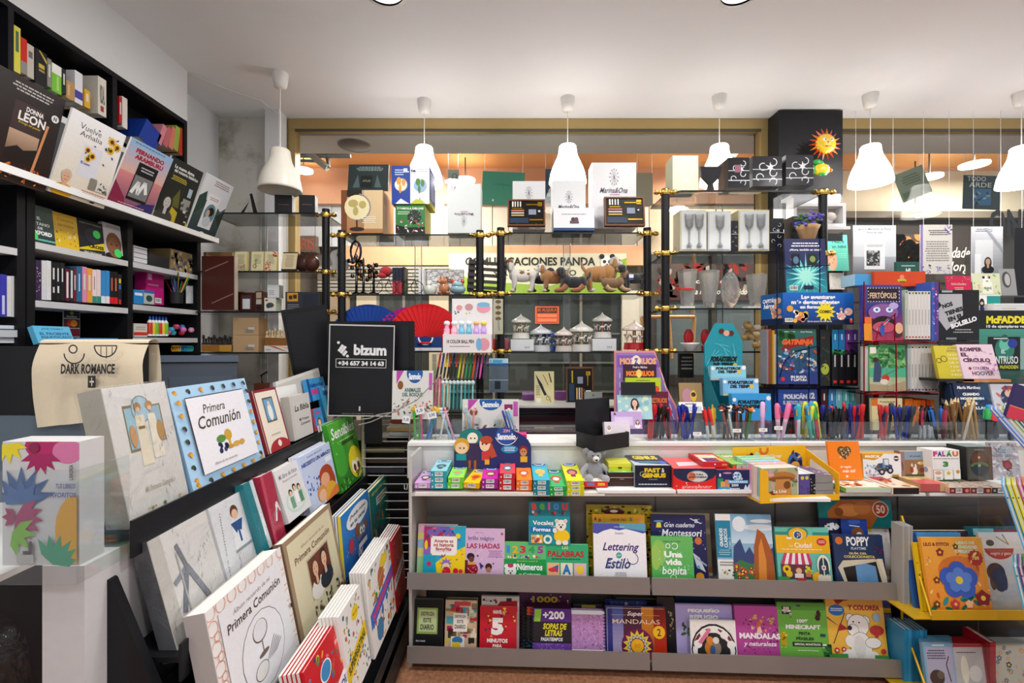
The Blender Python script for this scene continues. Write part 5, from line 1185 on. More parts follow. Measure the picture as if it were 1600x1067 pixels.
B().cyl((at(pY(Y1),1265,600).x,Y1+.15,ZL-.16),(at(pY(Y1),1265,600).x,Y1+.15,1.7),.012,None,10,'1c1e2a').obj('pole','metal',t)
mh,W,H=facing(pY(Y1-.02),(1223,457,1334,507))
hd=tag(B().box(0,0,0,W,.002,H,'1a4fb0').obj('header_sign','gloss',mw=mh),'royal blue comic header sign with a yellow starburst','sign')
B().art([('G',0,0,1,1,'16316e','1f6ac8'),('P',[(0,0),(0,.2),(.1,.1),(.2,.22),(.35,.08),(.6,.1),(1,.2),(1,0)],'14203e'),('T','Las aventuras',.5,.86,.48,.13,'f4f4f8',0,.06),('T','más desternillantes',.46,.70,.68,.13,'f4f4f8',0,.06),('T','en formato',.42,.55,.36,.11,'f4f4f8',0,.06),('S',.6,.4,.15,12,'f0dc1e',.62),('T','COMIC',.6,.4,.17,.1,'1c1c20',0,.05),('T','De la autora de los libros',.52,.1,.34,.05,'e8e8f0',0,.02),('M',.03,.08,.14,.2),('O',.96,.1,.025,'d8302a'),('O',.1,.5,.045,'e8a03a'),('E',.25,.26,.08,.14,'d87a4a'),('Q',3,14,['e8a888','3a3a4a','e8b83a','f0f0f0'],.16,.12,.34,.45,.03,'o'),('E',.82,.26,.06,.12,'e8b8a8'),('E',.92,.4,.06,.12,'e8b8a8'),('Q',4,8,['f0f0f0','d89a88'],.76,.15,.97,.5,.02,'o')],W,H).obj('cover_print','print',hd)
a,b,c=at(pY(Y1+.12),1189,509),at(pY(Y1-.02),1223,507),at(pY(Y1+.12),1189,462)
m,W,H=corners(a,b,c)
sd=B().box(0,0,0,W,.002,H,'1a5a9a').obj('side_panel','gloss',hd)
sd.matrix_parent_inverse=mh.inverted()
sd.matrix_world=m
p=B().art([('T','CAPITÁN',.4,.8,.6,.16,'f4f4f8',.2,.04),('T','héroe',.4,.62,.5,.16,'f4f4f8',.2,.04),('Q',4,14,['e8a888','d89078','f0c8b0'],.5,.2,.9,.8,.1,'o'),('R',0,0,1,.2,'14284a')],W,H)
mapped(p,lambda x,y,z:tuple(m@V((x,y,z)))).v
q=mapped(p,lambda x,y,z:tuple(mh.inverted()@V((x,y,z)))).obj('side_print','print',hd)
CA=[('G',0,0,1,1,'1f3a7a','2f6a5a'),('R',0,0,1,.2,'27397e'),('T','Matthew Daly',.3,.95,.34,.03,'e8e8d8'),('T','Chad Thomas',.75,.95,.3,.03,'e8e8d8'),('Q',3,14,['2f8a3a','1f5a2a'],.05,.75,.4,.95,.09,'o'),('P',[(.08,.64),(.3,.78),(.94,.88),(.9,.72),(.5,.68),(.14,.6)],'8a1f1a'),('T','GATININJA',.52,.75,.8,.13,'f06a2a',.3,.06),('Q',5,60,['3a5ab0','8ab0d8','c8d8ec','c8402a','24346e','e8c8a0'],.03,.22,.97,.6,.07,'e'),('T','EN BUSCA',.52,.13,.4,.045,'f4f4f4',0,.04),('T','Y CAPTURA',.52,.075,.42,.045,'f4f4f4',0,.04),('O',.12,.09,.05,'d8302a')]
lbk=lambda box,y,th,c,lab,art=(),**k:book(pY(y),box,th,c,lab,art,**k)
lbk((1216,514,1278,600),Y1,.018,'24407e','blue comic with a flaming orange title facing out of the revolving rack',CA,tilt=3)
lbk((1217,606,1278,652),Y1,.02,'23409a','royal blue comic with chunky grey title on the lower tray',[('G',0,0,1,1,'1f3f8e','2a4aa0'),('T','POLICÁN',.44,.72,.6,.2,'d0d0d4',0,.08),('T','12',.86,.74,.16,.22,'d0d0d4',0,.07),('T','EL PESTAZO ESCARLATA',.52,.5,.8,.13,'b8b8bc',0,.06),('R',0,0,1,.15,'8a2a3a')],tilt=3)
book(pY(Y1+.1),(1229,373,1293,457),.012,'2a2f5a','night blue film comic standing on top of the blue header sign',[('G',0,0,1,.5,'2aa0a8','1f3f6a'),('S',.5,.3,.6,18,'5ac8c8',.3),('S',.5,.3,.4,14,'a8ecdc',.35),('N',.15,.84,.85,.94,2,'e8e8f4'),('T','¡Ahora, también en cines!',.5,.79,.76,.05,'f0f0f8',.15,.03),('R',.16,.5,.36,.72,'14161e'),('R',.56,.5,.78,.72,'1a2a1e'),('E',.26,.6,.07,.07,'5a7a9a'),('E',.67,.62,.07,.06,'8a9a5a'),('M',.08,.04,.28,.13),('R',.42,.06,.66,.13,'2a2444'),('O',.82,.06,.03,'c83a3a')],tilt=4)
for i,(x,c,y0)in enumerate(((1198,'8a8f98',515),(1202,'c8402a',514),(1205,'5a7a3a',516),(1208,'e0a02a',516),(1211,'d8d4cc',522))):
 spine_book(pY(Y1+.05-.008*i),(x,y0,x+(4 if i==0 else 3),600),.06,c,('grey','red','green','amber','white')[i]+' thin comic spine beside the flaming title comic',group='comics on the revolving rack')
for i,(x,c)in enumerate(((1300,'2a8ac0'),(1310.5,'2a7ac0'),(1321,'7a3a8a'),(1331,'5a3a8a'))):
 spine_book(pY(Y1+.03),(x,515,x+9.6,603),.14,'1c1c20',('sky blue','mid blue','plum','violet')[i]+' and black thick comic spine with green middle glow',[('R',0,.62,1,1,c),('G',0,.55,1,.64,'1c1c20',('3ab05a','4ac06a','6a3a6a','4a3a6a')[i]),('Q',i,6,['1c1c20'],0,.56,1,.64,.25,'t'),('R',.35,.34,.6,.55,'c8c8c8'),('R',.4,.82,.6,.92,'dce8f0'),('R',.2,.05,.75,.1,'d8302a')],group='comics on the revolving rack')
lbk((1281,515,1297,603),Y1+.02,.1,'1f2420','dark comic half hidden behind the wire of the revolving rack',[('E',.5,.3,.4,.1,'a8b83a'),('Q',4,12,['3a4a3a','5a3a2a'],.1,.1,.9,.9,.2,'e')],tilt=0)
for i,(x,c)in enumerate(((1283,'4a1f24'),(1295,'3a8ac8'),(1306,'7ac0d0'),(1317,'5ab8b8'),(1328,'5ac0b8'))):
 spine_book(pY(Y1+.03),(x,608,x+9.8,652),.14,c,('maroon','sky blue','pale turquoise','teal','aqua')[i]+' comic spine on the lower tray of the revolving rack',[('R',.4,.6,.6,.85,'e8f0f0'),('P',[(0,0),(0,.2),(.5,.35),(1,.2),(1,0)],'1f2430')],group='comics on the lower tray')
for i,(x,c)in enumerate(((1208,'24306a'),(1211.5,'2f8ac0'),(1214,'1c1c24'))):
 spine_book(pY(Y1+.03),(x,608,x+3,652),.14,c,('indigo','azure','black')[i]+' thin comic edge beside the royal blue comic',group='comics on the lower tray')
Y2=2.18
t=wires('spinner_rack','red wire revolving rack of paperbacks with white spines',[[(1350,440,0),(1350,690,0)],[(1400,535,-.03),(1401,660,-.03)],[(1344,532,.08),(1356,533,-.02),(1415,532,-.02),(1467,536,.08)],[(1344,614,.08),(1356,615,-.02),(1420,611,-.02),(1467,614,.08)],[(1369,530,-.03),(1374,510,-.03),(1400,490,-.03)],[(1468,440,.1),(1469,690,.1)],[(1398,490,-.03),(1398,532,-.03)]],.0028,'9a1f24',Y2)
for z0 in(535,615):
 a,b=at(pY(Y2),1352,z0),at(pY(Y2),1466,z0)
 B().box(a.x,Y2,a.z-.005,b.x,Y2+.26,a.z,'8a1c22').obj('tray','metal',t)
B().cyl((at(pY(Y2),1408,600).x,Y2+.15,ZL-.16),(at(pY(Y2),1408,600).x,Y2+.15,1.62),.012,None,10,'8a1c22').obj('pole','metal',t)
FE=[('G',0,0,1,.5,'b83a5a','4a2f7a'),('R',0,.66,1,1,'4a3f8a'),('R',.14,.7,.92,.94,'241a2a'),('T','FERTÓPOLIS',.53,.82,.68,.13,'d8b89a',0,.03)]+[('O',.14+.78*i/11,v,.012,'f4e8d0')for i in range(12)for v in(.7,.94)]+[('O',u,.7+.06*i,.012,'f4e8d0')for i in range(5)for u in(.14,.92)]+[('E',.5,.5,.38,.16,'8a5a9a'),('E',.34,.55,.09,.05,'e0ecf4'),('E',.66,.55,.09,.05,'e0ecf4'),('O',.34,.55,.035,'2a6ab0'),('O',.66,.55,.035,'2a6ab0'),('E',.5,.3,.3,.14,'2a1424'),('E',.5,.24,.28,.1,'c8506a'),('P',[(.3,.2),(.62,.4),(.66,.37),(.36,.17)],'a8b8d8'),('E',.46,.2,.06,.12,'3a5ab0'),('R',.0,0,.2,.3,'e8962a'),('R',.02,.3,.2,.42,'e8702a'),('O',.87,.12,.09,'3a2a2a'),('E',.88,.22,.1,.1,'e8b08a'),('E',.76,.62,.12,.06,'b8a8d8')]
lbk((1349,445,1411,532),Y2,.02,'3f3a86','purple and red children novel with a monster face theatre cover',FE,tilt=2)
for i in range(8):
 spine_book(pY(Y2+.02),(1414+i*5,455-(i==0)*2,1418.7+i*5,530),.13,'dcd9d4' if i else 'b8c4b4','thin white paperback spine on the upper red tray',[('R',.2,.94,.8,.98,('3a8a4a','2a4a8a','8a8a2a','3a3a3a')[i%4]),('R',.35,.3,.6,.62,'a8a4a0'),('R',.2,.03,.8,.06,'c83a3a')],group='white paperbacks on the upper red tray')
for i,(x,c)in enumerate(((1455,'3a5ab0'),(1461,'5a3a8a'))):
 spine_book(pY(Y2+.02),(x,440,x+5.6,532),.14,c,('blue','purple')[i]+' tall paperback at the end of the upper red tray',[('Q',i,9,['e8e8f4','c86a9a','8a7ac8'],.1,.1,.9,.95,.3,'o')])
GR=[('G',0,0,1,1,'c8c8a0','2f8a4a'),('Q',5,50,['3a9a50','6ab86a','2a7a48','8ac878'],0,.5,1,1,.12,'e'),('R',0,.3,1,.5,'4fb08a'),('P',[(0,.0),(0,.16),(.5,.12),(1,.22),(1,0)],'b09a7a'),('T','No me gusta',.55,.86,.5,.06,'1f4a2a'),('T','pescar',.42,.78,.3,.06,'1f4a2a'),('R',.03,.82,.2,.96,'f0ece0'),('P',[(.1,.2),(.14,.6),(.24,.68),(.34,.5),(.3,.2)],'3a4a6a'),('O',.18,.68,.07,'3a2a2a'),('L',[(.3,.3),(1,.56)],.0016,'3a2a1a'),('O',.44,.28,.1,'c83a2a'),('E',.4,.2,.12,.06,'e8dccc')]
lbk((1359,539,1416,611),Y2,.014,'3a9a58','green children novel with an angler by a river',GR,tilt=2)
lbk((1352,541,1358,611),Y2+.01,.03,'c8c4bc','white edged paperback pile end beside the green angler novel',tilt=0)
for i in range(9):
 spine_book(pY(Y2+.02),(1418+i*5.3,538,1423+i*5.3,612),.13,'d8d5d0' if i else 'b0b8b8','thin white paperback spine on the middle red tray',[('R',.2,.92,.8,.95,('3a8a4a','2a4a8a','c8a03a','3a3a3a')[(i*3)%4]),('R',.35,.3,.6,.58,'a09c98'),('R',.2,.03,.8,.06,('c83a3a','3a3aa0')[i%2])],group='white paperbacks on the middle red tray')
lbk((1363,622,1411,672),Y2,.014,'ecd9a4','cream children novel behind the red pens',[('R',0,.76,.2,1,'e8782a'),('T','El pequeñosaurio',.52,.88,.5,.07,'5a4a34',0,.02),('T','de los colores',.54,.76,.5,.07,'5a4a34',0,.02),('T','desordenados',.52,.64,.46,.07,'5a4a34',0,.02),('Q',5,16,['b83a2a','c89a4a','7a8a4a'],.3,.05,.9,.4,.06,'*')],tilt=2)
for i,(x,c)in enumerate(((1414,'f0761e'),(1427,'e8701e'),(1433,'e0641c'),(1440,'d85a1c'),(1448,'c83a1c'),(1454,'f0821e'))):
 spine_book(pY(Y2+.03),(x,623+(2 if i else 0),x+(12 if i==0 else 6),660),.13,c,('broad orange','second orange','third orange','burnt orange','red','amber')[i]+' paperback spine on the lowest red tray',[('R',.3,.4,.7,.7,'f8d8b8')],group='orange paperbacks')
carton(pY(Y2+.1),(1366,424,1446,447),.1,['c84a1e','c84a1e','d0481e','b84018','b84018','d8582a'],'orange red box lying on top of the red wire rack',[('E',.54,.4,.09,.12,'c8b83a'),('O',.54,.62,.045,'e88a6a'),('R',.5,.28,.6,.34,'3a4a2a'),('R',.94,.1,.97,.2,'5a1a10')])
carton(pY(Y2+.12),(1336,428,1366,446),.1,'a8d0e8 3a8ac8 4aa0d8 3a8ac8 3a8ac8 7ac0e8'.split(),'sky blue box end beside the orange red box')
Y3=2.12
t=thing('book_display','black cardboard pocket book display with slanted trays','display')
for px,y,c in(((1466,453,1530,532),Y3+.1,'141416'),((1466,533,1530,538),Y3+.06,'1c1c1e')):
 x0,z0,x1,z1=fpx(*px,y)
 B().box(x0,y,z0,x1,y+.006,z1,c).obj('header_panel','card',t)
x0,z0,x1,z1=fpx(1466,453,1530,532,Y3+.1)
mapped(B().art([('P',[(0,.42),(0,.92),(.58,.92),(.6,.5),(.2,.2)],'b8b8bc'),('P',[(0,.78),(.08,.7),(0,.62)],'141416'),('T','NOS',.22,.70,.26,.09,'1a1a1c',0,.06,18),('T','TIENES',.38,.58,.46,.09,'1a1a1c',0,.06,18),('T','EN EL',.42,.455,.38,.09,'1a1a1c',0,.06,18),('T','BOLSILLO',.62,.36,.66,.1,'f4f4f4',0,.06,18),('N',.36,.14,.84,.24,2,'a8a8aa'),('R',.08,.95,.34,.99,'a8b0b8'),('R',.18,.02,.44,.06,'8a8f98')],x1-x0,z1-z0),lambda x,y,z:(x+x0,y+Y3+.0994,z+z0)).obj('header_print','print',t)
f=lambda px,py,y:at(pY(y),px,py)
for(a,b)in(((1505,593,1580,597),'d88a4a'),((1466,592,1522,596),'1a1a1c')):
 x0,z0,x1,z1=fpx(*a,Y3-.02)
 B().box(x0,Y3-.02,z0,x1,Y3+.08,z1,b).obj('tray_edge','card',t)
sp=B()
a_,b_,c_=f(1466,578,Y3+.03),f(1512,668,Y3+.03),f(1466,668,Y3+.03)
sp.prism([(a_.x,a_.z),(b_.x,b_.z),(c_.x,c_.z)],Y3+.02,Y3+.026,'161618')
s_=sp.obj('side_panel','card',t)
mapped(B().art([('T','grandes',.3,.75,.36,.1,'a8a8a8'),('T','historias',.24,.58,.4,.11,'a8a8a8'),('T','libros',.24,.42,.3,.11,'a8a8a8')],.16,.22),lambda x,y,z:(x+a_.x,y+Y3+.0195,z+c_.z)).obj('side_print','print',t)
lbk((1468,540,1514,592),Y3,.015,'b8a62a','yellow novel with a sketched bicycle in the black pocket book display',[('G',0,0,1,1,'c8b82a','d0c03a'),('T','ALBERT',.66,.93,.4,.06,'9a8a4a',0,.04),('T','ESPINOSA',.66,.84,.46,.06,'9a8a4a',0,.04),('A',.28,.6,.1,.02,0,360,'4a3a1a'),('A',.1,.55,.08,.02,0,360,'4a3a1a')]+[('T',w,.68,.72-.12*i,.5,.07,'e8dca0',0,.03)for i,w in enumerate(('NUNCA','DEJES','DE VER','Y DISFRU','LA VIDA','HOY'))],tilt=12,roll=0)
lbk((1507,538,1564,592),Y3-.01,.018,'dfc6d0','pale pink novel with plum capitals in the black pocket book display',[('Q',7,24,['c8a0c0','b88ab0','d8a8c8'],.4,.2,1,.8,.07,'e'),('T','ROMPER',.38,.85,.62,.12,'5a2a4a',0,.05),('T','EL',.16,.70,.2,.11,'5a2a4a',0,.05),('T','CÍRCULO',.46,.55,.76,.14,'5a2a4a',0,.05),('T','COLLEEN',.52,.31,.44,.08,'7a4a6a',0,.02),('T','HOOVER',.55,.16,.6,.12,'5a2a4a',0,.02),('L',[(.7,.3),(1,.1)],.001,'6a4a5a'),('O',.22,.3,.04,'8a3a4a')],tilt=14)
lbk((1498,598,1554,648),Y3-.04,.02,'1f2c4c','midnight blue novel with white block title in the black pocket book display',[('Q',5,30,['c8a07a','8a8aa8'],0,0,1,1,.008,'o'),('T','María Martínez',.44,.85,.66,.1,'f0f0f0',.2,.03),('T','CUANDO',.46,.64,.48,.09,'f0f0f0',0,.06),('T','NO QUEDEN',.47,.5,.66,.09,'f0f0f0',0,.06),('T','MÁS',.46,.36,.26,.1,'f0f0f0',0,.06),('T','ESTRELLAS',.48,.21,.66,.09,'f0f0f0',0,.06)],tilt=12)
lbk((1492,600,1498,648),Y3-.03,.06,'24344e','navy paperback edge beside the midnight blue novel',tilt=10)
lbk((1556,600,1612,644),Y3-.04,.02,'dcdce4','white illustrated novel with a dark haired figure in the pocket book display',[('E',.5,.5,.28,.34,'2a3458'),('E',.5,.84,.2,.1,'b84a4a'),('E',.5,.66,.14,.14,'e8c8b0'),('Q',6,14,['8a9ac8','3a4a8a','c87a6a'],.05,.2,.95,.9,.08,'e'),('T','El bar',.5,.26,.4,.14,'f4f4f4',0,.05)],tilt=12)
m,W,H=facing(pY(2.35),(1530,485,1640,606))
t=tag(B().box(0,0,0,W,.006,H,'3a8a78').obj('poster','card',mw=m),'teal and black thriller poster with bold yellow author lettering','poster')
B().art([('G',0,0,1,.8,'14302a','4a9a88'),('R',0,.76,1,1,'161a1a'),('T','McFADDEN',.43,.88,.66,.1,'f0e02a',0,.06),('T','10 de ejemplares vendidos',.46,.79,.72,.05,'e8ecec',0,.03),('R',.12,.22,.58,.66,'121616'),('R',.58,.24,.66,.64,'8aa8a0'),('E',.36,.5,.14,.15,'2f7a68'),('E',.36,.56,.08,.08,'6ac0a8'),('E',.36,.64,.05,.05,'2f5a50'),('T','EL',.34,.47,.06,.05,'dce8e4',0,.03),('T','INTRUSO',.38,.36,.34,.1,'dce8e4',0,.02),('T','McFADDEN',.42,.27,.26,.045,'c8c83a',0,.03),('E',.47,.575,.07,.06,'2a3a9a'),('R',.2,.63,.4,.645,'c8d0d0')],W,H).obj('cover_print','print',t)
B().box(.1,.006,.705-m[2][3],W-.1,.03,.02,'2a2a2c').obj('support','card',t)
ws=thing('window_shelf','two step glass window shelf of cards and books behind the red rack','shelf',Matrix.Translation((2.25,0,0)))
B().box(0,2.56,1.55,1.3,3.0,1.559,'ffffff').obj('glass_board','shelf',ws)
B().box(.2,2.4,1.456,1.3,2.56,1.464,'ffffff').obj('glass_board','shelf',ws)
for x in(.02,1.25):
 B().box(x,2.9,0,x+.03,2.93,1.55,'2a2a2c').obj('leg','steel',ws)
 B().box(x+(.2 if x<1 else 0),2.5,0,x+.03+(.2 if x<1 else 0),2.53,1.456,'2a2a2c').obj('leg','steel',ws)
def win(px,y,col,label,art=(),name='poster',cat='poster',tilt=0,strings=None,th=.004):
 m,W,H=facing(pY(y),px,tilt)
 o=tag(B().box(0,0,0,W,th,H,col).obj(name,'card',mw=m),label,cat)
 if art:
  B().art(art,W,H).obj('cover_print','print',o)
 for sx in strings or():
  B().cyl((sx*W,0,H),(sx*W,0,CEIL-m[2][3]-.08),.0012,None,5,'d8d8d8').obj('hanging_wire','plastic',o)
 return o
win((1333,352,1400,431),3.0,'cdd0d4','pale grey book poster with a small black and white photograph hung on wires',[('G',0,0,1,.4,'6a6a70','b0b4ba'),('R',0,.38,1,1,'d4d8dc'),('T','Ignacio Martínez de Pisón',.5,.92,.76,.05,'5a6068',.15,.01),('T','Ropa de casa',.5,.855,.36,.045,'5a6068',.15,.01),('R',.26,.13,.74,.66,'e8eaec'),('N',.3,.57,.7,.62,2,'6a6a6a'),('R',.31,.2,.62,.5,'3a3a3c'),('Q',5,20,['9a9a9a','c8c8c8','2a2a2a'],.32,.21,.61,.49,.05,'e')],strings=(.06,.93))
win((1438,351,1488,428),3.0,'d8d4cc','cream notice with lilac floral border hung on wires',[('R',0,0,.08,1,'8a7ab8'),('Q',4,26,['8a7ab8','6a5a9a','a89ac8','8a9a7a'],.02,.0,.98,.18,.05,'e'),('Q',6,16,['8a7ab8','a89ac8'],.75,.8,1,1,.05,'e'),('N',.25,.78,.85,.9,3,'2a2a30'),('N',.14,.25,.9,.68,9,'8a8680')],strings=(.1,.9))
win((1518,354,1567,440),3.0,'c4c8ce','grey book poster showing a writer beside a printed cover, hung on wires',[('G',0,0,1,1,'8a8e96','d4d8de'),('N',.1,.9,.7,.97,2,'4a4a50'),('R',.12,.25,.68,.76,'dce0e4'),('R',.1,.05,.3,.5,'eceef0'),('W',.52,.18,.4,'c8a890','3a2a24','2a2a2e',True),('P',[(.4,.98),(.5,.98),(1,.6),(1,.52)],'9aa0aa')],strings=(.06,.93))
win((1586,356,1640,500),2.9,'16181c','dark poster with an orange strip cut off by the picture edge',[('R',.28,.2,.5,.98,'c8642a'),('R',0,.2,.26,1,'1c1c22')],strings=(.2,))
win((1401,409,1437,468.6),2.85,'22594e','dark green book with white capitals behind the orange red box',[('T','MI',.5,.72,.2,.22,'e8ece8',0,.04),('T','QUERIDA',.5,.4,.7,.22,'e8ece8',0,.04),('R',.2,.88,.8,.91,'a8c0b8')],'book','book',th=.02)
win((1442,437,1470,466.3),2.75,'4a4a34','olive book standing behind the blue and purple spines',[('T','?',.6,.75,.3,.3,'b8b8a0')],'book','book',th=.02)
win((1480,431,1519,462.4),2.6,'c81f4c','fuchsia gift card with gold scroll border',[('T','felicidades',.5,.6,.6,.12,'e8b8a0',.2),('A',.5,.75,.3,.02,20,160,'e0a080'),('N',.3,.2,.7,.45,3,'e8c0b0'),('Q',3,10,['d88a5a'],.04,.75,.96,.95,.03,'e')],'card','card',5)
win((1522,427,1565,462.4),2.6,'d8dcb8','pale green boxed card with a panda and leaves',[('R',.34,.1,.7,.62,'f0eee0'),('O',.5,.72,.14,'f4f2ea'),('O',.4,.82,.05,'2a2a2a'),('O',.6,.82,.05,'2a2a2a'),('Q',4,18,['8aa85a','b8c87a','e8a88a'],.03,.1,.97,.95,.06,'e'),('T','mamá',.52,.36,.28,.14,'6a7a5a')],'card','card',5)
win((1529,461,1563,486.6),2.5,'f0eeea','white card with a teal panel and dark haired girl',[('R',.38,.1,1,.95,'1f8a84'),('E',.15,.5,.12,.3,'2a2424'),('O',.15,.5,.07,'e8c8a8'),('R',.05,0,.26,.25,'2a2a6a')],'card','card',0)
win((1566,420,1590,462.4),2.6,'9a9a98','grey photo book half hidden behind the pale green boxed card',[('E',.4,.6,.3,.3,'4a4a4c'),('E',.45,.6,.18,.22,'b8b4b0')],'book','book',6)
win((1553,474,1612,485.6),2.45,'ecebe8','white book pile end above the yellow lettered poster',[('R',.2,.3,.6,.4,'e0b890'),('R',0,.66,1,.7,'b8b8b4')],'book','book',0,th=.1)
win((1295,367,1327,423),3.112,'5fbfae','mint green baby book beside the flower pot',[('T','Nace',.55,.82,.6,.12,'2f6a62',0,.03),('T','un bebé',.58,.68,.7,.1,'2f6a62',0,.03),('E',.2,.3,.24,.3,'e8a88a'),('O',.16,.44,.14,'d87a6a'),('Q',3,8,['c85a5a','3a3a3a'],.05,.2,.3,.5,.03,'o'),('N',.5,.35,.92,.5,3,'8ad8c8')],'book','book',5,th=.012)
win((1297,424,1320,452),3.12,'dedad4','white patterned card below the mint baby book',[('Q',3,20,['c8c0b8','b8b0a8'],.05,.05,.95,.95,.06,'e')],'card','card',5)
Y4=1.60
Yw='d8ac1e'
t=thing('wire_rack','yellow metal rack of sticker books and picture books','rack')
def bar(p,q,r=.0045):
 B().tube([p,q],r,6,Yw).obj('bar','steel',t)
bar(at(pY(Y4+.17),1409,806),at(pY(Y4),1455,962))
bar(at(pY(Y4+.17),1409,966),at(pY(Y4),1452,1090))
bar(at(pY(Y4+.17),1409,806),at(pY(Y4+.17),1409,1067))
for a,b,c in(((1455,953,1660,968),0,.6),((1453,1085,1660,1100),0,.6)):
 x0,z0,x1,z1=fpx(*a,Y4)
 B().box(x0,Y4-.003,z0,x1,Y4,z1,Yw).obj('shelf_lip','steel',t)
 B().box(x0-.06,Y4,z0,x1,Y4+.2,z0+.004,Yw).obj('shelf_board','steel',t)
x0,z0,x1,z1=fpx(1409,806,1660,1100,Y4+.2)
B().box(x0,Y4+.2,0,x1,Y4+.206,z1,'3a3632').obj('back_panel','steel',t)
FL=lambda cx,cy,r,c:[('S',cx,cy,r,5,c,.75),('O',cx,cy,r*.3,'f0c83a')]
ST=[('G',0,0,1,1,'e88a2a','eea83a'),('E',.55,.55,.34,.2,'d8742a'),('T','LILO & STITCH',.24,.91,.42,.05,'8a2a1a',0,.05),('T','LIBRO DE',.72,.93,.3,.045,'d0ecd8',0,.04),('T','ACTIVIDADES',.7,.87,.42,.045,'d0ecd8',0,.05),('T','Y PEGATINAS',.72,.81,.4,.045,'d0ecd8',0,.05),('S',.85,.72,.13,12,'b02a24',.85),('T','750',.85,.72,.12,.05,'f0dc6a',0,.04),('Q',3,26,['f0c06a','c85a1a','f4d08a'],.02,.05,.98,.8,.04,'e'),('Q',13,14,['2a8a8a','1f6a5a'],.0,0,1,.2,.08,'e')]+FL(.28,.8,.07,'8a1f2a')+FL(.55,.88,.05,'6a3a1a')+FL(.16,.42,.06,'7a3a1a')+[('O',.52+.17*math.cos(1.2566*k+.3),.42+.125*math.sin(1.2566*k+.3),.15,'3a5ab8')for k in range(5)]+[('O',.52+.13*math.cos(1.2566*k+.3),.42+.095*math.sin(1.2566*k+.3),.09,'5a82d0')for k in range(5)]+[('O',.52,.42,.06,'e8c83a')]+FL(.86,.18,.13,'8a1426')+FL(.4,.1,.08,'c83a4a')+FL(.62,.1,.07,'f0b8a0')+FL(.1,.1,.06,'6a3a1a')
book(pY(Y4+.02),(1455,840,1552,955),.012,'eea02e','orange sticker activity book covered in hibiscus flowers in the yellow rack',ST,tilt=10)
book(pY(Y4+.04),(1442,848,1470,955),.01,'e8c41e','yellow dotted activity book peeking out beside the hibiscus sticker book',[('Q',4,16,['8a7a1a','f8e88a'],.05,.4,.95,.95,.06,'o'),('R',.3,.05,.95,.3,'e8e4dc')],tilt=10)
book(pY(Y4+.06),(1431,832,1520,955),.012,'2a6ab0','blue picture book behind the hibiscus sticker book',[('R',0,.9,1,1,'4a9ac8'),('R',0,0,.2,1,'2a4a8a')],tilt=10,parts=True)
book(pY(Y4+.085),(1425,829,1532,955),.012,'d8c8b0','tall cream book at the back of the upper yellow shelf',[('R',0,.9,1,1,'3a2420'),('Q',3,12,['6a2a2a','4a3a5a'],.2,.9,.98,.99,.05,'e')],tilt=10)
for i,c in enumerate(('a8a49c','989c98','b0aca6','9ca0a4')):
 spine_book(pY(Y4+.09),(1410+i*4.2,822,1413.8+i*4.2,952),.05,c,'thin white magazine edge at the end of the yellow rack',group='magazines at the end of the yellow rack')
book(pY(Y4+.04),(1549,832,1640,958),.01,'c0bfbc','grey picture book with a red half circle and a black dog silhouette',[('G',0,0,1,1,'9a9a98','dcdcda'),('E',.32,.8,.26,.14,'a82a2a'),('R',.04,.8,.62,.95,'d8d6d2'),('T','negro y gato',.34,.73,.36,.04,'e8d8d0',.2),('E',.2,.5,.16,.12,'1c1c1e'),('E',.24,.4,.12,.14,'232326'),('E',.12,.38,.05,.1,'1c1c1e'),('E',.32,.4,.05,.12,'1c1c1e'),('E',.18,.87,.07,.04,'2a2a2a'),('L',[(.3,.95),(.5,.85),(.42,.98)],.003,'8a8a6a')],tilt=10)
book(pY(Y4+.10),(1530,823,1640,955),.01,'1f5a66','dark teal book at the back of the upper yellow shelf',[('R',.1,.9,.4,.98,'7ac0c8'),('R',.4,.92,.9,.97,'8a2a3a')],tilt=10)
for i,(px,c,lab,art)in enumerate((((1449,1005,1497,1072),'7aa8c8','pale blue classic notebook with a lilac picture panel on the lower yellow shelf',[('R',.06,.02,.94,.92,'a8a4b8'),('R',.3,.94,.7,.97,'e8e4dc'),('N',.1,.62,.7,.86,4,'3a2f4a'),('O',.36,.2,.24,'4a3a34'),('O',.48,.26,.12,'6a5a4a'),('L',[(.8,.1),(.7,.5),(.8,.7)],.003,'3a2a2a')]),((1496,1007,1546,1072),'b02a34','red edged grey classic notebook with a pale sketch on the lower yellow shelf',[('R',.0,0,.93,.94,'b4b0ae'),('N',.1,.78,.7,.84,1,'5a5452'),('E',.3,.4,.12,.34,'d8d0bc'),('E',.62,.3,.2,.2,'d0ccc4')]),((1558,1008,1640,1072),'c8c0ac','cream classic notebook with blue flowers on the lower yellow shelf',[('Q',8,40,['3a6a8a','6a9aa8','2a4a5a','d8a08a'],.02,.0,.9,.95,.05,'*')]))):
 book(pY(Y4+.03),px,.012,c,lab,art,tilt=8)
 for k in range(4):
  book(pY(Y4+.046+.016*k),(px[0]-1-k,px[1]-3-2.5*k,px[2]-1,px[3]),.011,('6aa0c0','b8242e','b8b4a4')[i],('pale blue','red','cream')[i]+' notebook queued behind the front copy on the lower yellow shelf',tilt=8,group='notebooks on the lower yellow shelf',parts=False)
spine_book(pY(Y4+.03),(1547,1004,1556,1072),.1,'b01f2a','bright red book spine between two notebooks on the lower yellow shelf')
for i in range(6):
 spine_book(pY(Y4+.1),(1413+i*6,984,1418.6+i*6,1075),.08,('2f8ab8','3a9ac8','2a7aa8')[i%3],'thin blue notebook edge at the end of the lower yellow shelf',group='blue notebooks on the lower yellow shelf')
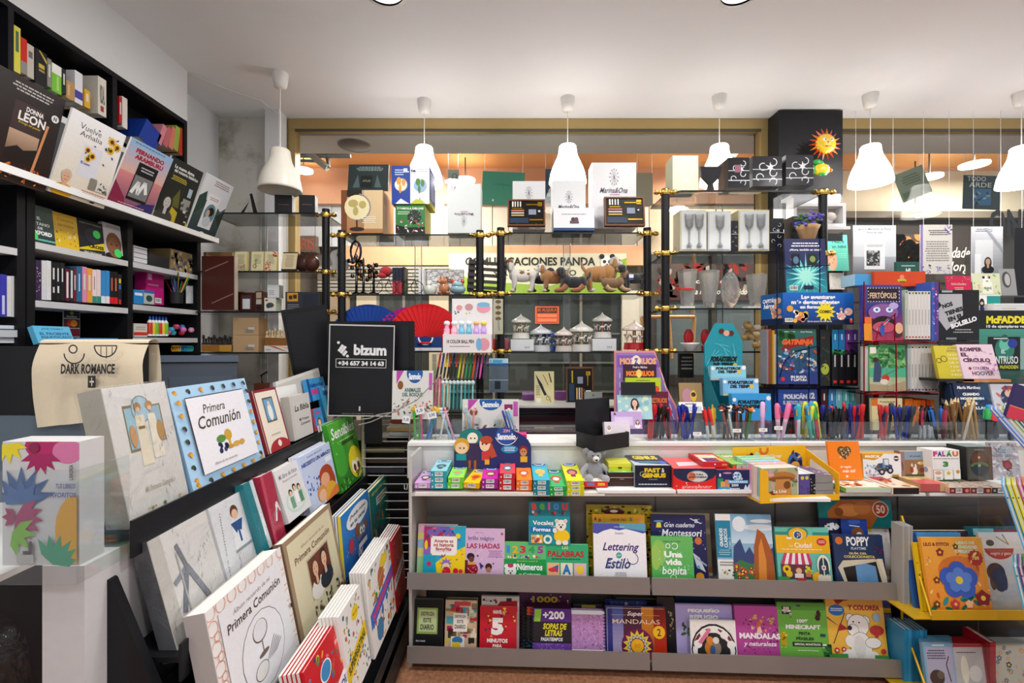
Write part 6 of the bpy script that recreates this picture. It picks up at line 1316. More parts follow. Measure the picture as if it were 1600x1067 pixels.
def fan(box,roll,cols,y,what,group,h=.24):
 for i,(c,cn)in enumerate(cols):
  mm=frame(at(pY(y),box[0]+i*box[2],box[1]),V((1,0,0)),V((0,1,0)),V((0,0,1)))@Matrix.Rotation(-math.atan2(box[0]-800,K),4,'Z')@Matrix.Rotation(math.radians(roll),4,'Y')@Matrix.Translation((0,0,-h))
  b=B().box(0,.0,0,.0035,.12,h,c).box(.0035,.001,.002,.0075,.118,h-.002,'dcd9d0').box(.0075,0,0,.0095,.12,h,c)
  o=tag(b.obj('notebook','gloss',mw=mm),cn+' notebook '+what,'notebook',group)
  B().art([('O',.5,.86,.2,'2a2a2e')],.009,h).obj('cover_print','print',o)
fan((1546,640,7),-33,[('4a6ac0','blue'),('8ab0d8','light blue'),('c8b878','sand coloured'),('3a8a78','sea green'),('2a4a5a','slate')],1.42,'edge in the upper slanted stand','notebooks in the upper slanted stand',.2)
fan((1564,757,8.5),-14,[('5aa8d8','pale blue'),('e0d83a','lemon'),('d8d040','yellow'),('d06ab0','pink'),('e88a2a','orange')],1.38,'edge in the middle slanted stand','notebooks in the middle slanted stand',.28)
fan((1582,884,8),-10,[('4aa0c0','aqua'),('8a4a8a','mauve'),('3a9a4a','green')],1.36,'edge in the lowest slanted stand','notebooks in the lowest slanted stand',.2)
m,W,H=facing(pY(1.40),(1570,628,1640,662),0,18)
o=tag(B().box(0,0,0,W,.01,H*1.6,'2f2456').obj('notebook','gloss',mw=m),'dark violet notebook cover topping the slanted stand','notebook')
B().art([('P',[(0,0),(0,.35),(1,.4),(1,0)],'c8324a'),('T','G',.4,.55,.08,.12,'e8e0f0'),('R',.0,.34,1,.37,'e08a5a')],W,H*1.6).obj('cover_print','print',o)
st=thing('notebook_stand','clear acrylic stand holding slanted notebooks at the edge of the picture','stand',Matrix.Translation((1.53,1.36,0)))
B().box(.16,-.1,0,.4,.4,.02,'26262a').obj('base','plastic',st)
B().box(.17,.0,.02,.174,.3,1.2,'ffffff').obj('upright','acrylic',st)
# ---------------------------------------------------------------- slanted cover posters above the bookcase
def slanted(bl,br,tl,label,col,art):
 m,W,H=upright_face(-1.752,bl,br,tl,(-.22,-.02))
 o=tag(B().box(0,0,0,W,.008,H,['e4e4e2','e4e4e2',col,'e4e4e2','e4e4e2','e4e4e2']).obj('poster','card',mw=m),label,'poster','cover posters on the slanted ledge')
 B().art(art,W,H).obj('cover_print','print',o)
slanted((-40,265),(70,294),(-2,100),'dark poster of a harbour fire with white serif author name','241c1a',[('G',0,0,1,1,'2a1a14','1f1a1c'),('N',.22,.86,.82,.95,3,'b8b4b0'),('R',.3,.2,.74,.78,'3a2a2a'),('G',.3,.2,.74,.5,'4a2a20','b89a80'),('P',[(.3,.3),(.45,.36),(.55,.33),(.74,.38),(.74,.2),(.3,.2)],'1f1614'),('T','DONNA',.6,.73,.26,.05,'e8e6e2',0,.03),('T','LEON',.58,.65,.4,.09,'e8e6e2',0,.03),('T','El fuego del pasado',.56,.585,.32,.028,'d8b83a'),('P',[(.7,.1),(.74,.1),(.84,.66),(.8,.66)],'c88a5a'),('Q',3,60,['c85a1e','6a2a14','e8862a','2a1610'],.05,.02,.95,.18,.03,'e'),('O',.9,.76,.06,'e4e2de'),('T','N',.9,.76,.05,.04,'241c1a',0,.04)])
slanted((74,298),(162,322),(114,168),'cream poster with sunflowers and a bald man in a yellow top','e6e1d6',[('G',0,0,1,1,'e0d4bc','eeeef0'),('T','Vuelve',.38,.86,.38,.07,'4a4844',0,0),('T','Amalia',.42,.78,.4,.06,'4a4844',0,0),('R',.34,.3,.68,.68,'dcdce4')]+[('S',x,y,r,11,'e8b01e',.6)for x,y,r in((.42,.62,.07),(.52,.57,.08),(.46,.52,.07),(.78,.84,.09),(.9,.8,.09),(.8,.73,.08))]+[('O',x,y,r,'5a3416')for x,y,r in((.42,.62,.03),(.52,.57,.035),(.46,.52,.03),(.78,.84,.035),(.9,.8,.035),(.8,.73,.03))]+[('Q',3,14,['3a5a2a','4a6a34','2a3a6a'],.38,.46,.95,.9,.025,'e'),('T','El beso',.44,.46,.16,.03,'3a4a8a'),('W',.2,.02,.36,'d8a888','c8b8a8','d8a01e',False),('R',.6,.18,.72,.32,'8a8478'),('R',.73,.18,.95,.3,'d8d4cc'),('Q',5,12,['5a5650','9a8a80'],.74,.19,.94,.29,.03,'e'),('N',.5,.08,.95,.15,3,'c8744a'),('R',.7,.02,.78,.04,'2a2a2a')])
slanted((163,322),(232,342),(207,214),'pastel sunset poster with a black inset book cover','7f9ac0',[('G',0,0,1,.55,'5a3a6a','d88a8a'),('G',0,.55,1,1,'e0b0a0','8ab4d8'),('P',[(0,.1),(0,.4),(.3,.2),(.4,0),(0,0)],'8a2a4a'),('P',[(.3,0),(1,0),(1,.25),(.7,.2)],'3a2f6a'),('N',.1,.95,.8,.98,1,'4a6a9a'),('T','FERNANDO',.5,.87,.66,.065,'a82434',0,.05),('T','ARAMBURU',.52,.79,.66,.065,'a82434',0,.05),('R',.32,.2,.78,.74,'1c1c1e'),('N',.38,.62,.72,.7,2,'c8c8c8'),('R',.34,.24,.76,.56,'7a7c7c'),('L',[(.38,.3),(.46,.48),(.52,.3),(.6,.5),(.7,.34)],.016,'f0f0ee'),('N',.2,.08,.8,.14,2,'e0b0b8')])
slanted((236,343),(288,359),(269,243),'black and yellow poster with a seated woman in black and white','1d1e1c',[('P',[(0,0),(0,.14),(.4,.3),(1,.12),(1,0)],'b8a42a'),('P',[(.3,.3),(.5,.6),(.62,.3)],'5a5a2a'),('T','La nueva dama',.46,.89,.6,.05,'f0f0ec',0,.02),('T','del misterio histórico',.55,.83,.74,.05,'f0f0ec',0,.02),('N',.16,.68,.62,.76,3,'c8b83a'),('W',.26,.04,.52,'b8b4b0','2a2826','3a3a3a',True),('R',.62,.06,.95,.5,'26241f'),('R',.66,.3,.9,.48,'8a8a84'),('Q',3,9,['c8c8c0','3a3a36'],.66,.08,.92,.46,.05,'r'),('R',.74,.52,.86,.66,'9ab0b8')])
slanted((290,361),(333.5,373.5),(325,270),'dark green landscape poster with an inset cover of a woman in an oval','d8dade',[('G',0,0,1,.6,'1f2f38','4a5a5a'),('P',[(0,.3),(0,.62),(.2,.74),(.3,.5)],'2a3f3a'),('P',[(1,.2),(1,.55),(.75,.4)],'26342f'),('P',[(.1,1),(.28,.7),(.85,.5),(1,.6),(1,1)],'d8dade'),('N',.3,.86,.9,.96,3,'7a4a4a'),('R',.28,.14,.72,.72,'e2e4e6'),('N',.34,.62,.66,.68,2,'a83a3a'),('E',.52,.4,.19,.17,'6a8a94'),('O',.54,.44,.11,'1f1a1a'),('E',.46,.4,.06,.06,'d0a890'),('E',.5,.26,.14,.09,'c8ccd4'),('R',.44,.05,.56,.08,'c8ccd0')])
# ---------------------------------------------------------------- bookcase contents
def sp(plane,rows,z_of,depth,group,where):
 for(x0,x1,y0,y1,c,nm,*a)in rows:
  spine_book(plane,(x0,y0,x1,y1),depth,c,nm+' '+where,a[0]if a else[('R',.3,.35,.7,.8,'d8d4cc')],group=group)
g='books in the cupboard row under the ceiling'
sp(pX(-1.925),[(21,32,38,110,'d8d04a','yellow tall book',[('R',.3,.45,.75,.9,'4a6a5a')]),(32.5,42,57,113,'c8281e','red book',[('R',0,0,1,.35,'8a8a88')]),(42.5,53,67,119,'c0b8ac','pale grey book',[('R',.2,.6,.8,.8,'6a6460')]),(55,73,74,129,'1d1d20','thick black book with gold lettering',[('P',[(.4,1),(1,.8),(1,.7),(.3,.98)],'c8b04a'),('R',.3,.5,.8,.62,'c8b04a'),('R',.3,.4,.8,.46,'a8924a')]),(74,80.5,90,134,'8a887c','slim grey book'),(81,96,97,141,'7ac03a','lime green book with a white top',[('R',0,.66,1,1,'ecece6'),('R',.5,.1,.7,.6,'a8d87a')]),(97,103,106,144,'24282c','slim black book'),(103.5,116.5,124,152,'b8905a','short tan book',[('R',.2,.2,.4,.8,'d8b88a')]),(117,129,109,159,'e0e0e4','white book with a violet foot',[('R',0,.15,1,.4,'4a3f9a')]),(132,141,138,166,'d8a82a','small amber book'),(153,166,118,177,'dcd8cc','thick white dictionary with dark upright lettering',[('T','VISUAL',.5,.55,.6,.5,'2a2a2a',0,.03,0),('R',.3,.1,.7,.25,'a83a3a')])],0,.13,g,'on the ceiling cupboard shelf')
sp(pX(-1.925),[(186,190.5,150,192,'b81f2c','thin red book'),(191,199,150,198,'d8d6d0','thin white book')],0,.1,g,'in the second ceiling cupboard')
for x,y0,y1,r,c,nm in((216,180,219,24,'1f3fa0','large royal blue book'),(245,186,222,22,'d88a9a','pink book'),(254,191,226,20,'c86a70','rose book'),(263,193,230,14,'d8806a','salmon book'),(271,193,233,8,'9ab04a','olive green book'),(279,197,240,5,'b8402a','brick red book')):
 spine_book(pX(-1.93),(x,y0,x+(26 if x<220 else 7),y1),.11,c,nm+' leaning in the second ceiling cupboard',roll=r,group=g)
S1=[((49,318,87.5,385),'1f3a40','dark teal thriller with white capitals and a green sticker',[('G',0,0,1,1,'14282c','5a6a60'),('T','EL',.4,.7,.16,.07,'e8ecec',0,.04),('T','SÓTANO',.42,.58,.8,.09,'e8ecec',0,.04),('T','DE',.42,.47,.2,.06,'e8ecec',0,.04),('T','OXFORD',.44,.36,.86,.1,'f0f4f4',0,.06),('R',0,.18,1,.22,'6ac0b0'),('O',.14,.27,.16,'4ae06a')]),((88,331,124.5,391.5),'d8b040','mustard novel with a sketch of a seaside crowd',[('R',0,0,1,.5,'e0b82a'),('T','Cuentos',.5,.84,.7,.07,'9a6a2a',.2),('T','sentidos',.5,.7,.66,.08,'9a6a2a',.2),('Q',3,22,['6a5a4a','f0ecd8','8a7a5a'],.05,.2,.95,.55,.05,'e')]),((125.5,341,164.5,398),'25262a','black thriller crossed by a yellow tape band with green sticker',[('T','JAMES PATTERSON',.5,.9,.86,.06,'8a8a7a',0,.02),('E',.55,.6,.3,.2,'34343c'),('P',[(0,.2),(1,.46),(1,.24),(0,.16)],'e0c81e'),('T','CROSS',.66,.3,.6,.1,'1c1c1c',0,.06),('T','VÍAS CRUZADAS',.5,.12,.7,.06,'e8e8e4',0,.04),('O',.72,.66,.15,'4ae06a')]),((165.5,347.5,197.5,403),'c8c4c4','pale biography showing a bald man with green sticker',[('N',.1,.86,.8,.95,2,'9a5a5a'),('E',.44,.0,.6,.2,'1c1c1e'),('E',.44,.42,.36,.34,'7a5038'),('E',.44,.34,.3,.28,'8a5c42'),('E',.32,.42,.05,.02,'1c1410'),('E',.56,.42,.05,.02,'1c1410'),('E',.44,.2,.12,.02,'5a2f28'),('O',.6,.2,.18,'4ae06a')])]
for bx,c,lab,art in S1:
 book(pX(-1.87),bx,.02,c,lab,art,tilt=6)
q=lambda v:v/4.448
rows=[]
for x0,x1,y0,c,nm,*a in((218,243,460,'a8983a','olive'),(247,287,470,'3a2848','deep purple',[('Q',3,14,['c8a0c8','e0d8e0'],.2,.2,.8,.9,.14,'e')]),(290,322,475,'d4d4d8','first white'),(323,355,475,'dcdce0','second white'),(358,388,485,'1c1c1e','slim black',[('R',.3,.55,.7,.85,'d8d8d8'),('R',.3,.2,.7,.35,'d8d8d8')]),(390,420,487,'1e1e22','second black',[('R',.3,.5,.6,.85,'e0e0e0'),('R',.3,.2,.7,.38,'e0e0e0')]),(422,448,490,'202426','third black',[('R',.3,.5,.6,.85,'e0e0e0')]),(455,482,530,'5a1f34','maroon and white',[('R',.25,.1,.75,.9,'e4dcdc')]),(484,510,525,'2a2c34','dark grey and white',[('R',.3,.1,.8,.92,'d8d8dc')]),(512,530,530,'7a1f30','dark red'),(532,570,515,'2f6a94','steel blue',[('R',.4,.3,.6,.8,'c8d8e4')]),(572,603,517,'e08ab0','candy pink'),(605,640,527,'e8a03a','orange'),(642,670,538,'ecd8d8','first blush and green',[('R',0,0,1,.2,'2f8a7a'),('R',.4,.4,.6,.8,'8a7a7a')]),(672,700,538,'e8d4d4','second blush and green',[('R',0,0,1,.2,'2f8a7a')]),(703,733,545,'3a8ac8','first bright blue',[('R',0,0,1,.22,'e0e4e8')]),(735,762,545,'3a8ac8','second bright blue',[('R',0,0,1,.22,'e0e4e8')]),(765,790,550,'1c1c1e','first black and red',[('R',0,0,1,.2,'d8202a'),('R',.3,.4,.7,.8,'c85a4a')]),(792,818,552,'1c1c1e','second black and red',[('R',0,0,1,.2,'d8202a'),('R',.3,.4,.7,.8,'c86a4a')]),(822,845,570,'22242a','black and multicoloured',[('R',.2,.7,.8,.85,'e0c82a'),('R',.2,.5,.8,.65,'2a6ac0'),('R',.2,0,.8,.15,'c83a2a')])):
 rows.append((q(x0),q(x1),300+q(y0),300+q(743+(x0-215)*.058),c,nm,*a))
sp(pX(-1.86),rows,0,.13,'paperbacks on the middle bookcase shelf','paperback in the upright row of the black bookcase')
sp(pX(-1.86),[(0,10.5,428,494,'3a3aa8','indigo',[('R',.3,.05,.7,.5,'c8c8f0')]),(11,17.5,431,494,'d8d8d8','first white'),(18,24,431,495,'d0d0d0','second white'),(24.5,28,458,494,'c8c4b4','small cream')],0,.13,'books on the bay nearest the viewer','book in the bay beside the black upright')
for i in range(5):
 spine_book(pX(-1.86),(0,508+5.6*i,27-i%2*2,513.4+5.6*i),.13,('d0d4dc','3a4a6a','d8d8dc','c8ccd8','e0e0e4')[i],('topmost','second','third','fourth','lowest')[i]+' flat book in the pile beside the black upright',[],group='flat pile in the bookcase')
book(pX(-1.78),(60,509,117,536),.02,'5ab4dc','sky blue novel leaning on the bookcase shelf above the tote bag',[('T','JANE SHEMILT',.5,.82,.6,.12,'2a5a8a',0,.02),('T','EL PACIENTE',.52,.55,.8,.16,'24507a',0,.03),('T','EQUIVOCADO',.55,.34,.84,.16,'24507a',0,.03)],tilt=20)
carton(pX(-1.8),(119,528,184,535),.1,'4a8ac0 4a8ac0 5a9acc 4a8ac0 4a8ac0 6aa8d4'.split(),'blue flat book lying beside the sky blue novel',cat='book',name='book')
m,W,H=facing(pX(-1.96),(99,482,125,527))
t=tag(B().box(0,0,0,W,.004,H,'b8b8b8').obj('card_sign','card',mw=m),'small payment card stickers on a panel in the bookcase','sign')
B().art([('R',.02,.68,.98,.98,'1a1a1c'),('S',.5,.86,.18,4,'c8a83a',.3),('T','bandera',.5,.74,.6,.06,'e8e8e8'),('R',.02,.34,.98,.65,'4a2a24'),('O',.4,.5,.2,'c8302a'),('O',.62,.5,.2,'d88a2a'),('R',.02,.04,.98,.31,'7a2034')],W,H).obj('cover_print','print',t)
P2=pX(-1.88)
carton(P2,(209,383,230,408),.12,['d8d8dc']*6,'pile of small white boxes on the upper shelf of the narrow bay',[('R',0,.3*k+.26,1,.3*k+.3,'3a3a3e')for k in range(3)])
carton(P2,(232,395,264,415),.1,['26282a']*6,'dark storage box on the upper shelf of the narrow bay')
t=carton(P2,(266,388,302,423),.12,['8a7450']*6,'brown basket wrapped in cellophane on the upper shelf of the narrow bay',[('Q',3,30,['c8b488','6a5a4a','4a4a5a','b8a070'],.05,.05,.95,.95,.12,'e')])
carton(P2,(209,452,224,474),.1,['2a86c8']*6,'blue compass set box on the second shelf of the narrow bay',[('R',.1,.6,.9,.8,'e0ecf4')])
carton(P2,(225,453,241,474),.08,['b8c0bc']*6,'clear geometry set pack next to the blue compass box',[('E',.5,.4,.3,.25,'2f4f4a'),('R',0,.8,1,1,'3a6ab0')])
carton(pX(-1.92),(228,421,256,474),.06,['c0207a']*6,'magenta portfolio folder on the second shelf of the narrow bay',[('R',.1,.72,.32,.9,'e0b8d0'),('R',.1,.55,.7,.6,'d880b0'),('M',.5,.05,.85,.2)])
t=thing('brush_cup','black cup of paint brushes on the second shelf of the narrow bay','cup',Matrix.Translation(at(P2,276,474)))
B().lathe([(.03,0),(.034,.06)],12,'2a2a2c',(0,0,.001),True).obj('body','plastic',t)
rd=random.Random(4)
for i in range(16):
 a,l=rd.uniform(0,6.28),rd.uniform(.12,.17)
 e=rd.uniform(.02,.06)
 B().tube([(0,0,.01),(e*math.cos(a),e*math.sin(a),l*.8),(e*1.25*math.cos(a),e*1.25*math.sin(a),l)],.0028,5,rd.choice(['c87a2a','b8402a','3a3a3a','d8b83a','2f7a4a','4a6ab0'])).obj('brush','plastic',t)
for i in range(4):
 p=at(P2,292+3*i,474)
 tag(B().cyl((p.x,p.y,p.z),(p.x,p.y,p.z+.1),.006,None,8,'d0d4d4').cyl((p.x,p.y,p.z+.1),(p.x,p.y,p.z+.105),.0065,None,8,'5a6a6a').obj('marker','plastic'),'white marker standing beside the paint brushes','marker','white markers beside the brushes')
carton(P2,(209,505,230,526),.1,['d8d4d0']*6,'white and red ink box on the third shelf of the narrow bay',[('R',0,.1,1,.35,'c83a2a'),('N',.1,.5,.9,.8,2,'b8905a')])
for i in range(6):
 p=at(P2,234+5*i,525)
 t=thing('glue_bottle','white glue bottle with a blue cap on the third shelf','bottle',Matrix.Translation(p),'glue bottles in the narrow bay')
 B().lathe([(.011,0),(.012,.01),(.012,.07),(.006,.084)],10,'e8ecec',(0,0,0),True,cols=['e8ecec',('c83a2a','e0c83a','7ab83a')[i%3],'e8ecec']).obj('body','plastic',t)
 B().lathe([(.006,.084),(.005,.10),(.001,.106)],8,'2a5ab8').obj('cap','plastic',t)
rd=random.Random(9)
for i,c in enumerate(('d84a9a','3aa8c8','c83a6a','5ac0d0','e070b0','2a7ab8','d83a4a','e8a0c0')):
 p=at(P2,268+4.6*i,524)
 tag(B().ball((p.x-rd.uniform(0,.05),p.y,p.z+.016+(i%3)*.016),(.017,.016,.016),c,10,7).obj('squeeze_toy','plastic'),{'d84a9a':'pink','3aa8c8':'turquoise','c83a6a':'raspberry','5ac0d0':'pale aqua','e070b0':'rose pink','2a7ab8':'blue','d83a4a':'red','e8a0c0':'blush'}[c]+' plastic toy ball heaped on the third shelf beside the glue','toy')
for i,(c,nm)in enumerate((('d8a82a','yellow'),('2a8ac0','blue'),('3ac0c0','aqua'))):
 p=at(P2,274+10*i,550)
 b=B()
 for k in range(5):
  b.tube([(p.x+.002*k,p.y+(k-2)*.009+.012*math.cos(a),p.z+.02+.016*math.sin(a))for a in(2*PI*j/10 for j in range(11))],.0022,5,c)
 tag(b.obj('wire_coil_rope','plastic'),nm+' coiled cord on the lowest shelf of the narrow bay','cord')
 # ---------------------------------------------------------------- albums and books on the stepped rack
TX=[-.835,-.73,-.615,-.465]
def rb(tier,bl,br,tl,th,cover,label,art=(),lean=.075,cat='book',name='book',behind=0,spine=None,wrap=False,dx=0,pages='ece8e0',mat='gloss'):
 x=TX[tier]-dx
 fm=upright_face(x,bl,br,tl)
 o=book(None,None,th,cover,label,art,cat=cat,name=name,fm=fm,spine=spine,pages=pages,mat=mat)
 if wrap:
  B().box(-.004,-.004,-.004,fm[1]+.004,th+.004,fm[2]+.004,'ffffff').obj('cellophane','wrap',o)
 for k in range(behind):
  m=fm[0]@Matrix.Translation((-.004*k-.004,th+.001+.0085*k,.004+.003*k))
  b=B().box(0,0,0,fm[1],.007,fm[2],['dedcd6','dedcd6',cover,'dedcd6','dedcd6','e8e6e0'])
  tag(b.obj(name,'card',mw=m),'copy queued behind the '+' '.join(label.split()[:7]),cat,'copies behind the '+' '.join(label.split()[:6]))
 return o
TREES=[('Q',7,34,['7a9a5a','c87a4a','5a7a4a','d8a87a'],.05,.03,.95,.13,.025,'o')]
rb(0,(208,838),(299,771),(158,607),.055,'d4d2cc','pearl white communion album with angels wrapped in cellophane',[('G',0,0,1,1,'d0cec8','dcdbd8'),('R',.22,.53,.4,.86,'8a7a5a'),('R',.24,.55,.39,.84,'9ac0d0'),('E',.5,.82,.16,.1,'8a9a9a'),('E',.5,.82,.14,.09,'a8c8d8'),('R',.62,.56,.82,.84,'8a7a5a'),('R',.63,.57,.8,.83,'9ab8c8'),('P',[(.36,.42),(.38,.78),(.52,.78),(.54,.42)],'e4dcc4'),('P',[(.56,.45),(.58,.78),(.7,.78),(.74,.45)],'e8e2d0'),('O',.44,.84,.06,'a8845a'),('O',.63,.84,.06,'b88a5a'),('O',.44,.82,.035,'e0b89a'),('O',.63,.82,.035,'e0b89a'),('R',.4,.68,.5,.7,'8a6a4a'),('E',.3,.64,.05,.08,'c8986a'),('E',.74,.64,.06,.08,'b8905a'),('T','Mi Primera Comunión',.56,.26,.5,.04,'b0a898',.25)]+TREES,spine='a8a498',wrap=True,cat='album',name='album')
FR=[]
rd=random.Random(12)
for i in range(7):
 for x,y in((.06+.145*i,.95),(.06+.145*i,.05),(.055,.1+.125*i),(.945,.1+.125*i)):
  k=rd.random()
  FR+=[('E',x,y,.022,.018,'3a5a2a' if k<.4 else 'c88a2a'),('E',x+.012,y-.016,.014,.02,'3a2f4a' if k<.4 else 'e0a83a')]
rb(0,(303,770),(415,713),(260,607),.03,'9cc4e4','pale blue communion album with grapes and chalices around a white panel',[('R',0,0,1,1,'a8cdea')]+FR+[('R',.125,.12,.88,.88,'2a2a34'),('R',.13,.115,.885,.87,'e6e5ea'),('T','Primera',.44,.74,.28,.09,'4a463e',.25,.01),('T','Comunión',.48,.61,.56,.13,'4a463e',.25,.015),('E',.52,.42,.05,.06,'c8a03a'),('R',.505,.3,.535,.4,'c8a03a'),('E',.52,.29,.05,.02,'b8902a'),('Q',3,10,['3a3f6a','2a2f5a'],.38,.28,.48,.36,.022,'o'),('E',.42,.4,.06,.04,'5a8a3a'),('E',.6,.3,.05,.03,'d0a050'),('E',.68,.3,.04,.03,'c89a48'),('T','Album de mis recuerdos',.42,.18,.3,.025,'9a9890',.2)],spine='8fb8da',cat='album',name='album')
rb(0,(420.5,710),(454,695),(394,611),.02,'e6dccc','cream upright album with maroon border and a small blue picture',[('R',0,0,.05,1,'8a2a34'),('R',.95,0,1,1,'8a2a34'),('R',0,.96,1,1,'8a2a34'),('R',.28,.46,.72,.86,'6a6456'),('R',.32,.49,.68,.83,'6aa0c8'),('E',.5,.62,.1,.14,'e8e4dc'),('O',.5,.76,.06,'e0c0a0'),('E',.55,.02,.45,.16,'a82f34'),('O',.55,.1,.08,'e8dcd4'),('N',.3,.24,.7,.28,1,'b8ac9c')],cat='album',name='album',spine='8a2a34')
rb(0,(445,692),(476,676),(430,606),.01,'ecebe8','plain white booklet standing behind the white bible',dx=.05)
rb(0,(461,689),(490,675),(452,620),.035,'d0cdc8','white first communion bible with black gothic title',[('T','La Biblia',.56,.7,.74,.14,'1c1c1e',.15,.02),('T','Mi Primera',.6,.42,.5,.07,'2a2a2c',.15),('T','Comunión',.64,.32,.5,.07,'2a2a2c',.15),('L',[(.06,0),(.06,1)],.001,'a8a49c')],spine='b8b4ac')
rb(0,(494,674),(508,668),(491,639),.02,'3a8ac0','small blue bible storybook with a red spine',[('R',0,0,.12,1,'b82a34'),('T','Biblia',.6,.8,.6,.12,'d83a5a',0,.04),('O',.55,.36,.2,'6a3a24'),('O',.55,.34,.14,'e8b088'),('R',.3,0,.9,.2,'c83a3a')],spine='b82a34')
rb(0,(513,664),(532,653),(499,605),.02,'4aa8d4','sky blue illustrated bible with desert travellers',[('G',0,0,1,.5,'c8a05a','4aa8d4'),('T','Mi primera',.5,.92,.6,.05,'f0f4f8'),('T','Biblia',.5,.82,.7,.11,'2a4a9a',0,.05),('R',.3,.1,.5,.4,'e8e0d0'),('R',.55,.08,.8,.36,'5a3a6a'),('O',.4,.46,.1,'4a2a1a'),('O',.66,.42,.1,'e8c090')],spine='2a7aa8',dx=.02)
rb(0,(486,628),(512,618),(478,593),.02,'3f9ad4','bright blue story collection with pink title at the back of the top tier',[('T','historias',.5,.7,.8,.2,'24509a',0,.05),('T','BIBLIA',.55,.4,.8,.24,'d83a8a',0,.06),('R',0,0,.12,1,'24509a')],dx=.06)
m,W,H=corners(at(pX(-.93),440,640),at(pX(-.93),505,610),at(pX(-.95),428,598))
tag(B().box(0,0,0,W,.012,H,'d8d5d0').box(.01,-.002,.01,W-.01,0,H-.012,'c8c4bc').obj('tray','plastic',mw=m),'pale plastic tray standing on edge behind the top tier books','tray')
rb(1,(282,1031),(424,944),(230,847),.04,'d6d4d0','grey ribboned communion album with a sailor suited boy wrapped in cellophane',[('R',0,0,.09,1,'c0bdb6'),('R',.52,0,1,1,'dcdee0'),('R',.5,0,.525,1,'b0b2b4'),('T','Mi primera comunión',.575,.44,.66,.03,'6a7078',.3,.0,82),('E',.77,.84,.045,.07,'5a3424'),('E',.77,.815,.035,.05,'e4b896'),('P',[(.68,.45),(.71,.74),(.83,.74),(.88,.45)],'e8e8ea'),('P',[(.7,.74),(.84,.74),(.8,.62),(.77,.66),(.74,.62)],'2a4f8a'),('R',.762,.52,.782,.66,'2a4f8a'),('R',.68,.44,.88,.47,'8a94a0'),('P',[(.7,.0),(.7,.44),(.86,.44),(.86,0)],'dcdcde'),('L',[(.18,.86),(.22,.64)],.011,'7a7e88'),('L',[(.1,.56),(.22,.64)],.012,'8a8e98'),('L',[(.22,.64),(.12,.3)],.014,'7a7e88'),('L',[(.22,.64),(.36,.2)],.014,'868a94'),('R',.16,.8,.17,.2,'b4b2ae')],spine='5a5c60',wrap=True,cat='album',name='album',lean=.085)
rb(1,(412,865),(426,858),(379,757),.03,'1f7a86','teal padded album with a white ribbon bow',[('R',.65,.0,1,1,'d0dcdc'),('L',[(.7,.2),(.8,.5)],.008,'f0f0ee'),('L',[(.8,.5),(1,.3)],.008,'f0f0ee')],wrap=True,cat='album',name='album')
rb(1,(431,853),(448,842),(406,745),.03,'b02a48','crimson padded album with a white ribbon bow',[('R',.0,0,.2,1,'c84a64'),('T','Mi libro de firmas',.4,.36,.5,.05,'e0a0b0',.2,0,80),('L',[(.5,.3),(.8,.55)],.009,'f2f0ee'),('L',[(.8,.55),(1,.4)],.009,'f2f0ee'),('O',.75,.5,.12,'f2f0ee')],wrap=True,cat='album',name='album')
rb(1,(452,818),(487,800),(426,738),.025,'d8d6d6','white communion book with three children and laurel leaves',[('T','Mi libro de fotos',.5,.84,.74,.09,'6a6a6e',.3,.01),('T','Primera Comunión',.52,.74,.6,.045,'8a8a8e',.2),('E',.5,.3,.4,.22,'b8d4c4'),('E',.5,.3,.34,.18,'d8d6d6')]+[('E',x,y+.14,.07,.07,'3a2a24')for x,y in((.36,.34),(.55,.4),(.72,.36))]+[('E',x,y+.12,.05,.05,'e4b894')for x,y in((.36,.34),(.55,.4),(.72,.36))]+[('R',x-.07,y-.16,x+.07,y+.06,c)for x,y,c in((.36,.34,'6a9a7a'),(.55,.4,'e8e8ea'),(.72,.36,'5a8a6a'))],behind=3)
rb(1,(486,805),(530,773),(467,715),.018,'c4d0ea','pale blue picture book of a red haired mother hugging a child',[('T','DANIEL MIRANDA',.46,.93,.5,.03,'5a6a9a'),('T','NECESITO UN ABRAZO',.5,.83,.96,.07,'2a3a8a',0,.05),('Q',5,26,['6a8ac8','3a4a9a'],.04,.3,.45,.62,.018,'o'),('R',.74,.66,.96,.76,'e8f0f8'),('E',.68,.44,.24,.2,'a8482a'),('E',.78,.3,.18,.22,'a8482a'),('E',.62,.38,.15,.13,'e8a884'),('E',.74,.1,.22,.2,'e0a83a'),('E',.44,.2,.15,.14,'d8924a'),('E',.45,.15,.12,.11,'eab894'),('P',[(.5,0),(.95,.18),(1,.14),(1,0)],'e07a3a')],behind=2)
rb(1,(535,771),(571,738),(510,665),.02,'3f9a34','bright green picture book with white brush title and a round yellow creature',[('G',0,0,1,1,'2f7a2a','58b03a'),('E',.2,.5,.3,.3,'4aa83a'),('T','Sensibles',.52,.84,.9,.17,'f4f6ee',.2,.02),('N',.3,.68,.9,.71,1,'c8e0a8'),('R',.36,.62,.84,.67,'2a5a24'),('Q',3,9,['d83a2a','8ad04a'],.05,.55,.95,.75,.02,'o'),('E',.72,.28,.27,.25,'e8d42a'),('E',.62,.22,.09,.1,'f4f0d0'),('E',.78,.22,.1,.11,'f4f0d0'),('E',.64,.2,.05,.06,'5a2a1a'),('E',.8,.2,.055,.065,'5a2a1a'),('E',.72,.12,.1,.03,'8a5a1a'),('Q',8,20,['2a6a24','6ac04a'],0,0,1,.15,.05,'e')],behind=2)
TB=TX[2]
RIM=[('A',x,y,.05,.006,0,360,'d89a78')for x in(.04,.97)for y in(.1,.25,.4,.55,.7,.85,.97)]+[('A',x,.97,.05,.006,0,360,'d89a78')for x in(.15,.28,.41,.54,.67,.8)]+[('A',.06,y,.03,.006,0,360,'c88a68')for y in(.18,.33,.48,.63,.78)]
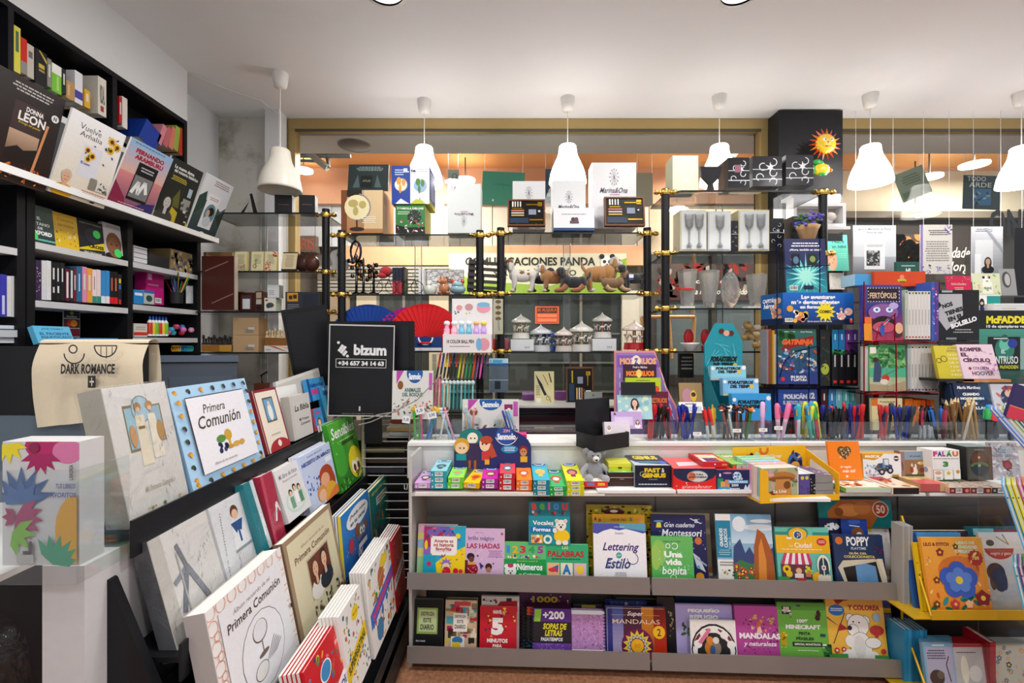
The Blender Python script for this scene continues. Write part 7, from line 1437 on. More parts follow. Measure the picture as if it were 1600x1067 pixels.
rb(2,(362,1167),(469,1012),(320,958),.05,'e8e4e2','white communion keepsake album with a coral pattern rim and chalice in an oval',RIM+[('R',.1,0,.93,.92,'e2e2e6'),('T','Álbum recuerdo de mi',.5,.84,.5,.045,'8a7a70',.25),('T','Primera Comunión',.52,.75,.72,.075,'4a3a34',.1,.02),('E',.52,.36,.29,.31,'5a4a46'),('E',.52,.36,.284,.304,'e4e4e8'),('E',.5,.52,.1,.09,'6a5a56'),('E',.5,.525,.09,.082,'dcdce0'),('L',[(.5,.43),(.5,.34)],.004,'6a5a56'),('E',.5,.33,.07,.02,'6a5a56'),('E',.44,.22,.09,.07,'6a5a56'),('E',.44,.22,.083,.064,'e0dedc')]+[('L',[(.52+.03*k,.24),(.66+.02*k,.38-.02*k)],.002,'6a5a56')for k in range(5)]+[('R',.96,.42,.985,.46,'2a2a2a')],spine='b0aaa8',cat='album',name='album',lean=.06)
rb(2,(473,1009),(540,913),(441,850),.03,'9c8468','brown framed communion album with a photograph of two children',[('R',.05,.04,.95,.95,'d8cfae'),('T','Álbum recuerdo de mi',.52,.83,.5,.04,'9a8a6a',.25),('T','Primera Comunión',.5,.74,.74,.07,'6a4a34',.1,.02),('R',.31,.23,.79,.66,'b8b090'),('R',.33,.25,.77,.64,'6a3420'),('W',.45,.25,.28,'dcae90','5a3420','e8e2da',True),('W',.64,.26,.28,'e0b494','3a2a20','2a3038',False),('Q',4,30,['3a4a2a','8a5a2a','5a6a4a'],.3,.05,.95,.16,.03,'e')],spine='7a6450',cat='album',name='album',lean=.06)
rb(2,(541,911),(582,860),(533,807),.014,'2a7ac8','blue picture book with a grey mouse holding a white speech bubble',[('G',0,0,1,1,'2468b4','2f86d4'),('Q',5,40,['8ac0e8','1f5a9a'],.0,.0,1,1,.012,'o'),('E',.54,.78,.4,.17,'f2f4f6'),('T','¿Puedo mirar',.55,.83,.6,.07,'1f2a3a',0,.03),('T','en tu cama?',.54,.73,.56,.07,'1f2a3a',0,.03),('E',.62,.44,.15,.15,'7a7a80'),('O',.48,.54,.09,'8a5a4a'),('O',.78,.5,.07,'8a5a4a'),('O',.6,.48,.05,'f4f4f4'),('O',.7,.46,.05,'f4f4f4'),('O',.61,.47,.02,'1c1c1c'),('O',.7,.45,.02,'1c1c1c'),('E',.64,.26,.17,.12,'2a4f9a'),('R',.48,.22,.8,.3,'e8ecf0'),('O',.24,.42,.09,'c83a5a'),('Q',9,8,['1f3f7a','e8f0f8'],.4,.05,.9,.2,.06,'e')],spine='e0c83a',behind=2,lean=.05)
rb(2,(584,852),(610,812),(578,768),.014,'1f8a86','teal picture book with a yellow spine at the far end of the third tier',[('T','HISTORIAS PARA LEER',.5,.9,.8,.06,'e0d83a',0,.04),('R',.3,.62,.9,.78,'e8e8e0'),('N',.34,.64,.86,.76,2,'2a6a66'),('Q',3,30,['c8743a','4a6a3a','8a4a3a','e0c86a','3a9a8a'],.05,.03,.95,.5,.07,'e'),('A',.7,.5,.2,.03,0,180,'e0a83a')],spine='e0c83a',behind=1,lean=.05)
rb(2,(566,852),(580,830),(562,780),.02,'3a2a7a','violet and pink picture book between the blue and teal ones',[('R',0,0,.3,1,'c02a8a'),('Q',3,14,['2a3a9a','6a4ab8'],.3,.1,1,.95,.15,'e')],spine='c02a8a',dx=.02,lean=.05)
DOT=lambda s:[('Q',s,60,['c83a2a','3a7a9a','e0a83a','4a8a4a','8a5a3a','e07a8a','2a3a6a'],.04,.04,.96,.96,.045,'e'),('Q',s+1,26,['2f6aa8','c8503a','3f8a5a','d8b84a'],.04,.04,.96,.96,.04,'o')]
rb(3,(507,1200),(558,1098),(474,1051),.008,'c8202a','red sticker book with food and animals on the lowest tier',DOT(3)+[('P',[(0,.3),(0,.12),(1,.3),(1,.5)],'f0eef0'),('T','CURIOSIDADES',.5,.3,.8,.1,'3a3a7a',.0,.04,9),('O',.8,.82,.1,'e0403a'),('T','STOP',.8,.82,.14,.04,'f4f4f4',0,.03),('E',.42,.72,.14,.11,'f0f0ee'),('E',.42,.72,.12,.095,'3a8ac0')],behind=5,lean=.045)
rb(3,(550,1102),(580,1030),(529,964),.008,'eceae6','white sticker book with a yellow diagonal band on the lowest tier',DOT(13)+[('P',[(0,.2),(0,.38),(1,.56),(1,.38)],'f0cc1e'),('T','SUPERPEGATINAS',.5,.38,.86,.1,'4a4a2a',0,.05,12),('E',.62,.8,.16,.08,'f0d02a'),('T','MÁS DE 500',.62,.8,.2,.03,'3a3a2a')],behind=5,lean=.045)
rb(3,(586,1030),(619,955),(572,896),.008,'eeece8','white sticker book with a blue diagonal band and planets on the lowest tier',DOT(23)+[('P',[(0,.32),(0,.5),(1,.64),(1,.48)],'2a6ad0'),('T','SUPERPEGATINAS',.5,.49,.86,.09,'e83a6a',0,.05,9),('O',.5,.72,.13,'b86a3a'),('L',[(.3,.66),(.72,.8)],.004,'e0b07a'),('O',.3,.18,.13,'3a7ab0'),('E',.66,.86,.16,.07,'f0d02a')],behind=5,lean=.045)
rb(3,(620,958),(635,916),(611,846),.008,'b8242a','dark red sticker book with a white band at the far end of the lowest tier',DOT(33)+[('P',[(0,.3),(0,.46),(1,.6),(1,.44)],'eeeae8'),('T','SIÉNTETE BIEN',.5,.45,.8,.07,'8a3a3a',0,.03,9)],behind=5,lean=.045)
# ---------------------------------------------------------------- near corner: tote bag, dark box, acrylic holder with a printed paper bag
YN=1.2
def cloth(x0,x1,zt,zb0,zb1,y,bulge,n=14,mm=14):
 b=B()
 vs=[]
 for j in range(mm+1):
  v=j/mm
  for i in range(n+1):
   u=i/n
   zb=zb0+(zb1-zb0)*u
   z=zt+(zb-zt)*v
   yy=y-bulge*math.sin(PI*min(1,v*3)/2)-.006*math.sin(u*9+v*4)*v-.004*math.sin(u*23)*v
   vs.append((x0+(x1-x0)*u+.012*v*(1-u),yy,z-.004*math.sin(u*7+1)*(1-v)))
 f=[(j*(n+1)+i,(j+1)*(n+1)+i,(j+1)*(n+1)+i+1,j*(n+1)+i+1)for j in range(mm)for i in range(n)]
 return b.add(vs,f,'d8c8ac',True)
pn=at(pY(YN),62,536)
p1=at(pY(YN),232,536)
bl_=at(pY(YN),85,666)
t=thing('tote_bag','cream canvas tote bag with dark printed lettering draped over the dark sign','bag',Matrix.Translation((0,0,0)))
cloth(pn.x,p1.x,pn.z,bl_.z,bl_.z+.03,YN,.022).obj('front_panel','fabric',t)
cloth(pn.x-.003,p1.x,pn.z,pn.z-.14,pn.z-.14,YN+.035,-.004).obj('back_panel','fabric',t)
b=B()
for k in range(8):
 a,c=PI*k/8,PI*(k+1)/8
 f_=lambda a:(YN+.018-.018*math.cos(a),pn.z+.010*math.sin(a))
 b.face([(pn.x,*f_(a)),(p1.x,*f_(a)),(p1.x,*f_(c)),(pn.x,*f_(c))],'d8c8ac',True)
b.obj('fold','fabric',t)
Wt,Ht=p1.x-pn.x,pn.z-bl_.z
mapped(B().art([('T','DARK ROMANCE',.56,.70,.48,.12,'232323',.05,.04),('R',.56,.48,.63,.62,'232323'),('R',.575,.54,.615,.56,'d8c8ac'),('R',.592,.5,.6,.6,'d8c8ac'),('A',.44,.88,.09,.012,180,360,'232323'),('A',.43,.93,.035,.012,0,360,'232323'),('A',.72,.97,.1,.012,180,360,'232323'),('L',[(.62,.97),(.82,.97)],.003,'232323'),('L',[(.68,.96),(.68,.84)],.002,'232323'),('L',[(.73,.96),(.73,.82)],.002,'232323'),('L',[(.78,.96),(.78,.86)],.002,'232323')],Wt,Ht),lambda x,y,z:(x+pn.x,y+YN-.036,z+bl_.z)).obj('lettering_print','fabric',t)
db=thing('sign_board','black glossy board under the tote bag at the near corner','sign',Matrix.Translation((0,0,0)))
a,c=at(pY(YN+.02),-140,541),at(pY(YN+.02),250,700)
B().box(a.x,YN+.008,.88,-.98,YN+.028,a.z,'14161a').obj('panel','plastic',db)
B().box(a.x,YN-.002,c.z-.2,-1.0,YN+.011,c.z+.09,'5a6672').obj('lower_panel','plastic',db)
sh=thing('shelf_unit','white shelf unit end at the near corner','shelf',Matrix.Translation((0,0,0)))
a,c=at(pY(.9),66,905),at(pY(.9),132,1067)
B().box(a.x,.9,0,c.x,1.2,at(pY(.9),100,884).z,'d0cfd0').obj('side_panel','matte',sh)
e=at(pY(.86),132,884)
B().box(-1.5,.72,e.z-.012,a.x+.0,1.2,e.z,'e0dfdc').obj('shelf_board','matte',sh)
B().box(-1.5,1.1,0,a.x,1.11,e.z-.012,'2a2624').obj('back_panel','matte',sh)
m,W,H=facing(pY(.82),(4,690,124,884))
t=tag(B().box(0,0,.001,W,.05,H,'d2d2d2').obj('paper_bag','card',mw=m),'white paper bag printed with coloured leaves in an acrylic holder','bag')
def leaf(x,y,s,c,n,a0,a1,l=.2):
 o=[]
 for k in range(n):
  g=math.radians(a0+(a1-a0)*k/max(1,n-1))
  dx,dy=math.cos(g)*l*s,math.sin(g)*l*s*W/H
  px,py=-math.sin(g)*.035*s,math.cos(g)*.035*s*W/H
  o.append(('P',[(x,y),(x+dx*.5+px,y+dy*.5+py),(x+dx,y+dy),(x+dx*.5-px,y+dy*.5-py)],c))
 return o
B().art([('E',.55,.97,.26,.12,'b82a68'),('E',.85,.92,.2,.1,'d87aa8')]+leaf(.5,.9,1.4,'a82460',6,200,340)+leaf(.08,.98,1.3,'e8d82a',5,200,350)+[('O',.42,.95,.07,'8a1f4a')]+leaf(.26,.52,1.9,'2f5a94',7,15,165,.24)+leaf(.26,.5,1.9,'3a6aa4',5,20,160,.18)+leaf(.2,.4,1.8,'a8346a',6,-80,40,.2)+leaf(.2,.4,1.5,'9a2a60',3,140,220,.12)+leaf(.16,.28,1.6,'7ab83a',4,-80,30,.2)+[('R',.3,.1,.42,.13,'3a3a3c'),('E',.4,.16,.03,.05,'4a4a4c'),('R',.22,.03,.44,.1,'b8b8b4'),('E',1.0,.3,.28,.28,'e0a62a')]+leaf(.7,.02,1.8,'3aa07a',6,10,120,.22)+[('T','TUS LIBROS',.86,.65,.26,.04,'5a6aa8',.1,.03),('T','FAVORITOS',.82,.58,.36,.04,'5a6aa8',.1,.03),('T','LIBRERÍA',.93,.76,.2,.04,'2a2a2c',0,.02,90)],W,H).obj('bag_print','print',t)
x0,x1=at(pY(.8),-20,884),at(pY(.8),128,884)
tag(B().box(x0.x,.79,e.z+.001,x1.x,.792,e.z+.2,'ffffff').box(x1.x-.002,.792,e.z+.001,x1.x,.9,e.z+.2,'ffffff').obj('acrylic_holder','acrylic'),'clear acrylic holder in front of the leaf printed paper bag','holder')
p=at(pY(.98),20,1010)
tag(B().lathe([(.04,-.12),(.075,-.06),(.08,.02),(.05,.075),(.015,.1)],18,'e8e8e8',p,True,True,wob=lambda a,z:.12*math.sin(5*a+z*40)).obj('gift_basket','wrap'),'cellophane wrapped sweets under the white shelf at the near corner','gift')
for k in range(7):
 rd=random.Random(k)
 tag(B().ball((p.x+rd.uniform(-.04,.04),p.y+rd.uniform(-.03,.03),p.z+rd.uniform(-.1,-.03)),rd.uniform(.012,.02),('c86a2a','8a3a8a','d8a83a','6a2a2a')[k%4],8,6).obj('sweet','gloss'),'wrapped '+('orange','purple','golden','maroon')[k%4]+' sweet inside the cellophane under the white shelf','sweet','sweets in cellophane')
 # ---------------------------------------------------------------- goods on the glass stands
def sc_(px,depth,cols,label,art=(),y=2.68,right=(),tilt=0,cat='box',name='box',mat='card',top=(),yaw=0):
 c=cols if isinstance(cols,list)else[cols]*6
 return carton(pY(y),px,depth,c,label,art,top,right,tilt=tilt,cat=cat,name=name,mat=mat,yaw=yaw)
LEAFY=lambda cx,cy,r,c:[('L',[(cx,cy),(cx+r*.72*math.cos(a),cy+r*.9*math.sin(a))],.0016,c)for a in(PI*k/6 for k in range(12))]+[('O',cx+r*.8*math.cos(a),cy+r*math.sin(a),r*.1,c)for a in(PI*k/6 for k in range(12))]
def globe(cx,cy,r,sea,land,base):
 return[('O',cx,cy,r,sea),('E',cx-r*.3,cy+r*.3,r*.4,r*.3,land),('E',cx-r*.1,cy-r*.3,r*.22,r*.35,land),('E',cx+r*.45,cy+r*.2,r*.3,r*.3,land),('A',cx,cy,r*1.08,r*.1,-100,80,'8a8a8a'),('R',cx-r*.06,cy-r*1.7,cx+r*.06,cy-r,base),('E',cx,cy-r*1.7,r*.6,r*.16,base)]
sc_((533,297,598,364),.25,['8a5a3a','9a6a3a','c8a070','6a4a30','6a4a30','3a2a24'],'wooden toned globe box with a lit antique globe picture',[('G',0,0,1,1,'b07a4a','c0a080'),('R',0,0,.14,1,'7a4a2a'),('R',.55,.1,1,1,'d8bc90'),('R',.14,.84,.5,1,'2a2420')]+globe(.38,.6,.3,'e8dcb0','b8a868','3a2a24')+[('N',.5,.22,.84,.4,4,'f4ecd8')],right=[('E',.5,.4,.3,.34,'8a5a34'),('N',.1,.7,.7,.95,5,'4a3a30')])
sc_((543,257,606,297),.015,'26302f','black book with a ship engraving standing above the wooden toned globe box',[('N',.2,.74,.86,.92,4,'8a9a98'),('R',.32,.1,.6,.56,'161c1c'),('T','ATLAS',.46,.36,.2,.08,'8a8a7a'),('P',[(.12,.1),(.24,.6),(.3,.1)],'4a5a5c'),('P',[(.66,.1),(.72,.6),(.84,.1)],'4a5a5c')],2.74,tilt=8,cat='book',name='book')
sc_((618,321,664,364),.2,['2f6a34','a8a04a','2f7a3a','2f6a34','2f6a34','3a8a4a'],'green bingo game box with a wire ball cage',[('T','TÓMBOLA DELUXE',.5,.9,.9,.09,'e8ecdc',0,.04),('N',.06,.66,.5,.8,2,'c8e0b8'),('E',.64,.58,.24,.26,'1f2a20'),('Q',3,40,['d8dcd8','3a3f3a','a8aca8'],.44,.3,.86,.82,.025,'e'),('P',[(0,0),(0,.3),(.4,.2),(1,.22),(1,0)],'161816'),('Q',5,26,['e8e8e8','c83a3a','2a2a2a'],0,.05,1,.45,.05,'e')])
sc_((612,259,640.5,318.5),.15,'1f3f9a','dark blue globe box standing on the green bingo box',[('G',0,0,1,1,'1f3f9a','24408a'),('T','EL',.8,.88,.3,.1,'f0f4f8',0,.05),('N',.15,.74,.66,.92,3,'c8d4ec')]+globe(.5,.5,.34,'e8e4d0','d89a4a','5a3a2a')+[('P',[(.2,0),(.5,.14),(.9,.02),(1,0)],'e8ecf4')],2.70)
sc_((641,259,671,318.5),.2,['e8ecf0','2a4a8a','eef0f2','e8e8e8','b8b83a','e8ecf0'],'white globe box with a blue globe standing on the green bingo box',[('T','te',.16,.87,.26,.08,'2a3a3a',0,.05),('N',.4,.82,.92,.94,2,'a8b0b8')]+globe(.5,.48,.32,'8ab0d0','4a7a3a','24306a')+[('P',[(0,0),(.3,.13),(.6,.1),(.8,0)],'b8c03a')],2.69,[('N',.2,.2,.8,.9,9,'c8d4ec'),('R',0,0,1,.12,'b8b83a')])
sc_((699,287,751,364),.14,'d9dedc','tall white gift box with an upside down floral logo',[('Q',3,12,['c88aa8','a87a94'],.12,.88,.24,.96,.02,'e')]+LEAFY(.5,.24,.1,'8a8a94')+[('T','Marina&Ona',.5,.38,.56,.05,'6a4a64',-.3,.01,180),('R',.4,.43,.62,.445,'d8a0c0')])
MO=lambda cy:LEAFY(.5,cy+.2,.12,'7a6a80')+[('T','Marina&Ona',.5,cy,.62,.08,'5a4a5c',.3,.01),('R',.4,cy-.07,.62,cy-.055,'d8a0c8')]
sc_((801,283,852,358),.1,'dde0df','white floral logo gift box behind the first wax seal kit',MO(.56),2.78)
sc_((863,282,915,358),.1,'dfe2e2','white floral logo gift box under the third pendant lamp',MO(.46),2.78)
sc_((925,254,994,357),.12,'e2e3e4','large white floral logo gift box, tallest on the carousel stand',MO(.58),2.80)
sc_((865,325,929,360),.13,['24406a','24406a','e8e8ea','24406a','24406a','e8e8ea'],'white and navy music box carton in front of the floral gift box',[('R',0,0,1,.12,'2a4a7a'),('N',.2,.68,.8,.76,1,'8a8a94'),('O',.48,.5,.05,'3a3a4a'),('O',.56,.5,.05,'5a4a5a'),('R',.4,.3,.62,.44,'6a4a54')],tilt=6)
def kit(px,y,label,vert=False,tilt=8):
 m,W,H=facing(pY(y),px,tilt)
 o=tag(B().box(0,0,0,W,.02,H,['5a3418','5a3418','140f0e','5a3418','5a3418','7a4a24']).obj('seal_kit','gloss',mw=m),label,'writing set','wax seal writing kits')
 for a in((0,0,1,.05),(0,.95,1,1),(0,.05,.04,.95),(.96,.05,1,.95)):
  B().box(a[0]*W,-.006,a[1]*H,a[2]*W,0,a[3]*H,'6a3f1e').obj('frame','wood',o)
 g='d8b03a'
 items=[(.12,.72,.16,.92,'e8e4dc'),(.19,.72,.22,.92,'e8e4dc'),(.26,.72,.29,.92,'e8e4dc'),(.33,.72,.36,.92,'e8e4dc'),(.1,.55,.44,.6,'c87a6a'),(.1,.46,.44,.51,'c8c4bc'),(.1,.37,.44,.42,'c8a860'),(.12,.64,.4,.67,g),(.5,.78,.92,.82,g),(.06,.1,.56,.3,'2a3a50'),(.56,.42,.76,.62,'8a94a8'),(.58,.2,.94,.25,g),(.8,.74,.92,.9,g)]
 if vert:
  items=[(b,a*.9+.05,d,c*.9+.05,q)for a,b,c,d,q in items]
 for i,(a,b,c,d,q)in enumerate(items):
  B().box(a*W,-.004,b*H,c*W,0,d*H,q).obj('seal_tool','metal' if q==g else 'gloss',o)
 B().lathe([(.001,0),(.009,.001),(.009,.004)],12,'c8ccd8').obj('seal','metal',o).matrix_local=Matrix.Translation((.84*W if not vert else.5*W,-.001,.55*H if not vert else.14*H))@Matrix.Rotation(PI/2,4,'X')
 for u in(.25,.75):
  B().tube([(u*W,-.02,-.008),(u*W,-.022,.008),(u*W,-.008,-.006),(u*W,.05,-.009)],.002,5,'ffffff').obj('easel_leg','acrylic',o)
kit((793,312,852,353),2.68,'wax seal kit with a teal quill on the upper shelf of the carousel stand')
kit((945,308,1008,353),2.68,'wax seal kit with a navy card on the upper shelf before the tallest gift box')
kit((885,573,927,632),2.68,'tall wax seal kit on the lowest shelf of the carousel stand',True,4)
m,W,H=facing(pY(2.68),(835,580,866,634),4)
o=tag(B().box(0,0,0,W,.03,H,['3a2418','1c1614','d6cc98','3a2418','3a2418','3a2418']).obj('quill_set','card',mw=m),'cream quill writing set beside the tall wax seal kit','writing set')
B().art([('P',[(.06,.92),(.4,.62),(.62,.3),(.5,.3),(.2,.66)],'1f2838'),('L',[(.5,.45),(.86,.1)],.003,'5a3a1e'),('L',[(.44,.9),(.7,.6)],.005,'a8743a'),('L',[(.74,.95),(.86,.68)],.007,'5a2f1e'),('A',.7,.22,.1,.02,0,360,'6a4a2a'),('R',.1,.1,.34,.22,'e8e4d8'),('N',.06,.3,.3,.6,6,'8a8260')],W,H).obj('set_print','print',o)
sc_((913,612,941,646),.05,'8a8f8c','pewter square plaque on the lowest carousel shelf',[('R',.22,.15,.78,.68,'c4c6c2'),('N',.3,.4,.7,.6,3,'7a7c78'),('O',.5,.28,.07,'4a4c48'),('O',.5,.84,.06,'5a5c58')],2.66,cat='plaque',name='plaque',mat='metal')
sc_((816,614,852,640),.06,'8a4a94','purple box half hidden behind the cream quill set',[('R',0,.9,1,1,'c8a8d0')],2.78)
sc_((868,612,884,640),.06,'8a4a90','purple box between the two writing sets',(),2.78)
def dog(px,py,size,c,c2,label,face=-1,lying=False,y=2.72,bulk=1):
 p=at(pY(y),px,py)
 t=thing('toy_dog',label,'toy dog',Matrix.Translation(p)@Matrix.Scale(size,4)@Matrix.Scale(face,4,(1,0,0)),'plush toy dogs on the glass shelf')
 b=B()
 zb=.32 if lying else.5
 b.ball((.02,0,zb),(.36*bulk,.17*bulk,.19*bulk),c,12,8).ball((.26,0,zb+.03),(.2*bulk,.18*bulk,.2*bulk),c,10,8).ball((-.24,0,zb+.02),(.17,.15,.18),c,10,8)
 b.tube([(.26,0,zb+.04),(.4,0,zb+.24)],.12,9,c)
 b.tube([(-.36,0,zb+.06),(-.48,0,zb+.2),(-.5,0,zb+.34)],.04,7,c,[.06,.045,.02])
 b.obj('body','plush',t)
 hz=zb+.34
 h=B().ball((.45,0,hz),(.17,.15,.16),c2 if bulk>1 else c,12,9).ball((.6,0,hz-.05),(.1,.085,.075),c2,10,7)
 ho=h.obj('head','plush',t)
 B().ball((.69,0,hz-.03),(.025,.03,.025),'141416',7,5).obj('nose','plastic',ho)
 for s in(-1,1):
  B().ball((.56,s*.09,hz+.05),.025,'141416',7,5).obj('eye','plastic',ho)
  B().ball((.42,s*.15,hz-.04),(.07,.03,.14),c if c2!=c else c2,8,6).obj('ear','plush',t)
  for x in(.28,-.26):
   b=B()
   if lying:
    b.tube([(x,s*.12,.2),(x+.12,s*.14,.08),(x+.28,s*.14,.06)],.07,7,c2,[.1,.08,.06]).ball((x+.3,s*.14,.06),(.08,.06,.06),c2,7,5)
   else:
    b.tube([(x,s*.1,zb),(x-.02+.03*(x>0),s*.11,.22),(x+.01,s*.11,.05)],.07,7,c,[.11,.075,.06]).ball((x+.05,s*.11,.045),(.09,.065,.05),c2,7,5)
   b.obj('leg','plush',t)
 return t
W_,BK,TN='e6e2da','1c1c1f','b07a44'
for a in((818,456.5,.19,W_,'e0d6c8','white toy dog with tan patches standing at the end of the row',-1),(843,456,.15,'24262c','2c2e34','dark grey toy dog tucked behind the white one',1,False,2.8),(866,456,.17,TN,'ece4d8','tan and white toy puppy turned away from the viewer',-1,False,2.72,1.2),(898,456.5,.18,BK,'a8683c','black and tan toy dog lying in the middle of the row',-1,True,2.66),(936,456,.21,'b88248','efe8dc','stout tan toy bulldog with a white face',1,False,2.72,1.25),(957,456,.16,'8a6844','c8a878','small brown toy dog beside the stout bulldog',1,True,2.68),(992,457,.165,BK,'8a5a3a','black toy dog with a blue and white tag at the shelf end',-1,False,2.68)):
 d=dog(*a)
 if a[3]==W_:
  B().ball((.05,-.14,.6),(.08,.04,.06),'a06a3a',8,6).ball((-.15,-.13,.55),(.06,.03,.05),'a06a3a',8,6).ball((.44,-.06,.96),(.13,.11,.07),'a06a3a',9,6).obj('tan_patch','plush',d)
 if 'tag' in a[5]:
  B().box(.1,-.2,.42,.26,-.185,.62,'e4e8f0').box(.1,-.204,.42,.26,-.2,.5,'2a4a8a').obj('name_tag','card',d)
t=thing('wooden_crate','dark slatted wooden crate hanging frame beside the dog row','crate',facing(pY(2.66),(729,406,789,456),0,4)[0])
_,W,H=facing(pY(2.66),(729,406,789,456))
for k in range(5):
 B().box(.0,0,.015+.036*k,W,.014,.033+.036*k,'3a3230').obj('slat','wood',t)
for x in(0,W-.02,W*.08):
 B().box(x,.015,0,x+.02,.035,H,'352d2b').obj('post','wood',t)
B().box(0,.036,.0,W,.09,.012,'352d2b').obj('base','wood',t)
B().box(W*.3,.04,.013,W*.42,.06,H*.5,'8fb83a').obj('glass_vial','plastic',t)
for i in range(3):
 sc_((613+5.2*i,418,617.6+5.2*i,460),.1,'24283a','navy and red thin boxed book in the row of three',[('R',0,0,1,.5,'a8303f')],2.68,cat='book',name='book')
sc_((629,417,632,460),.09,'1a1a1c','black thin book end beside the navy and red row',(),2.68,cat='book',name='book')
o=sc_((667,421,724,461),.03,['1c1c1e','1c1c1e','ecebe8','1c1c1e','1c1c1e','1c1c1e'],'white boxed art set with a black wave line drawing',[('A',u,v,.1+.03*((k*7)%3),.008,20,170,'2a2a2c')for k,(u,v)in enumerate([(.05+.15*(i%7),.08+.16*(i//7))for i in range(42)])]+[('R',.34,.5,.72,.62,'1c1c1e'),('T','WAVE KIT',.53,.56,.3,.07,'c8a86a')],2.74,tilt=5)
for x in(654,659):
 sc_((x,420,x+3.6,461),.09,'dededc','white slim case beside the wave drawing set',(),2.68,cat='case',name='case')
p=at(pY(2.66),672,460)
tag(B().lathe([(.03,0),(.04,.02),(.036,.045),(.02,.052),(.004,.054)],14,'c8ccc0',p,True).obj('glass_turtle','ceramic'),'pale glass paperweight in front of the wave drawing set','paperweight')
p=at(pY(2.66),694,460)
b=B().ball((p.x,p.y,p.z+.035),(.032,.028,.036),'b87850',12,8).ball((p.x-.006,p.y-.006,p.z+.078),(.026,.024,.024),'b87850',12,8).ball((p.x-.026,p.y-.02,p.z+.074),(.014,.012,.011),'c88a60',8,6)
for s in(-1,1):
 b.ball((p.x+s*.018,p.y,p.z+.1),.009,'a86a44',7,5).ball((p.x+s*.024,p.y-.02,p.z+.008),(.014,.02,.01),'b07048',7,5)
tag(b.obj('animal_figure','ceramic'),'brown ceramic bear figurine beside the pale glass paperweight','figurine')
p=at(pY(2.66),715,460)
b=B().ball((p.x,p.y,p.z+.03),(.048,.04,.03),'8fb4bc',12,7).ball((p.x,p.y-.01,p.z+.055),(.035,.03,.02),'8fb4bc',10,6)
for s in(-1,1):
 b.ball((p.x+s*.03,p.y-.01,p.z+.074),(.012,.01,.014),'c83a3a',8,6)
tag(b.obj('animal_figure','ceramic'),'pale blue ceramic figurine with red eyes under the wooden crate','figurine')
for x,c,h,lab in((557,'5a5c60',.22,'grey metal jewellery tree with hanging beads'),(568,'a88a4a',.2,'golden metal jewellery tree with leaf charms'),(584,'6a4a34',.17,'bronze jewellery tree with feathered charms')):
 p=at(pY(2.7),x,460)
 t=thing('jewellery_tree',lab,'ornament',Matrix.Translation(p))
 B().lathe([(.035,0),(.03,.008),(.008,.016),(.006,h),(.002,h+.02)],12,'2a2a2c',(0,0,0),True).obj('stand','metal',t)
 rd=random.Random(x)
 for k in range(12):
  a,z=rd.uniform(0,6.28),h*rd.uniform(.45,1)
  e=rd.uniform(.02,.045)
  B().ball((e*math.cos(a),e*math.sin(a),z),(.013,.008,.015),rd.choice([c,c,'8a7a6a','3a2f2a']),7,5).obj('charm','metal',t)
t=thing('dream_catcher_ring','dark ring with a crossed picture hanging by the brass clamp','ornament',Matrix.Translation(at(pY(2.7),556,393)))
B().tube([(.03*math.cos(a),0,.06*math.sin(a))for a in(2*PI*k/16 for k in range(17))],.007,6,'3a3c40').obj('ring','metal',t)
B().tube([(-.015,0,-.05),(.02,0,.05)],.004,6,'a83a3a').obj('cross_bar','metal',t)
tag(B().ball(at(pY(2.7),603,424),(.04,.03,.03),'b82428',10,7).ball(at(pY(2.7),598,430),(.03,.03,.02),'c83034',8,6).obj('feather_ornament','plush'),'red feather ornament beside the navy and red books','ornament')
for x in(600,640):
 p=at(pY(2.68),x,459)
 b=B()
 for s in(-.045,.045):
  b.tube([(s+.036*math.cos(a),0,.038+.036*math.sin(a))for a in(2*PI*k/14 for k in range(15))],.0018,4,'1c1c1e')
 b.tube([(-.045,0,.038),(-.02,0,.085),(.03,0,.085),(.045,0,.038)],.002,4,'1c1c1e').tube([(-.02,0,.085),(0,0,.036),(.03,0,.085)],.002,4,'1c1c1e').tube([(.03,0,.085),(.034,0,.11),(.015,0,.112)],.002,4,'1c1c1e')
 tag(b.obj('wire_bicycle','metal',mw=Matrix.Translation(p)),'black wire bicycle ornament '+('behind the red feathers' if x<620 else 'behind the glass strut'),'ornament')
def fan_(px,py,r,c,label,y,a0=15,a1=165):
 p=at(pY(y),px,py)
 t=thing('folding_fan',label,'fan',Matrix.Translation(p),'open folding fans')
 n=22
 for k in range(n):
  g0,g1=math.radians(a0+(a1-a0)*k/n),math.radians(a0+(a1-a0)*(k+1)/n)
  b=B()
  f=lambda g,q,yy:(q*math.cos(g),yy,q*math.sin(g))
  b.face([f(g0,.04,0),f(g1,.04,-.004),f(g1,r,-.006),f(g0,r,0)],c)
  b.face([f(g0,.04,.0015),f(g0,r,.0015),f(g1,r,-.0045),f(g1,.04,-.0025)],c)
  b.obj('rib_leaf','fabric',t)
 B().lathe([(.03,-.006),(.045,.0),(.03,.006)],14,c).obj('hub','plastic',t)
fan_(576,540,.245,'1b4aa8','open royal blue folding fan behind the black monitor',2.70)
fan_(642,540,.23,'b81f8a','open magenta folding fan between the blue and red ones',2.70)
fan_(664,536,.23,'d8141c','open bright red folding fan in front of the magenta one',2.65,-5,175)
sc_((640,526,690,548),.06,['1f3468','1f3468','24407a','e0e0e4','e0e0e4','24407a'],'navy fan display box under the red fan',[('A',.5,.95,.22,.05,180,360,'e8ecf4'),('R',0,0,1,.22,'e4e4e8')],2.64)
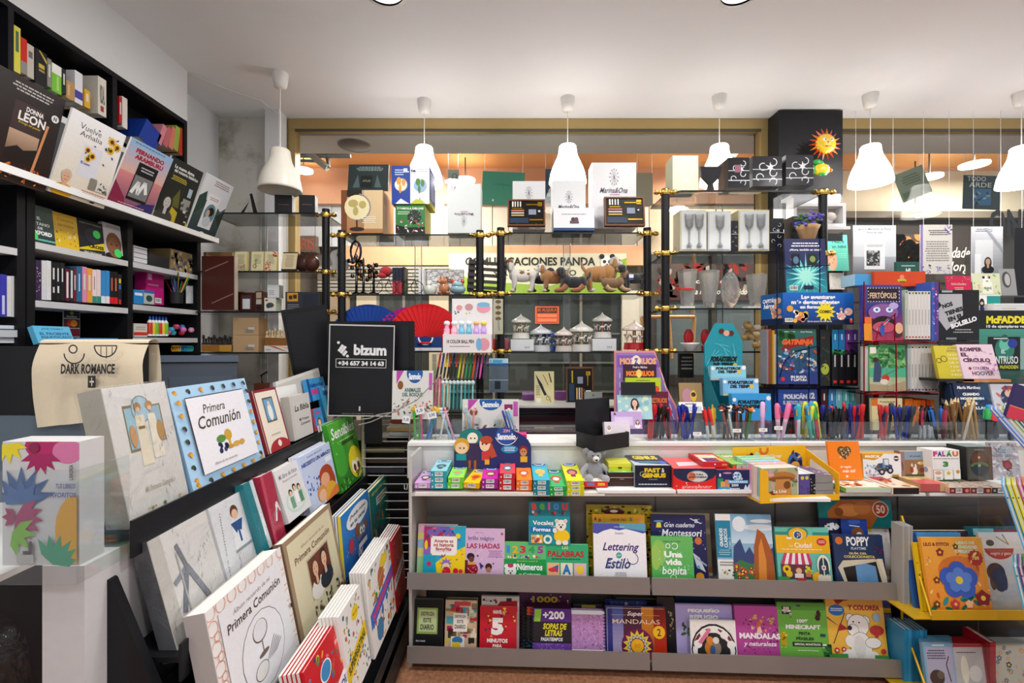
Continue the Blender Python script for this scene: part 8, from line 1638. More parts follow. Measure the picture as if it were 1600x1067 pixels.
def carousel(px,py,h,c,c2,label,box=None,y=2.74,acc=None):
 p=at(pY(y),px,py)
 t=thing('carousel',label,'music box',Matrix.Translation(p),'silver carousel music boxes')
 r=h*.36
 z=0
 B().lathe([(r,0),(r*1.02,h*.06),(r*.95,h*.2),(r*.98,h*.24)],18,acc or c,(0,0,0),True,True).obj('base','ceramic',t)
 B().lathe([(.06*h,h*.24),(.06*h,h*.7)],10,c2).obj('column','metal',t)
 B().lathe([(r*1.08,h*.66),(r*1.1,h*.74),(r*.7,h*.83),(r*.2,h*.93),(.02*h,h),(.001,h*1.04)],18,c,wob=lambda a,zz:.05*math.cos(9*a)).obj('roof','ceramic',t)
 for k in range(6):
  a=2*PI*k/6+.3
  x,yy=r*.8*math.cos(a),r*.8*math.sin(a)
  b=B().cyl((x,yy,h*.24),(x,yy,h*.68),h*.012,None,5,c2)
  q=V((-math.sin(a),math.cos(a),0))
  o=V((x,yy,h*.44))
  b.ball(o,(h*.1,h*.05,h*.05),c,8,5,Matrix.Rotation(a+PI/2,3,'Z')).tube([o+q*h*.08,o+q*h*.13+V((0,0,h*.09)),o+q*h*.18+V((0,0,h*.07))],h*.03,5,c)
  for s in(-.07,.07):
   b.tube([o+q*h*s,o+q*h*s*1.5-V((0,0,h*.12))],h*.014,4,c)
  b.obj('horse','ceramic',t)
 if box:
  sc_(box,.1,'d3d5d6','white card gift box lifting the '+label.split(' carousel')[0]+' carousel',[('T','EAX',.72,.3,.22,.2,'7a7c80')],y-.07)
S_,G_='d4d2ca','c0a878'
carousel(814,529,.145,S_,G_,'cream and silver carousel raised at the shelf start',(798,530,834,548))
carousel(845,549,.16,'c8cacc','a8a8a8','silver filigree carousel with a pale blue roof')
carousel(859,548,.13,'2a4f9a','a8b0c0','royal blue carousel among the silver ones',None,2.80)
carousel(881,549,.145,'d4c8c0','b88a7a','silver carousel with red trim beside the blue one')
carousel(909,549,.18,S_,G_,'largest silver and gold carousel with horses',None)
carousel(941,528,.15,'d0cec8','a86a5a','white and rose carousel raised near the shelf end',(926,529,963,548))
carousel(991,546,.17,'d0c0b4','b89070','silver carousel on a bright red base',None,2.70,'b01a22')
def cbox(px,c,lab,kind,y=2.62):
 o=sc_(px,.12,[c,c,c,c,c,c],lab,(),y)
 m,W,H=facing(pY(y),px)
 B().box(.006,-.004,.008,W-.006,-.001,H-.008,'e8ecea').obj('satin_lining','plush',o)
 for u in((.32,.7)if kind==2 else(.5,)):
  B().lathe([(.012,.02),(.016,.03),(.004,.05),(.005,H*.5),(.022,H*.6),(.026,H*.9)],12,'f0f4f4').obj('goblet','crystal',o).matrix_local=Matrix.Translation((u*W,-.012,0))@Matrix.Scale(.4,4,(0,1,0))
cbox((1063,328,1104,392),'dcd8b8','cream satin lined box with two goblets on the crystal stand',2)
cbox((1106,330,1142,392),'d4d4d8','silver lined box with a dark label on the crystal stand',1)
cbox((1154,328,1202,392),'dcd6b0','broad cream satin lined box of glasses on the crystal stand',2)
SW=[('A',u,v,.12,.03,a,a+250,'d0d4d8')for u,v,a in((.25,.3,0),(.7,.45,120),(.35,.65,60),(.7,.8,200),(.7,.16,300))]+[('S',.6,.62,.2,6,'d8dce0',.3),('R',0,.55,1,.57,'c8ccd0')]
sc_((1143,345,1153,392),.1,'1a1a1e','black swirl gift box between two satin lined boxes',SW,2.62)
sc_((1203,341,1224,392),.1,'1a1a1e','black gift box with silver swirls beside the flower pot',SW,2.62)
sc_((1051,243,1091,298),.12,['c8ccac','d8dcc4','d6dabe','d8dcc4','d8dcc4','e0e4cc'],'tall pale green lidded box on top of the crystal stand',[('R',.2,.1,.92,.9,'cdd2b4'),('R',.22,.11,.9,.89,'d9ddc2'),('P',[(.5,.3),(.62,.26),(.56,.38)],'f0f0e4')],2.56)
for i,(a,b_)in enumerate(((1138,1171),(1176,1222),(1228,1271))):
 sc_((a,246-i*2,b_,293-i*2),.13,'17171b',('first','second','third')[i]+' black gift box with silver ribbon on top of the crystal stand',SW+[('R',0,.22,1,.25,'c8ccd0')]+([('R',.3,.5,.6,.75,'8a5a6a')]if i==0 else[]),2.56)
p=at(pY(2.56),1111,296)
t=thing('trophy','black shield shaped trophy in clear plastic beneath the fourth lamp','trophy',Matrix.Translation(p))
B().prism([(-.02,0),(.02,0),(.012,.03),(.05,.07),(.062,.13),(-.062,.13),(-.05,.07),(-.012,.03)],0,.02,'1c1e22').obj('shield','plastic',t)
B().box(-.065,-.02,.0,.065,.05,.15,'ffffff').obj('clear_case','acrylic',t)
def vase(px,py,prof,label,n=16,wob=None,mat='crystal',y=2.6):
 tag(B().lathe(prof,n,'ffffff',at(pY(y),px,py),True,False,wob=wob,smooth=False).obj('vase',mat),label,'vase','crystal vases on the glass shelf')
fl=lambda a,z:.04*math.cos(8*a)
vase(1074,481,[(.034,0),(.036,.02),(.045,.12),(.056,.215),(.053,.215),(.042,.12),(.033,.03),(.001,.028)],'tall crystal vase with a red ribbon label',16,fl)
vase(1108,481,[(.03,0),(.032,.02),(.05,.13),(.058,.21),(.055,.21),(.046,.12),(.03,.03),(.001,.03)],'crystal vase with cut leaves beside the ribboned one',12,fl)
vase(1182,481,[(.028,0),(.034,.02),(.05,.11),(.055,.19),(.052,.19),(.046,.1),(.03,.03),(.001,.03)],'crystal vase with fluted sides beside the glass strut',16,fl)
tag(B().ball(at(pY(2.6),1141,450)+V((0,0,-.01)),(.055,.02,.105),'ffffff',18,12).obj('glass_award','crystal'),'oval engraved crystal award between the vases','award')
for x,w_,lab in((1062,24,'white plinth under the ribboned crystal vase'),(1168,26,'white plinth under the fluted crystal vase')):
 sc_((x,478.5,x+w_,482.5),.06,'e4e4e2',lab,(),2.56,cat='plinth',name='plinth')
o=sc_((1063,450,1084,453),.02,'c81f24','red ribbon and gift tag tied on the tall crystal vase',(),2.535,cat='ribbon',name='ribbon')
p=at(pY(2.5),1262,377)
t=thing('flower_pot','bunch of violet flowers in brown paper at the crystal stand end','flowers',Matrix.Translation(p))
B().lathe([(.03,0),(.036,.01),(.05,.06),(.058,.085),(.04,.08)],14,'a8845c',(0,0,0),True,wob=lambda a,z:.1*math.sin(4*a+30*z)).obj('paper_wrap','matte',t)
rd=random.Random(2)
b,lf=B(),B()
for k in range(70):
 q=V((rd.uniform(-.055,.055),rd.uniform(-.05,.05),rd.uniform(.08,.15)))
 (b if k%3 else lf).ball(q,(.011,.009,.008),('5a4aa8','4a3a94','6a5ac0')[k%3]if k%3 else '3a6a34',6,4)
b.obj('blossom','matte',t)
lf.obj('foliage','matte',t)
sc_((1238,338,1285,378),.08,'1c1c20','black gift box behind the violet flowers',(),2.62)
o=sc_((1222,303,1313,342),.1,'dcdee0','white wall box behind the framed lambs',(),3.0)
m,W,H=facing(pY(2.9),(1240,317,1322,354))
t=thing('shadow_box','white framed shadow box with sleeping lambs beside the pillar','frame',m)
for a in((0,0,W,.02),(0,H-.02,W,H),(0,.02,.02,H-.02),(W-.02,.02,W,H-.02)):
 B().box(a[0],0,a[1],a[2],.08,a[3],'e8e8e8').obj('frame_side','matte',t)
B().box(.02,.07,.02,W-.02,.08,H-.02,'b8b4ac').obj('back_panel','matte',t)
B().ball((W*.6,.04,.045),(.08,.03,.025),'dcdad4',10,7).ball((W*.75,.03,.07),(.04,.03,.03),'e0d4cc',9,6).obj('lamb_figure','plush',t)
B().box(-.02,-.01,-.02,W+.02,.1,0,'e8e8e8').obj('ledge','matte',t)
p=at(pY(3.05),1288,226)
t=thing('sun_ornament','laughing yellow sun ornament with orange rays on the black pillar','ornament',Matrix.Translation(p)@Matrix.Rotation(PI/2,4,'X'))
for k in range(18):
 a=2*PI*k/18
 f=lambda q,g:(q*math.cos(g),q*math.sin(g))
 B().add([(*f(.06,a-.16),.01),(*f(.11,a+.05),.004),(*f(.06,a+.16),.01),(*f(.06,a),.025),(*f(.06,a),-.006)],[(0,1,3),(1,2,3),(1,0,4),(2,1,4)],('e8501e','f08a2a','d83a1a')[k%3]).obj('ray','ceramic',t)
B().ball((0,0,.012),(.067,.067,.03),'f0c41e',20,10).obj('face','ceramic',t)
for x,y_,r,c in((-.024,.02,(.012,.014,.008),'f4f0e0'),(.024,.02,(.012,.014,.008),'f4f0e0'),(-.022,.018,(.006,.008,.010),'2a2a2a'),(.022,.018,(.006,.008,.010),'2a2a2a'),(0,.0,(.009,.012,.012),'e0961a'),(0,-.026,(.022,.006,.008),'b8401a')):
 B().ball((x,y_,.036),r,c,8,6).obj('eye' if abs(x)>.01 else('nose' if y_==0 else 'mouth'),'ceramic',t)
p=at(pY(3.02),1284,265)
t=thing('fish_ornament','yellow and green ceramic fish ornament under the laughing sun','ornament',Matrix.Translation(p))
B().ball((0,0,0),(.055,.025,.04),'e8d01e',16,9).obj('body','ceramic',t)
B().ball((-.02,0,.045),(.04,.012,.02),'2fa04a',10,6,Matrix.Rotation(.3,3,'Y')).ball((-.06,0,0),(.02,.012,.032),'3ab04a',9,6).ball((0,-.01,-.035),(.03,.014,.012),'3ab04a',8,5).obj('fin','ceramic',t)
B().ball((.028,-.022,.012),.009,'f4f4f0',8,6).ball((.03,-.03,.012),.005,'1a1a1a',7,5).obj('eye','ceramic',t)
B().ball((.056,-.005,-.006),(.01,.012,.012),'e87a2a',8,6).obj('mouth','ceramic',t)
# ---------------------------------------------------------------- corner stand and the till area
YL=2.72
for i,(a,b_,y0)in enumerate(((429,461,304),(467,497,304))):
 sc_((a,y0,b_-6,334),.06,['c8ccd0','e0e0e0','1f2022','1a1a1a','1a1a1a','d8d8d8'],'black boxed book with pale page edge, '+('first','second')[i]+' on the corner top shelf',[('R',.2,.48,.8,.52,'6a4a4a')],YL,[('R',0,0,1,1,'c8ccd0')],cat='book',name='book',yaw=8)
f=lambda px,py,y=YL:at(pY(y),px,py)
t=thing('photo_frame','black photo frame seen from its side on the corner top shelf','frame')
B().hexa([f(396,335),f(403,335),f(403,335,2.8),f(396,335,2.8)],[f(390,303),f(394,302),f(394,302,2.8),f(390,303,2.8)],'18181a').obj('frame_side','plastic',t)
B().hexa([f(374,335),f(380,335),f(380,335,2.75),f(374,335,2.75)],[f(390,314),f(393,308),f(393,308,2.75),f(390,314,2.75)],'18181a').obj('strut','plastic',t)
for i,(a,art,lab)in enumerate(((366,[('Q',3,20,['8a6a5a','c87a8a','6a7a5a'],.1,.05,.9,.3,.07,'*')],'cream sheet music card with flowers'),(392,[('A',.3,.24,.14,.05,0,360,'6a5a2a'),('L',[(.36,.1),(.4,.62)],.003,'6a5a2a'),('A',.42,.55,.08,.04,-60,240,'6a5a2a')],'cream sheet music card with a treble clef'),(413,[('Q',4,26,['b82a3a','d04a5a'],.05,.02,.5,.45,.06,'o'),('Q',5,14,['b82a3a','d04a5a'],.6,.75,.95,1,.06,'o')],'cream card with red petals'))):
 sc_((a,393,a+19,423),.02,['a8904a','a8904a','d8d0a4','a8904a','a8904a','a8904a'],lab+' on the corner stand',[('N',.2,.35,.8,.85,7,'8a8468')]+art,YL,cat='card',name='card',tilt=4)
sc_((315,400,367,484),.03,['3a1a14','b8a898','4a231b','3a1a14','b8a898','4a231b'],'large dark wood chess board wrapped in film leaning in the corner',[('L',[(.1,.72),(.8,.9)],.006,'8a6a60'),('L',[(.3,.12),(.95,.3)],.006,'8a6a60'),('R',.98,0,1,1,'b8a898')],2.62,cat='board',name='chess_board')
sc_((318,394,363,423),.06,'8a6a44','worn brown box behind the large chess board',[('Q',3,10,['5a4a34','b89a6a'],.1,.2,.9,.95,.12,'e')],2.8)
sc_((439,394,462,422),.02,['2a2420','2a2420','cfc09a','2a2420','2a2420','2a2420'],'scroll shaped parchment plaque in a dark frame on the corner stand',[('N',.2,.15,.8,.85,9,'7a6a4a'),('R',0,.94,1,1,'2a2420'),('R',0,0,1,.06,'2a2420')],YL,tilt=14,cat='plaque',name='plaque')
for x,c,lab in((468,'3a2018','dark leather shoulder bag on the corner stand'),(482,'4a281c','brown leather purse beside the shoulder bag')):
 p=f(x,423)
 tag(B().ball((p.x,p.y+.04,p.z+.05),(.05,.03,.05),c,12,8).tube([(p.x-.04,p.y+.04,p.z+.07),(p.x,p.y+.04,p.z+.12),(p.x+.04,p.y+.04,p.z+.07)],.005,5,c).obj('hand_bag','plastic'),lab,'bag')
sc_((368,456,378,485),.08,'2a1512','very dark wooden case beside the large chess board',(),YL)
sc_((374,457,399,486),.08,['3a1a14']*6,'mahogany clock case with a white notepad on the corner stand',[('R',.12,.08,.75,.85,'5a3424'),('R',.2,.12,.66,.66,'d4d8dc'),('R',.2,.68,.66,.76,'2a3a6a')],2.7)
sc_((399,455,411,486),.08,'4a231a','mahogany watch box with a dark dial on the corner stand',[('R',.1,.65,.8,.95,'a89a84'),('R',.1,.35,.8,.6,'b8b0a4'),('O',.45,.18,.34,'1a1a1c')],2.7)
sc_((418,445,436,465),.05,['b8b8b4','8a8a8a','d4d8d8','b8b8b8','b8b8b8','d8d8d8'],'grey white spyglass box stacked on another',[('N',.1,.2,.6,.6,3,'8a8a8a')],2.7)
sc_((413,465.5,431,486),.07,['c8c8b8','b0b8a8','dcdcd0','b8b8b8','b8b8b8','d8d8d8'],'white spyglass box with a picture of a brass barrel',[('E',.5,.45,.34,.2,'5a4a3a'),('O',.34,.38,.18,'2a4a5a'),('R',.1,.75,.3,.9,'b83a2a')],2.7)
sc_((446,456,500,487),.08,['1c1c1e','2a2a30','34363e','1c1c1c','1c1c1c','4a4a4e'],'dark chess computer box with an amber picture panel',[('R',.05,.52,.36,.95,'c8963a'),('R',.1,.62,.2,.82,'4a2a1a'),('R',.22,.66,.33,.86,'4a2a1a'),('N',.05,.1,.4,.4,3,'8a8a94'),('R',.5,.1,.95,.9,'2a2c38')],2.7)
for i,(y0,y1)in enumerate(((496,523),(523.5,550))):
 sc_((364,y0,404,y1),.1,['b8946a','a07c54','c4a27a','a8845a','a8845a','c4a27a'],('topmost','lower')[i]+' brown cardboard carton of two on the corner stand',[('R',.42,.08,.84,.36,'b0a088'),('N',.46,.1,.8,.32,3,'6a5a48'),('R',.6,.3,.84,.44,'d8d4cc')],2.7)
def chess(x0,x1,yb,n,c,lab,grp,y=2.72):
 for i in range(n):
  p=f(x0+(x1-x0)*i/(n-1),yb,y+.02*(i%2))
  h=(.04,.05,.045,.06)[(i*5+n)%4]
  tag(B().lathe([(.011,0),(.011,.006),(.006,.012),(.005,h*.6),(.009,h*.72),(.006,h*.8),(.008,h*.9),(.001,h)],9,c,p,True).obj('chess_piece','wood'),lab,'chess piece',grp)
sc_((315,539,362,549),.1,['8a5a2a','8a5a2a','a8702f','7a4a1f','7a4a1f','c89a4a'],'honey wood chess box under the dark pieces',[('R',.6,0,1,1,'c8963f')],2.7,cat='chess set',name='chess_box')
chess(318,360,538.5,11,'1f1714','dark wooden chess piece on the honey wood box','dark chess pieces',2.74)
sc_((413,540,466,550),.1,['e0dcd4','e0dcd4','e4e2dc','d8d4cc','d8d4cc','a8743a'],'white chess set carton with a flame swoosh',[('P',[(.1,1),(.3,.9),(.66,.1),(.5,.3)],'c84a1e'),('P',[(.35,1),(.7,.7),(.95,.9),(.8,.4)],'e8b03a'),('T','chess',.12,.4,.14,.22,'3a3a5a',.2)],2.7)
sc_((414,528,466,540),.09,['9a6a34','9a6a34','8a5c2c','8a5c2c','8a5c2c','c8a06a'],'brown wood tray full of pale chess pieces',(),2.72,cat='chess set',name='chess_tray')
chess(417,464,527.5,12,'d8c49a','pale wooden chess piece standing in the brown tray','pale chess pieces',2.76)
p=f(405,606,2.6)
tag(B().box(p.x-.03,p.y,p.z-.02,p.x+.03,p.y+.06,p.z+.025,'5a2c1a').tube([(p.x,p.y+.03,p.z+.025),(p.x-.005,p.y+.03,p.z+.07),(p.x+.03,p.y+.03,p.z+.09)],.006,6,'2a1c16').obj('bird_figure','wood'),'small bird figurine on a brown block below the corner stand','figurine')
m,W,H=corners(at(pY(1.62),248,634),at(pY(1.76),370,628),at(pY(1.66),256,556))
t=thing('till_screen','dark blue grey till screen seen from behind, above the pale blue album','screen',m)
B().box(0,0,0,W,.03,H,'2c3644').obj('case','plastic',t)
B().box(-.004,-.012,H*.86,W+.004,.02,H,'3a4656').obj('top_edge','plastic',t)
B().box(W*.12,-.02,H*.2,W*.92,0,H*.55,'323d4c').obj('rear_ridge','plastic',t)
B().cyl((W*.5,.02,-.3),(W*.5,.02,.02),.03,None,10,'262e3a').obj('stand','plastic',t)
def monitor(bl,br,tl,lab,y0,y1,art=None):
 m,W,H=corners(at(pY(y0),*bl),at(pY(y1),*br),at(pY(y0),*tl))
 t=thing('monitor',lab,'monitor',m)
 B().box(0,0,0,W,.03,H,'161618').obj('case','plastic',t)
 B().box(W*.06,-.004,H*.06,W*.94,0,H*.94,'1c1c1f').obj('rear_panel','plastic',t)
 B().box(W*.4,.03,-.18,W*.6,.05,H*.3,'141416').obj('stand_arm','plastic',t)
 return m,W,H
monitor((462,604),(530,590),(476,480),'black monitor turned sideways under the chess computer box',2.2,2.3)
monitor((512,638),(648,635),(506,502),'black monitor behind the payment sign',2.16,2.2)
m,W,H=corners(at(pY(2.08),511.5,650),at(pY(2.1),614,651),at(pY(2.08),512,506))
o=tag(B().box(0,0,0,W,.004,H,'17181b').obj('payment_sign','gloss',mw=m),'black payment sign with white edge, logo and phone number','sign')
B().art([('R',.0,.985,1,1,'c8c8c8'),('R',0,0,1,.012,'c8c8c8'),('R',0,0,.016,1,'c8c8c8'),('R',.984,0,1,1,'c8c8c8')]+[('L',[(a,b_),(c,d)],.0125,'e4e4e6')for a,b_,c,d in((.15,.705,.215,.775),(.185,.685,.255,.76),(.22,.66,.27,.71))]+[('O',.145,.80,.022,'e4e4e6'),('O',.285,.655,.022,'e4e4e6'),('T','bizum',.63,.725,.5,.12,'e8e8ea',0,.045),('R',.11,.53,.88,.626,'d8d8da'),('R',.118,.535,.872,.621,'17181b'),('T','+34 657 34 14 63',.495,.578,.7,.052,'e8e8ea',0,.05),('R',.475,.06,.5,.11,'d0d0d0'),('N',.22,.025,.7,.035,1,'9a9a9a')],W,H).obj('sign_print','print',o)
t=thing('wire_grid','grey wire grid panel between the stepped rack and the counter','grid')
for k in range(19):
 y=663+13.3*k
 B().tube([f(566,y,2.24),f(640,y,2.24)],.003,5,'c8c6c0').obj('grid_wire','steel',t)
B().tube([f(568,640,2.25),f(568,930,2.25)],.012,6,'b8b4a8').obj('upright','steel',t)
B().tube([f(640,640,2.25),f(640,930,2.25)],.006,6,'b8b4a8').obj('upright','steel',t)
B().tube([f(632,757,2.22),f(632,764,2.2),f(636,765,2.2),f(637,757,2.22)],.003,5,'c8c6c0').obj('hook','steel',t)
x0,z0,x1,z1=fpx(566,650,640,940,2.5)
dk=thing('desk','dark till desk with paper piles behind the wire grid','desk')
B().box(-1.2,2.3,0,-.5,2.9,.80,'1c1b1c').obj('body','black',dk)
for i,(y0,c)in enumerate(((655,'a83a2a'),(662,'d8c8a8'),(668,'d8b070'),(675,'c8ccd4'),(682,'b8b8b4'))):
 sc_((604+4*(i%2)+(6 if i==0 else 0),y0,648,y0+6),.12,c,('red','cream','tan','pale blue','grey')[i]+' paperback in the small pile behind the wire grid',(),2.27,cat='book',name='book')
for i in range(4):
 sc_((570,684+16*i,640-8*(i%2),691+16*i),.1,('6a645a','8a7a5a','5a4a44','3a3a44')[i],('grey','ochre','brown','slate')[i]+' loose paper pile behind the wire grid',(),2.27,cat='papers',name='paper_pile')
for i,(p,q,r)in enumerate((((560,664),(600,650),(690,585)),((565,655),(590,648),(640,622)))):
 tag(B().tube([f(*p,2.02),f((p[0]+q[0])/2,(p[1]+q[1])/2+2,2.02),f(*q,2.02),f((q[0]+r[0])/2+6,(q[1]+r[1])/2+8,2.02),f(*r,2.02)],.0028,6,'9a968c').obj('cable','plastic'),('longer','shorter')[i]+' grey cable looping across the white animal book','cable')
AN=lambda u:[('P',[(.1,1),(.1,.72),(.28,1)],'b84aa8'),('E',u,.96,.2,.22,'1f5aa0'),('T','Sanmolo',u,.88,.3,.14,'f2f4f8',0,.05),('Q',3,30,['8a5a34','5a5a5a','3a5a34','c87a5a','8a8a8a'],.04,.04,.96,.4,.05,'e'),('E',.2,.7,.07,.09,'8a5428'),('R',.9,.6,.98,.95,'c05ab0')]
def pl(px,y,th,c,lab,art,**k):
 return book(pY(y),px,th,c,lab,art,**k)
pl((612,579,676,655),2.07,.02,'dcdcd8','white animal activity book with green spine wrapped at the counter end',AN(.55)+[('T','ANIMALES',.5,.6,.4,.09,'3a6a5a',0,.03),('T','DEL BOSQUE',.5,.5,.5,.09,'3a6a5a',0,.03)],spine='3a9a5a',tilt=4)
pl((722,624,811,690),2.09,.02,'dedcd8','white animal activity book behind the round topped header',AN(.5),tilt=4)
Y5=2.2
x0,z0,x1,z1=fpx(675,550,766,690,Y5)
t=thing('pen_stand','two tier clear acrylic pen stand under the pastel pen carton','stand',Matrix.Translation((x0,Y5,z0)))
for z in(.0,.235,.42):
 B().box(0,0,z,x1-x0,.12,z+.004,'ffffff').obj('acrylic_tier','acrylic',t)
for x in(0,x1-x0-.003):
 B().box(x,0,.004,x+.003,.12,.42,'ffffff').obj('acrylic_side','acrylic',t)
C10=['c83a3a','2a4a9a','e8c02a','e0702a','24407a','d8502a','c8d83a','d8a86a','3a9a5a','2a8a4a','d8502a','8a4a9a','d85a9a','3a3a5a']
def leanpen(px,py,y,b,nm,lab,grp,rx=-.25,ry=0,mat='plastic'):
 tag(b.obj(nm,mat,mw=Matrix.Translation(at(pY(y),px,py))@Matrix.Rotation(ry,4,'Y')@Matrix.Rotation(rx,4,'X')),lab,'pen',grp)
NM=['red','blue','yellow','orange','navy','vermilion','lime','tan','green','emerald','coral','purple','pink','slate']
for i,c in enumerate(C10):
 leanpen(682+5.6*i,592,2.24,pen_mesh('click',c,'2a2a2c' if i<6 else c),'pen',NM[i]+' pen leaning in the upper tier of the acrylic stand','pens in the upper tier',ry=.12)
for i in range(9):
 leanpen(690+6*i,640,2.22,pen_mesh('topper',('3ab0b0','2a8a94','8ad0d0')[i%3],'d8ecec'),'pen','teal cartoon topped pen in the lower tier of the acrylic stand','teal pens in the lower tier')
for i in range(3):
 leanpen(678+5*i,636,2.22,pen_mesh('cap','e06a94',0),'pen','pink pen beside the teal ones in the acrylic stand','pink pens in the lower tier')
m,W,H=facing(pY(2.2),(692,522,768,551))
t=carton(None,None,.09,['f0d0dc','e8b8c8','e8e2e2','e8c8d4','e8c8d4','f0d8e0'],'pastel pink carton of multicolour pens with a cat drawing',[('T','10 COLOR BALL PEN',.36,.6,.56,.2,'4a4048',0,.04),('N',.14,.3,.56,.38,1,'3a3040'),('E',.84,.45,.12,.34,'e09aa8'),('E',.74,.45,.06,.34,'7ab0d8')],fm=(m,W,H))
B().box(W*.14,.088,0,W,.092,H*3.0,'ecebea').obj('back_card','card',t)
mapped(B().art([('R',.05,.5,.25,.8,'f4f2ee'),('E',.18,.62,.08,.13,'e0a0a0'),('E',.42,.65,.1,.16,'c89a9a'),('E',.78,.6,.17,.22,'e8a0b0'),('E',.78,.76,.16,.12,'7ab8d8'),('Q',3,6,['e0c83a','5a5a5a'],.06,.35,.5,.45,.02,'o')],W*.86,H*1.2),lambda x,y,z:(x+W*.14,y+.087,z+H*1.75)).obj('card_print','print',t)
for i,(c,c2,h_,nm)in enumerate((('e8a0b8','f0b8cc','f0eef0','rose'),('f0b0c4','e8a8bc','f0eef0','pink'),('7ac0d8','6ab0cc','e8f0f4','sky blue'),('78bcd0','5aa8c4','e8f4f8','turquoise'),('c8a8dc','b890d0','f0b87a','lilac with orange top'),('c0a0d8','b088cc','f0d85a','lilac with yellow top'))):
 leanpen(698+11.5*i,546,2.22,B().tube([(0,0,.01),(0,0,.06),(0,0,.1),(0,0,.104),(0,0,.118)],.014,10,c,[.0145,.0155,.0155,.011,.011]).ball((0,0,.128),(.016,.014,.013),h_,10,7).box(-.012,-.017,.06,.012,-.014,.085,c2),'pen',nm+' fat multicolour pen in the pastel carton','fat pens in the pastel carton',rx=-.05)
for i,(x0,x1)in enumerate(((646,676),(678,700),(704,725),(727,748),(772,790))):
 cup(x0,x1,2.04,('clear cup of grass green novelty pens','clear cup with a white rose pen','clear cup of pastel glitter pens','clear cup of peach and pink pens','clear empty looking cup behind the round header')[i])
for i,(px,c,e,nm,ry)in enumerate(((650,'4ac03a','e0c02a','grass green',-.06),(655,'3aa83a','c83a2a','leaf green',.02),(660,'e05a9a','d8402a','hot pink',-.05),(665,'3a6ac0','e8c04a','bright blue',.25),(668,'5a8ad0','f0d04a','sky blue',.3),(672,'3a9a4a','e8b04a','dark green',.1),(686,'e8e8ea','8a1f2a','white rose topped',.18),(708,'a8d0e0','c8e0ea','ice blue',-.35),(712,'e0a8c8','f0c8dc','pale pink',-.3),(732,'e8b88a','f0d0b0','peach',-.1),(738,'e0a0a0','f0c0c0','salmon pink',.05),(743,'8ac0d8','a8d4e4','aqua',-.3),(776,'e8d8a0','f0e4b8','pale yellow',.3))):
 leanpen(px,694,2.06,B().tube([(0,0,.004),(0,0,.15)],.0052,7,c).ball((0,0,.158),(.013,.011,.011),e,9,6).ball((.006,-.006,.168),.008,e,7,5),'pen',nm+' novelty pen standing at the counter end','novelty pens',rx=.02,ry=ry)
for px,w,s,lab in(((650,636),14,'1,5','white price card clipped among the novelty pens'),((628,650),12,'1,0','white price card over the small book pile'),((669,643),14,'3,95','tilted white price card beside the yellow flower pens')):
 m,W,H=facing(pY(2.0),(px[0],px[1],px[0]+w,px[1]+11),0,8 if w==12 else-12)
 o=tag(B().box(0,0,0,W,.001,H,'eeeeea').obj('price_tag','card',mw=m),lab,'price tag')
 B().art([('T',s,.5,.5,.66,.5,'3a6a9a',0,.03)],W,H).obj('tag_print','print',o)
sc_((797,679,823,697),.06,'d83a8a','hot pink pen box behind the round topped header',[('A',.75,.5,.14,.04,0,360,'f0a0c8'),('Q',3,8,['f0b0d0','b81f6a'],.1,.1,.9,.9,.05,'o')],2.0)
for i in range(3):
 leanpen(800+5*i,690,2.03,pen_mesh('cap',('3a4ab0','5a8ad0','8ac0e0')[i],0),'pen',('indigo','blue','light blue')[i]+' glitter pen in the hot pink box','pens in the hot pink box',rx=0,ry=-.3)
sc_((788,632,801,640),.01,'8a2a6a','plum coloured paddle tag above the glitter pens',(),2.05,cat='tag',name='price_tag')
sc_((764,561,794,613),.1,['5a6a7a','4a5864','5c6a78','4a5a64','4a5a64','a8c8dc'],'blue topped display case behind the acrylic pen stand',[('R',0,.88,1,1,'b8d8e8'),('R',.2,.86,.7,.98,'5ab0e0'),('R',0,.8,1,.86,'2a5a9a'),('R',.3,.1,.6,.34,'1f2a34'),('R',0,.36,1,.38,'a8b8c0')],2.45)
D=[('R',0,0,1,1,'9a7ac0'),('P',[(.04,.95),(.62,.95),(.7,.82),(.04,.82)],'8a5ab0'),('T','MOZTRUOS',.36,.885,.56,.075,'f0b07a',0,.06),('E',.33,.885,.07,.065,'f4e8d0'),('T','Z',.33,.885,.06,.07,'6a4a9a',0,.06)]+[('L',[(.08+.0*k,.3+.1*k),(.08,.36+.1*k)],.005,'e0d0f0')for k in range(5)]+[('L',[(.72+.04*k,.75-.11*k),(.75+.04*k,.68-.11*k)],.005,'e0d0f0')for k in range(5)]
m,W,H=facing(pY(2.34),(960,548,1062,690))
t=thing('display_stand','lilac cardboard comic display with salmon edge and sloping side','display',m)
ol=[(0,0),(.0,1),(.62,1),(.8,.6),(.98,.35),(1,0)]
B().prism([(u*W,v*H)for u,v in ol],0,.012,'e8908a').obj('salmon_edge','card',t)
ol2=[(.025,0),(.025,.98),(.6,.98),(.775,.6),(.95,.34),(.97,0)]
B().prism([(u*W,v*H)for u,v in ol2],-.003,0,'9a7ac0').obj('front_panel','card',t)
B().art(D[1:],W,H,-.0035).obj('panel_print','print',t)
pl((975,569,1026,594),2.32,.02,'3a1f34','dark plum comic with orange title at the back of the lilac display',[('T','Pedro Mañas',.5,.82,.44,.14,'e8e0e8'),('T','MOZTRUOS',.5,.42,.86,.34,'f0822a',0,.07),('E',.46,.42,.08,.26,'f0d06a')],tilt=4)
pl((978,590,1033,620),2.29,.02,'b8d02a','lime green comic in the middle of the lilac display',[('N',.3,.8,.7,.9,1,'5a7a2a'),('O',.86,.4,.1,'e0502a')],tilt=4)
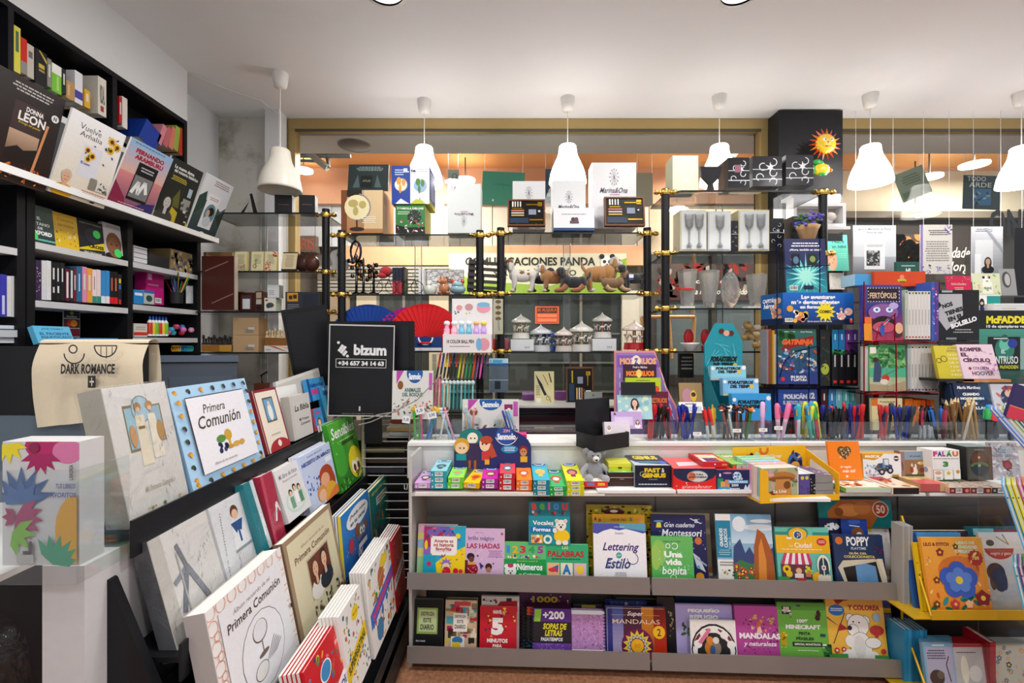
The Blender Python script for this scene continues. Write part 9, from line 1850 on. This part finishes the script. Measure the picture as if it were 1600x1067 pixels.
pl((1000,612,1045,652),2.26,.02,'6a1f3a','maroon comic at the front of the lilac display',[('T','MOZTRUOS',.6,.66,.7,.2,'e0722a',0,.06),('N',.4,.4,.9,.46,1,'e8d8e0'),('Q',3,10,['e8a02a','e0602a'],.3,.0,.9,.3,.1,'o')],tilt=4)
bx=thing('gift_card_box','open black box of communion cards standing on its corner by the red pens','box',Matrix.Translation(at(pY(1.96),983,698))@Matrix.Rotation(math.radians(38),4,'Z'))
for a in((-.19,0,.0,.0,.004,.065),(-.19,.12,0,.0,.124,.065),(-.19,.004,0,-.186,.12,.065),(-.004,.004,0,0,.12,.065),(-.186,.004,0,-.004,.12,.004)):
 B().box(*a,'19191b').obj('box_wall','card',bx)
lid=B().box(-.19,.124,.06,0,.13,.2,'17171a').obj('lid','card',bx)
bx.matrix_world=bx.matrix_world@Matrix.Rotation(math.radians(-8),4,'Z')
pl((971,597,1025,617),2.03,.004,'1a1a1c','black lining flap of the communion card box',(),tilt=10,cat='card',name='card')
GIRL=lambda x,y,s:[('W',x,y,s,'f0c8b0','3a2424','f4f2f0',True)]
pl((966,617,1020,655),2.02,.004,'a8d4d8','aqua communion card with a praying dark haired girl',[('Q',3,14,['c8e4dc','8ac4d0','e0ecd0'],.05,.1,.95,.9,.07,'o')]+GIRL(.5,.2,.4),tilt=12,cat='card',name='card')
pl((956,643,1004,670),1.99,.004,'c0a4d4','lilac communion card in the black box',[('R',.1,.2,.7,.7,'d8c4e4'),('O',.12,.86,.04,'6a3a6a')]+GIRL(.85,.1,.2),tilt=14,cat='card',name='card')
pl((945,659,985,680),1.97,.04,'e4d8e0','stack of pale pink communion cards at the front of the black box',GIRL(.18,.3,.18),tilt=14,cat='card',name='card',pages='e8e4e8')
m,W,H=facing(pY(2.36),(1101,505,1160,660))
t=thing('display_stand','teal cardboard novel display with a spiral pattern and angled top','display',m)
B().prism([(0,0),(0,.78*H),(.28*W,H),(.74*W,H),(W,.82*H),(W,0)],0,.01,'1f93a4').obj('back_panel','card',t)
FT=lambda cy,h:[('T','FORASTEROS',.5,cy,.7,h,'1a1a1c',.25,.07),('T','DEL TIEMPO',.52,cy-h*1.15,.62,h,'1a1a1c',.25,.07),('O',.8,cy-h*1.15,.06,'d8b84a')]
B().art([('L',[(.5+r*math.cos(a+r*3)*.9,.58+r*.5*math.sin(a+r*3)),(.5+(r+.1)*math.cos(a+.9+r*3)*.9,.58+(r+.1)*.5*math.sin(a+.9+r*3))],.004,'5ac0cc')for r in(.12,.22,.32,.4)for a in(0,1.05,2.1,3.14,4.2,5.2)]+FT(.64,.055)+[('O',.44,.92,.07,'5a2a24'),('O',.7,.9,.07,'5a2a24'),('E',.57,.9,.08,.03,'e0a890')],W,H).obj('panel_print','print',t)
a,b_,c=at(pY(2.2),1137,665),at(pY(2.35),1102,665),at(pY(2.35),1101,570)
im=m.inverted()
B().add([im@a,im@b_,im@c,im@(a+V((0,.004,0)))],[(0,1,2),(0,2,3)],'177a8a').obj('side_panel','card',t)
for i,px in enumerate(((1111,571,1166,594),(1130,591,1186,618),(1145,615,1206,662))):
 pl(px,2.3-.05*i,.035,('8ac8dc','7ab8e0','3a9ad8')[i],('rear pale blue','middle light blue','front bright blue')[i]+' copy of the time travel novel in the teal display',FT(.8-.04*i,.2 if i<2 else.13)+[('O',.06,.8,.05,'f0f0f0'),('O',.94,.85,.06,'f0f0f0'),('R',0,0,1,.1,('c8a87a','e0c08a','8a3a2a')[i])],tilt=4,group='novels in the teal display')
sc_((1063,628,1100,645),.004,'e8e6e2','white announcement card in front of the brown frames',[('T','AHORA',.5,.82,.5,.16,'2a2a34',0,.04),('N',.08,.1,.95,.6,3,'5a8ab0')],2.22,cat='card',name='card',tilt=25)
sc_((1062,598,1098,632),.02,['6a4a2a','6a4a2a','a88a60','6a4a2a','6a4a2a','6a4a2a'],'brown picture box with a plush keyring behind the white card',[('E',.35,.4,.22,.34,'c890a0'),('E',.62,.4,.14,.26,'f0c03a'),('O',.62,.46,.1,'3a3a3a')],2.35,tilt=8)
sc_((1062,552,1084,590),.03,['1c1a18']*6,'dark chalkboard sign under the lowest crystal shelf',[('N',.1,.3,.9,.9,4,'8a8880')],2.6,cat='sign',name='chalk_sign')
p=at(pY(2.6),1078,549)
tag(B().lathe([(.02,0),(.05,.04),(.054,.05),(.048,.045),(.001,.01)],16,'e8e6e2',p,True).obj('ceramic_bowl','ceramic'),'white fluted ceramic bowl on the lowest crystal shelf','bowl')
for x,r,lab in((1076,.03,'round red engraved award behind the white bowl'),(1102,.028,'red rose under a small glass dome')):
 p=at(pY(2.68),x,548)
 o=tag(B().ball((p.x,p.y,p.z+.08),(r,.012,.05),'b02028',14,9).box(p.x-.02,p.y-.01,p.z,p.x+.02,p.y+.01,p.z+.03,'8a1a1e').obj('award','gloss'),lab,'award')
p=at(pY(2.62),1172,549)
b=B()
rd=random.Random(3)
for k in range(16):
 b.ball((p.x+rd.uniform(-.05,.07),p.y+rd.uniform(-.02,.03),p.z+rd.uniform(.03,.16)),(.024,.014,.018),rd.choice(['d8c090','c8a870','e8dcc4','b8985a']),7,5)
tag(b.obj('dried_flower_bouquet','matte'),'bouquet of dried cream and gold flowers beside the teal display','flowers')
tag(B().tube([(-1.93,2.69,2.895),(-1.8,2.85,2.885),(-1.66,3.0,2.89),(-1.60,3.12,2.86)],.004,5,'d8d8d4').obj('ceiling_cable','plastic'),'thin white cable sagging along the ceiling to the unlit lamp','cable')
sc_((771,467,786,522),.006,'b8b49c','pale hanging board of bronze charms beside the pastel pen carton',[('L',[(.5,.98),(.5,.3)],.002,'5a4a34')]+[('E',.5,.92-.16*k,.3,.05,'6a5434')for k in range(4)]+[('L',[(.5,.42),(.6,.1)],.008,'8a8c90')],2.6,cat='ornament',name='charm_board')
m,W,H=facing(pY(2.82),(513,384,545,442))
o=tag(B().prism([(W*(.5+(.4+.1*math.cos(5*a))*math.cos(a)),H*(.5+(.46+.04*math.cos(5*a))*math.sin(a)))for a in(2*PI*k/40 for k in range(40))],0,.01,'d4d2cc').obj('wavy_plaque','ceramic',mw=m),'white wavy edged plaque between the corner stand and the globe stand','plaque')
B().ball((W*.5,-.004,H*.75),(.008,.003,.012),'6a5a3a',8,5).obj('charm','metal',o)
for i,(x,c,nm)in enumerate(((770,'b83a34','red'),(780,'2a2224','black'),(790,'9a4a58','rose'))):
 p=at(pY(2.7),x,548)
 tag(B().lathe([(.02,0),(.022,.004),(.022,.066),(.018,.072),(.001,.073)],14,c,p,True).obj('candle','matte'),nm+' candle in the small row beside the pastel pen carton','candle')
 # ---------------------------------------------------------------- things alike in a row: say which one, counted from the bookcase side
bpy.context.view_layer.update()
ORD='first second third fourth fifth sixth seventh eighth ninth tenth eleventh twelfth thirteenth fourteenth'.split()
alike={}
for o in sc.objects:
 if o.parent is None and 'label' in o:
  alike.setdefault(o['label'],[]).append(o)
def across(o):
 pts=[o.matrix_world@V(c)for c in o.bound_box]if o.type=='MESH' else[o.matrix_world.translation]
 c=sum(pts,V())/len(pts)
 return c.x/max(c.y,.1)
for lab,os_ in alike.items():
 if 1<len(os_)<=len(ORD)and len(lab.split())<=13:
  for k,o in enumerate(sorted(os_,key=across)):
   o['label']=lab+', '+ORD[k]+(' from the bookcase side' if len(lab.split())<=11 else ' of them')
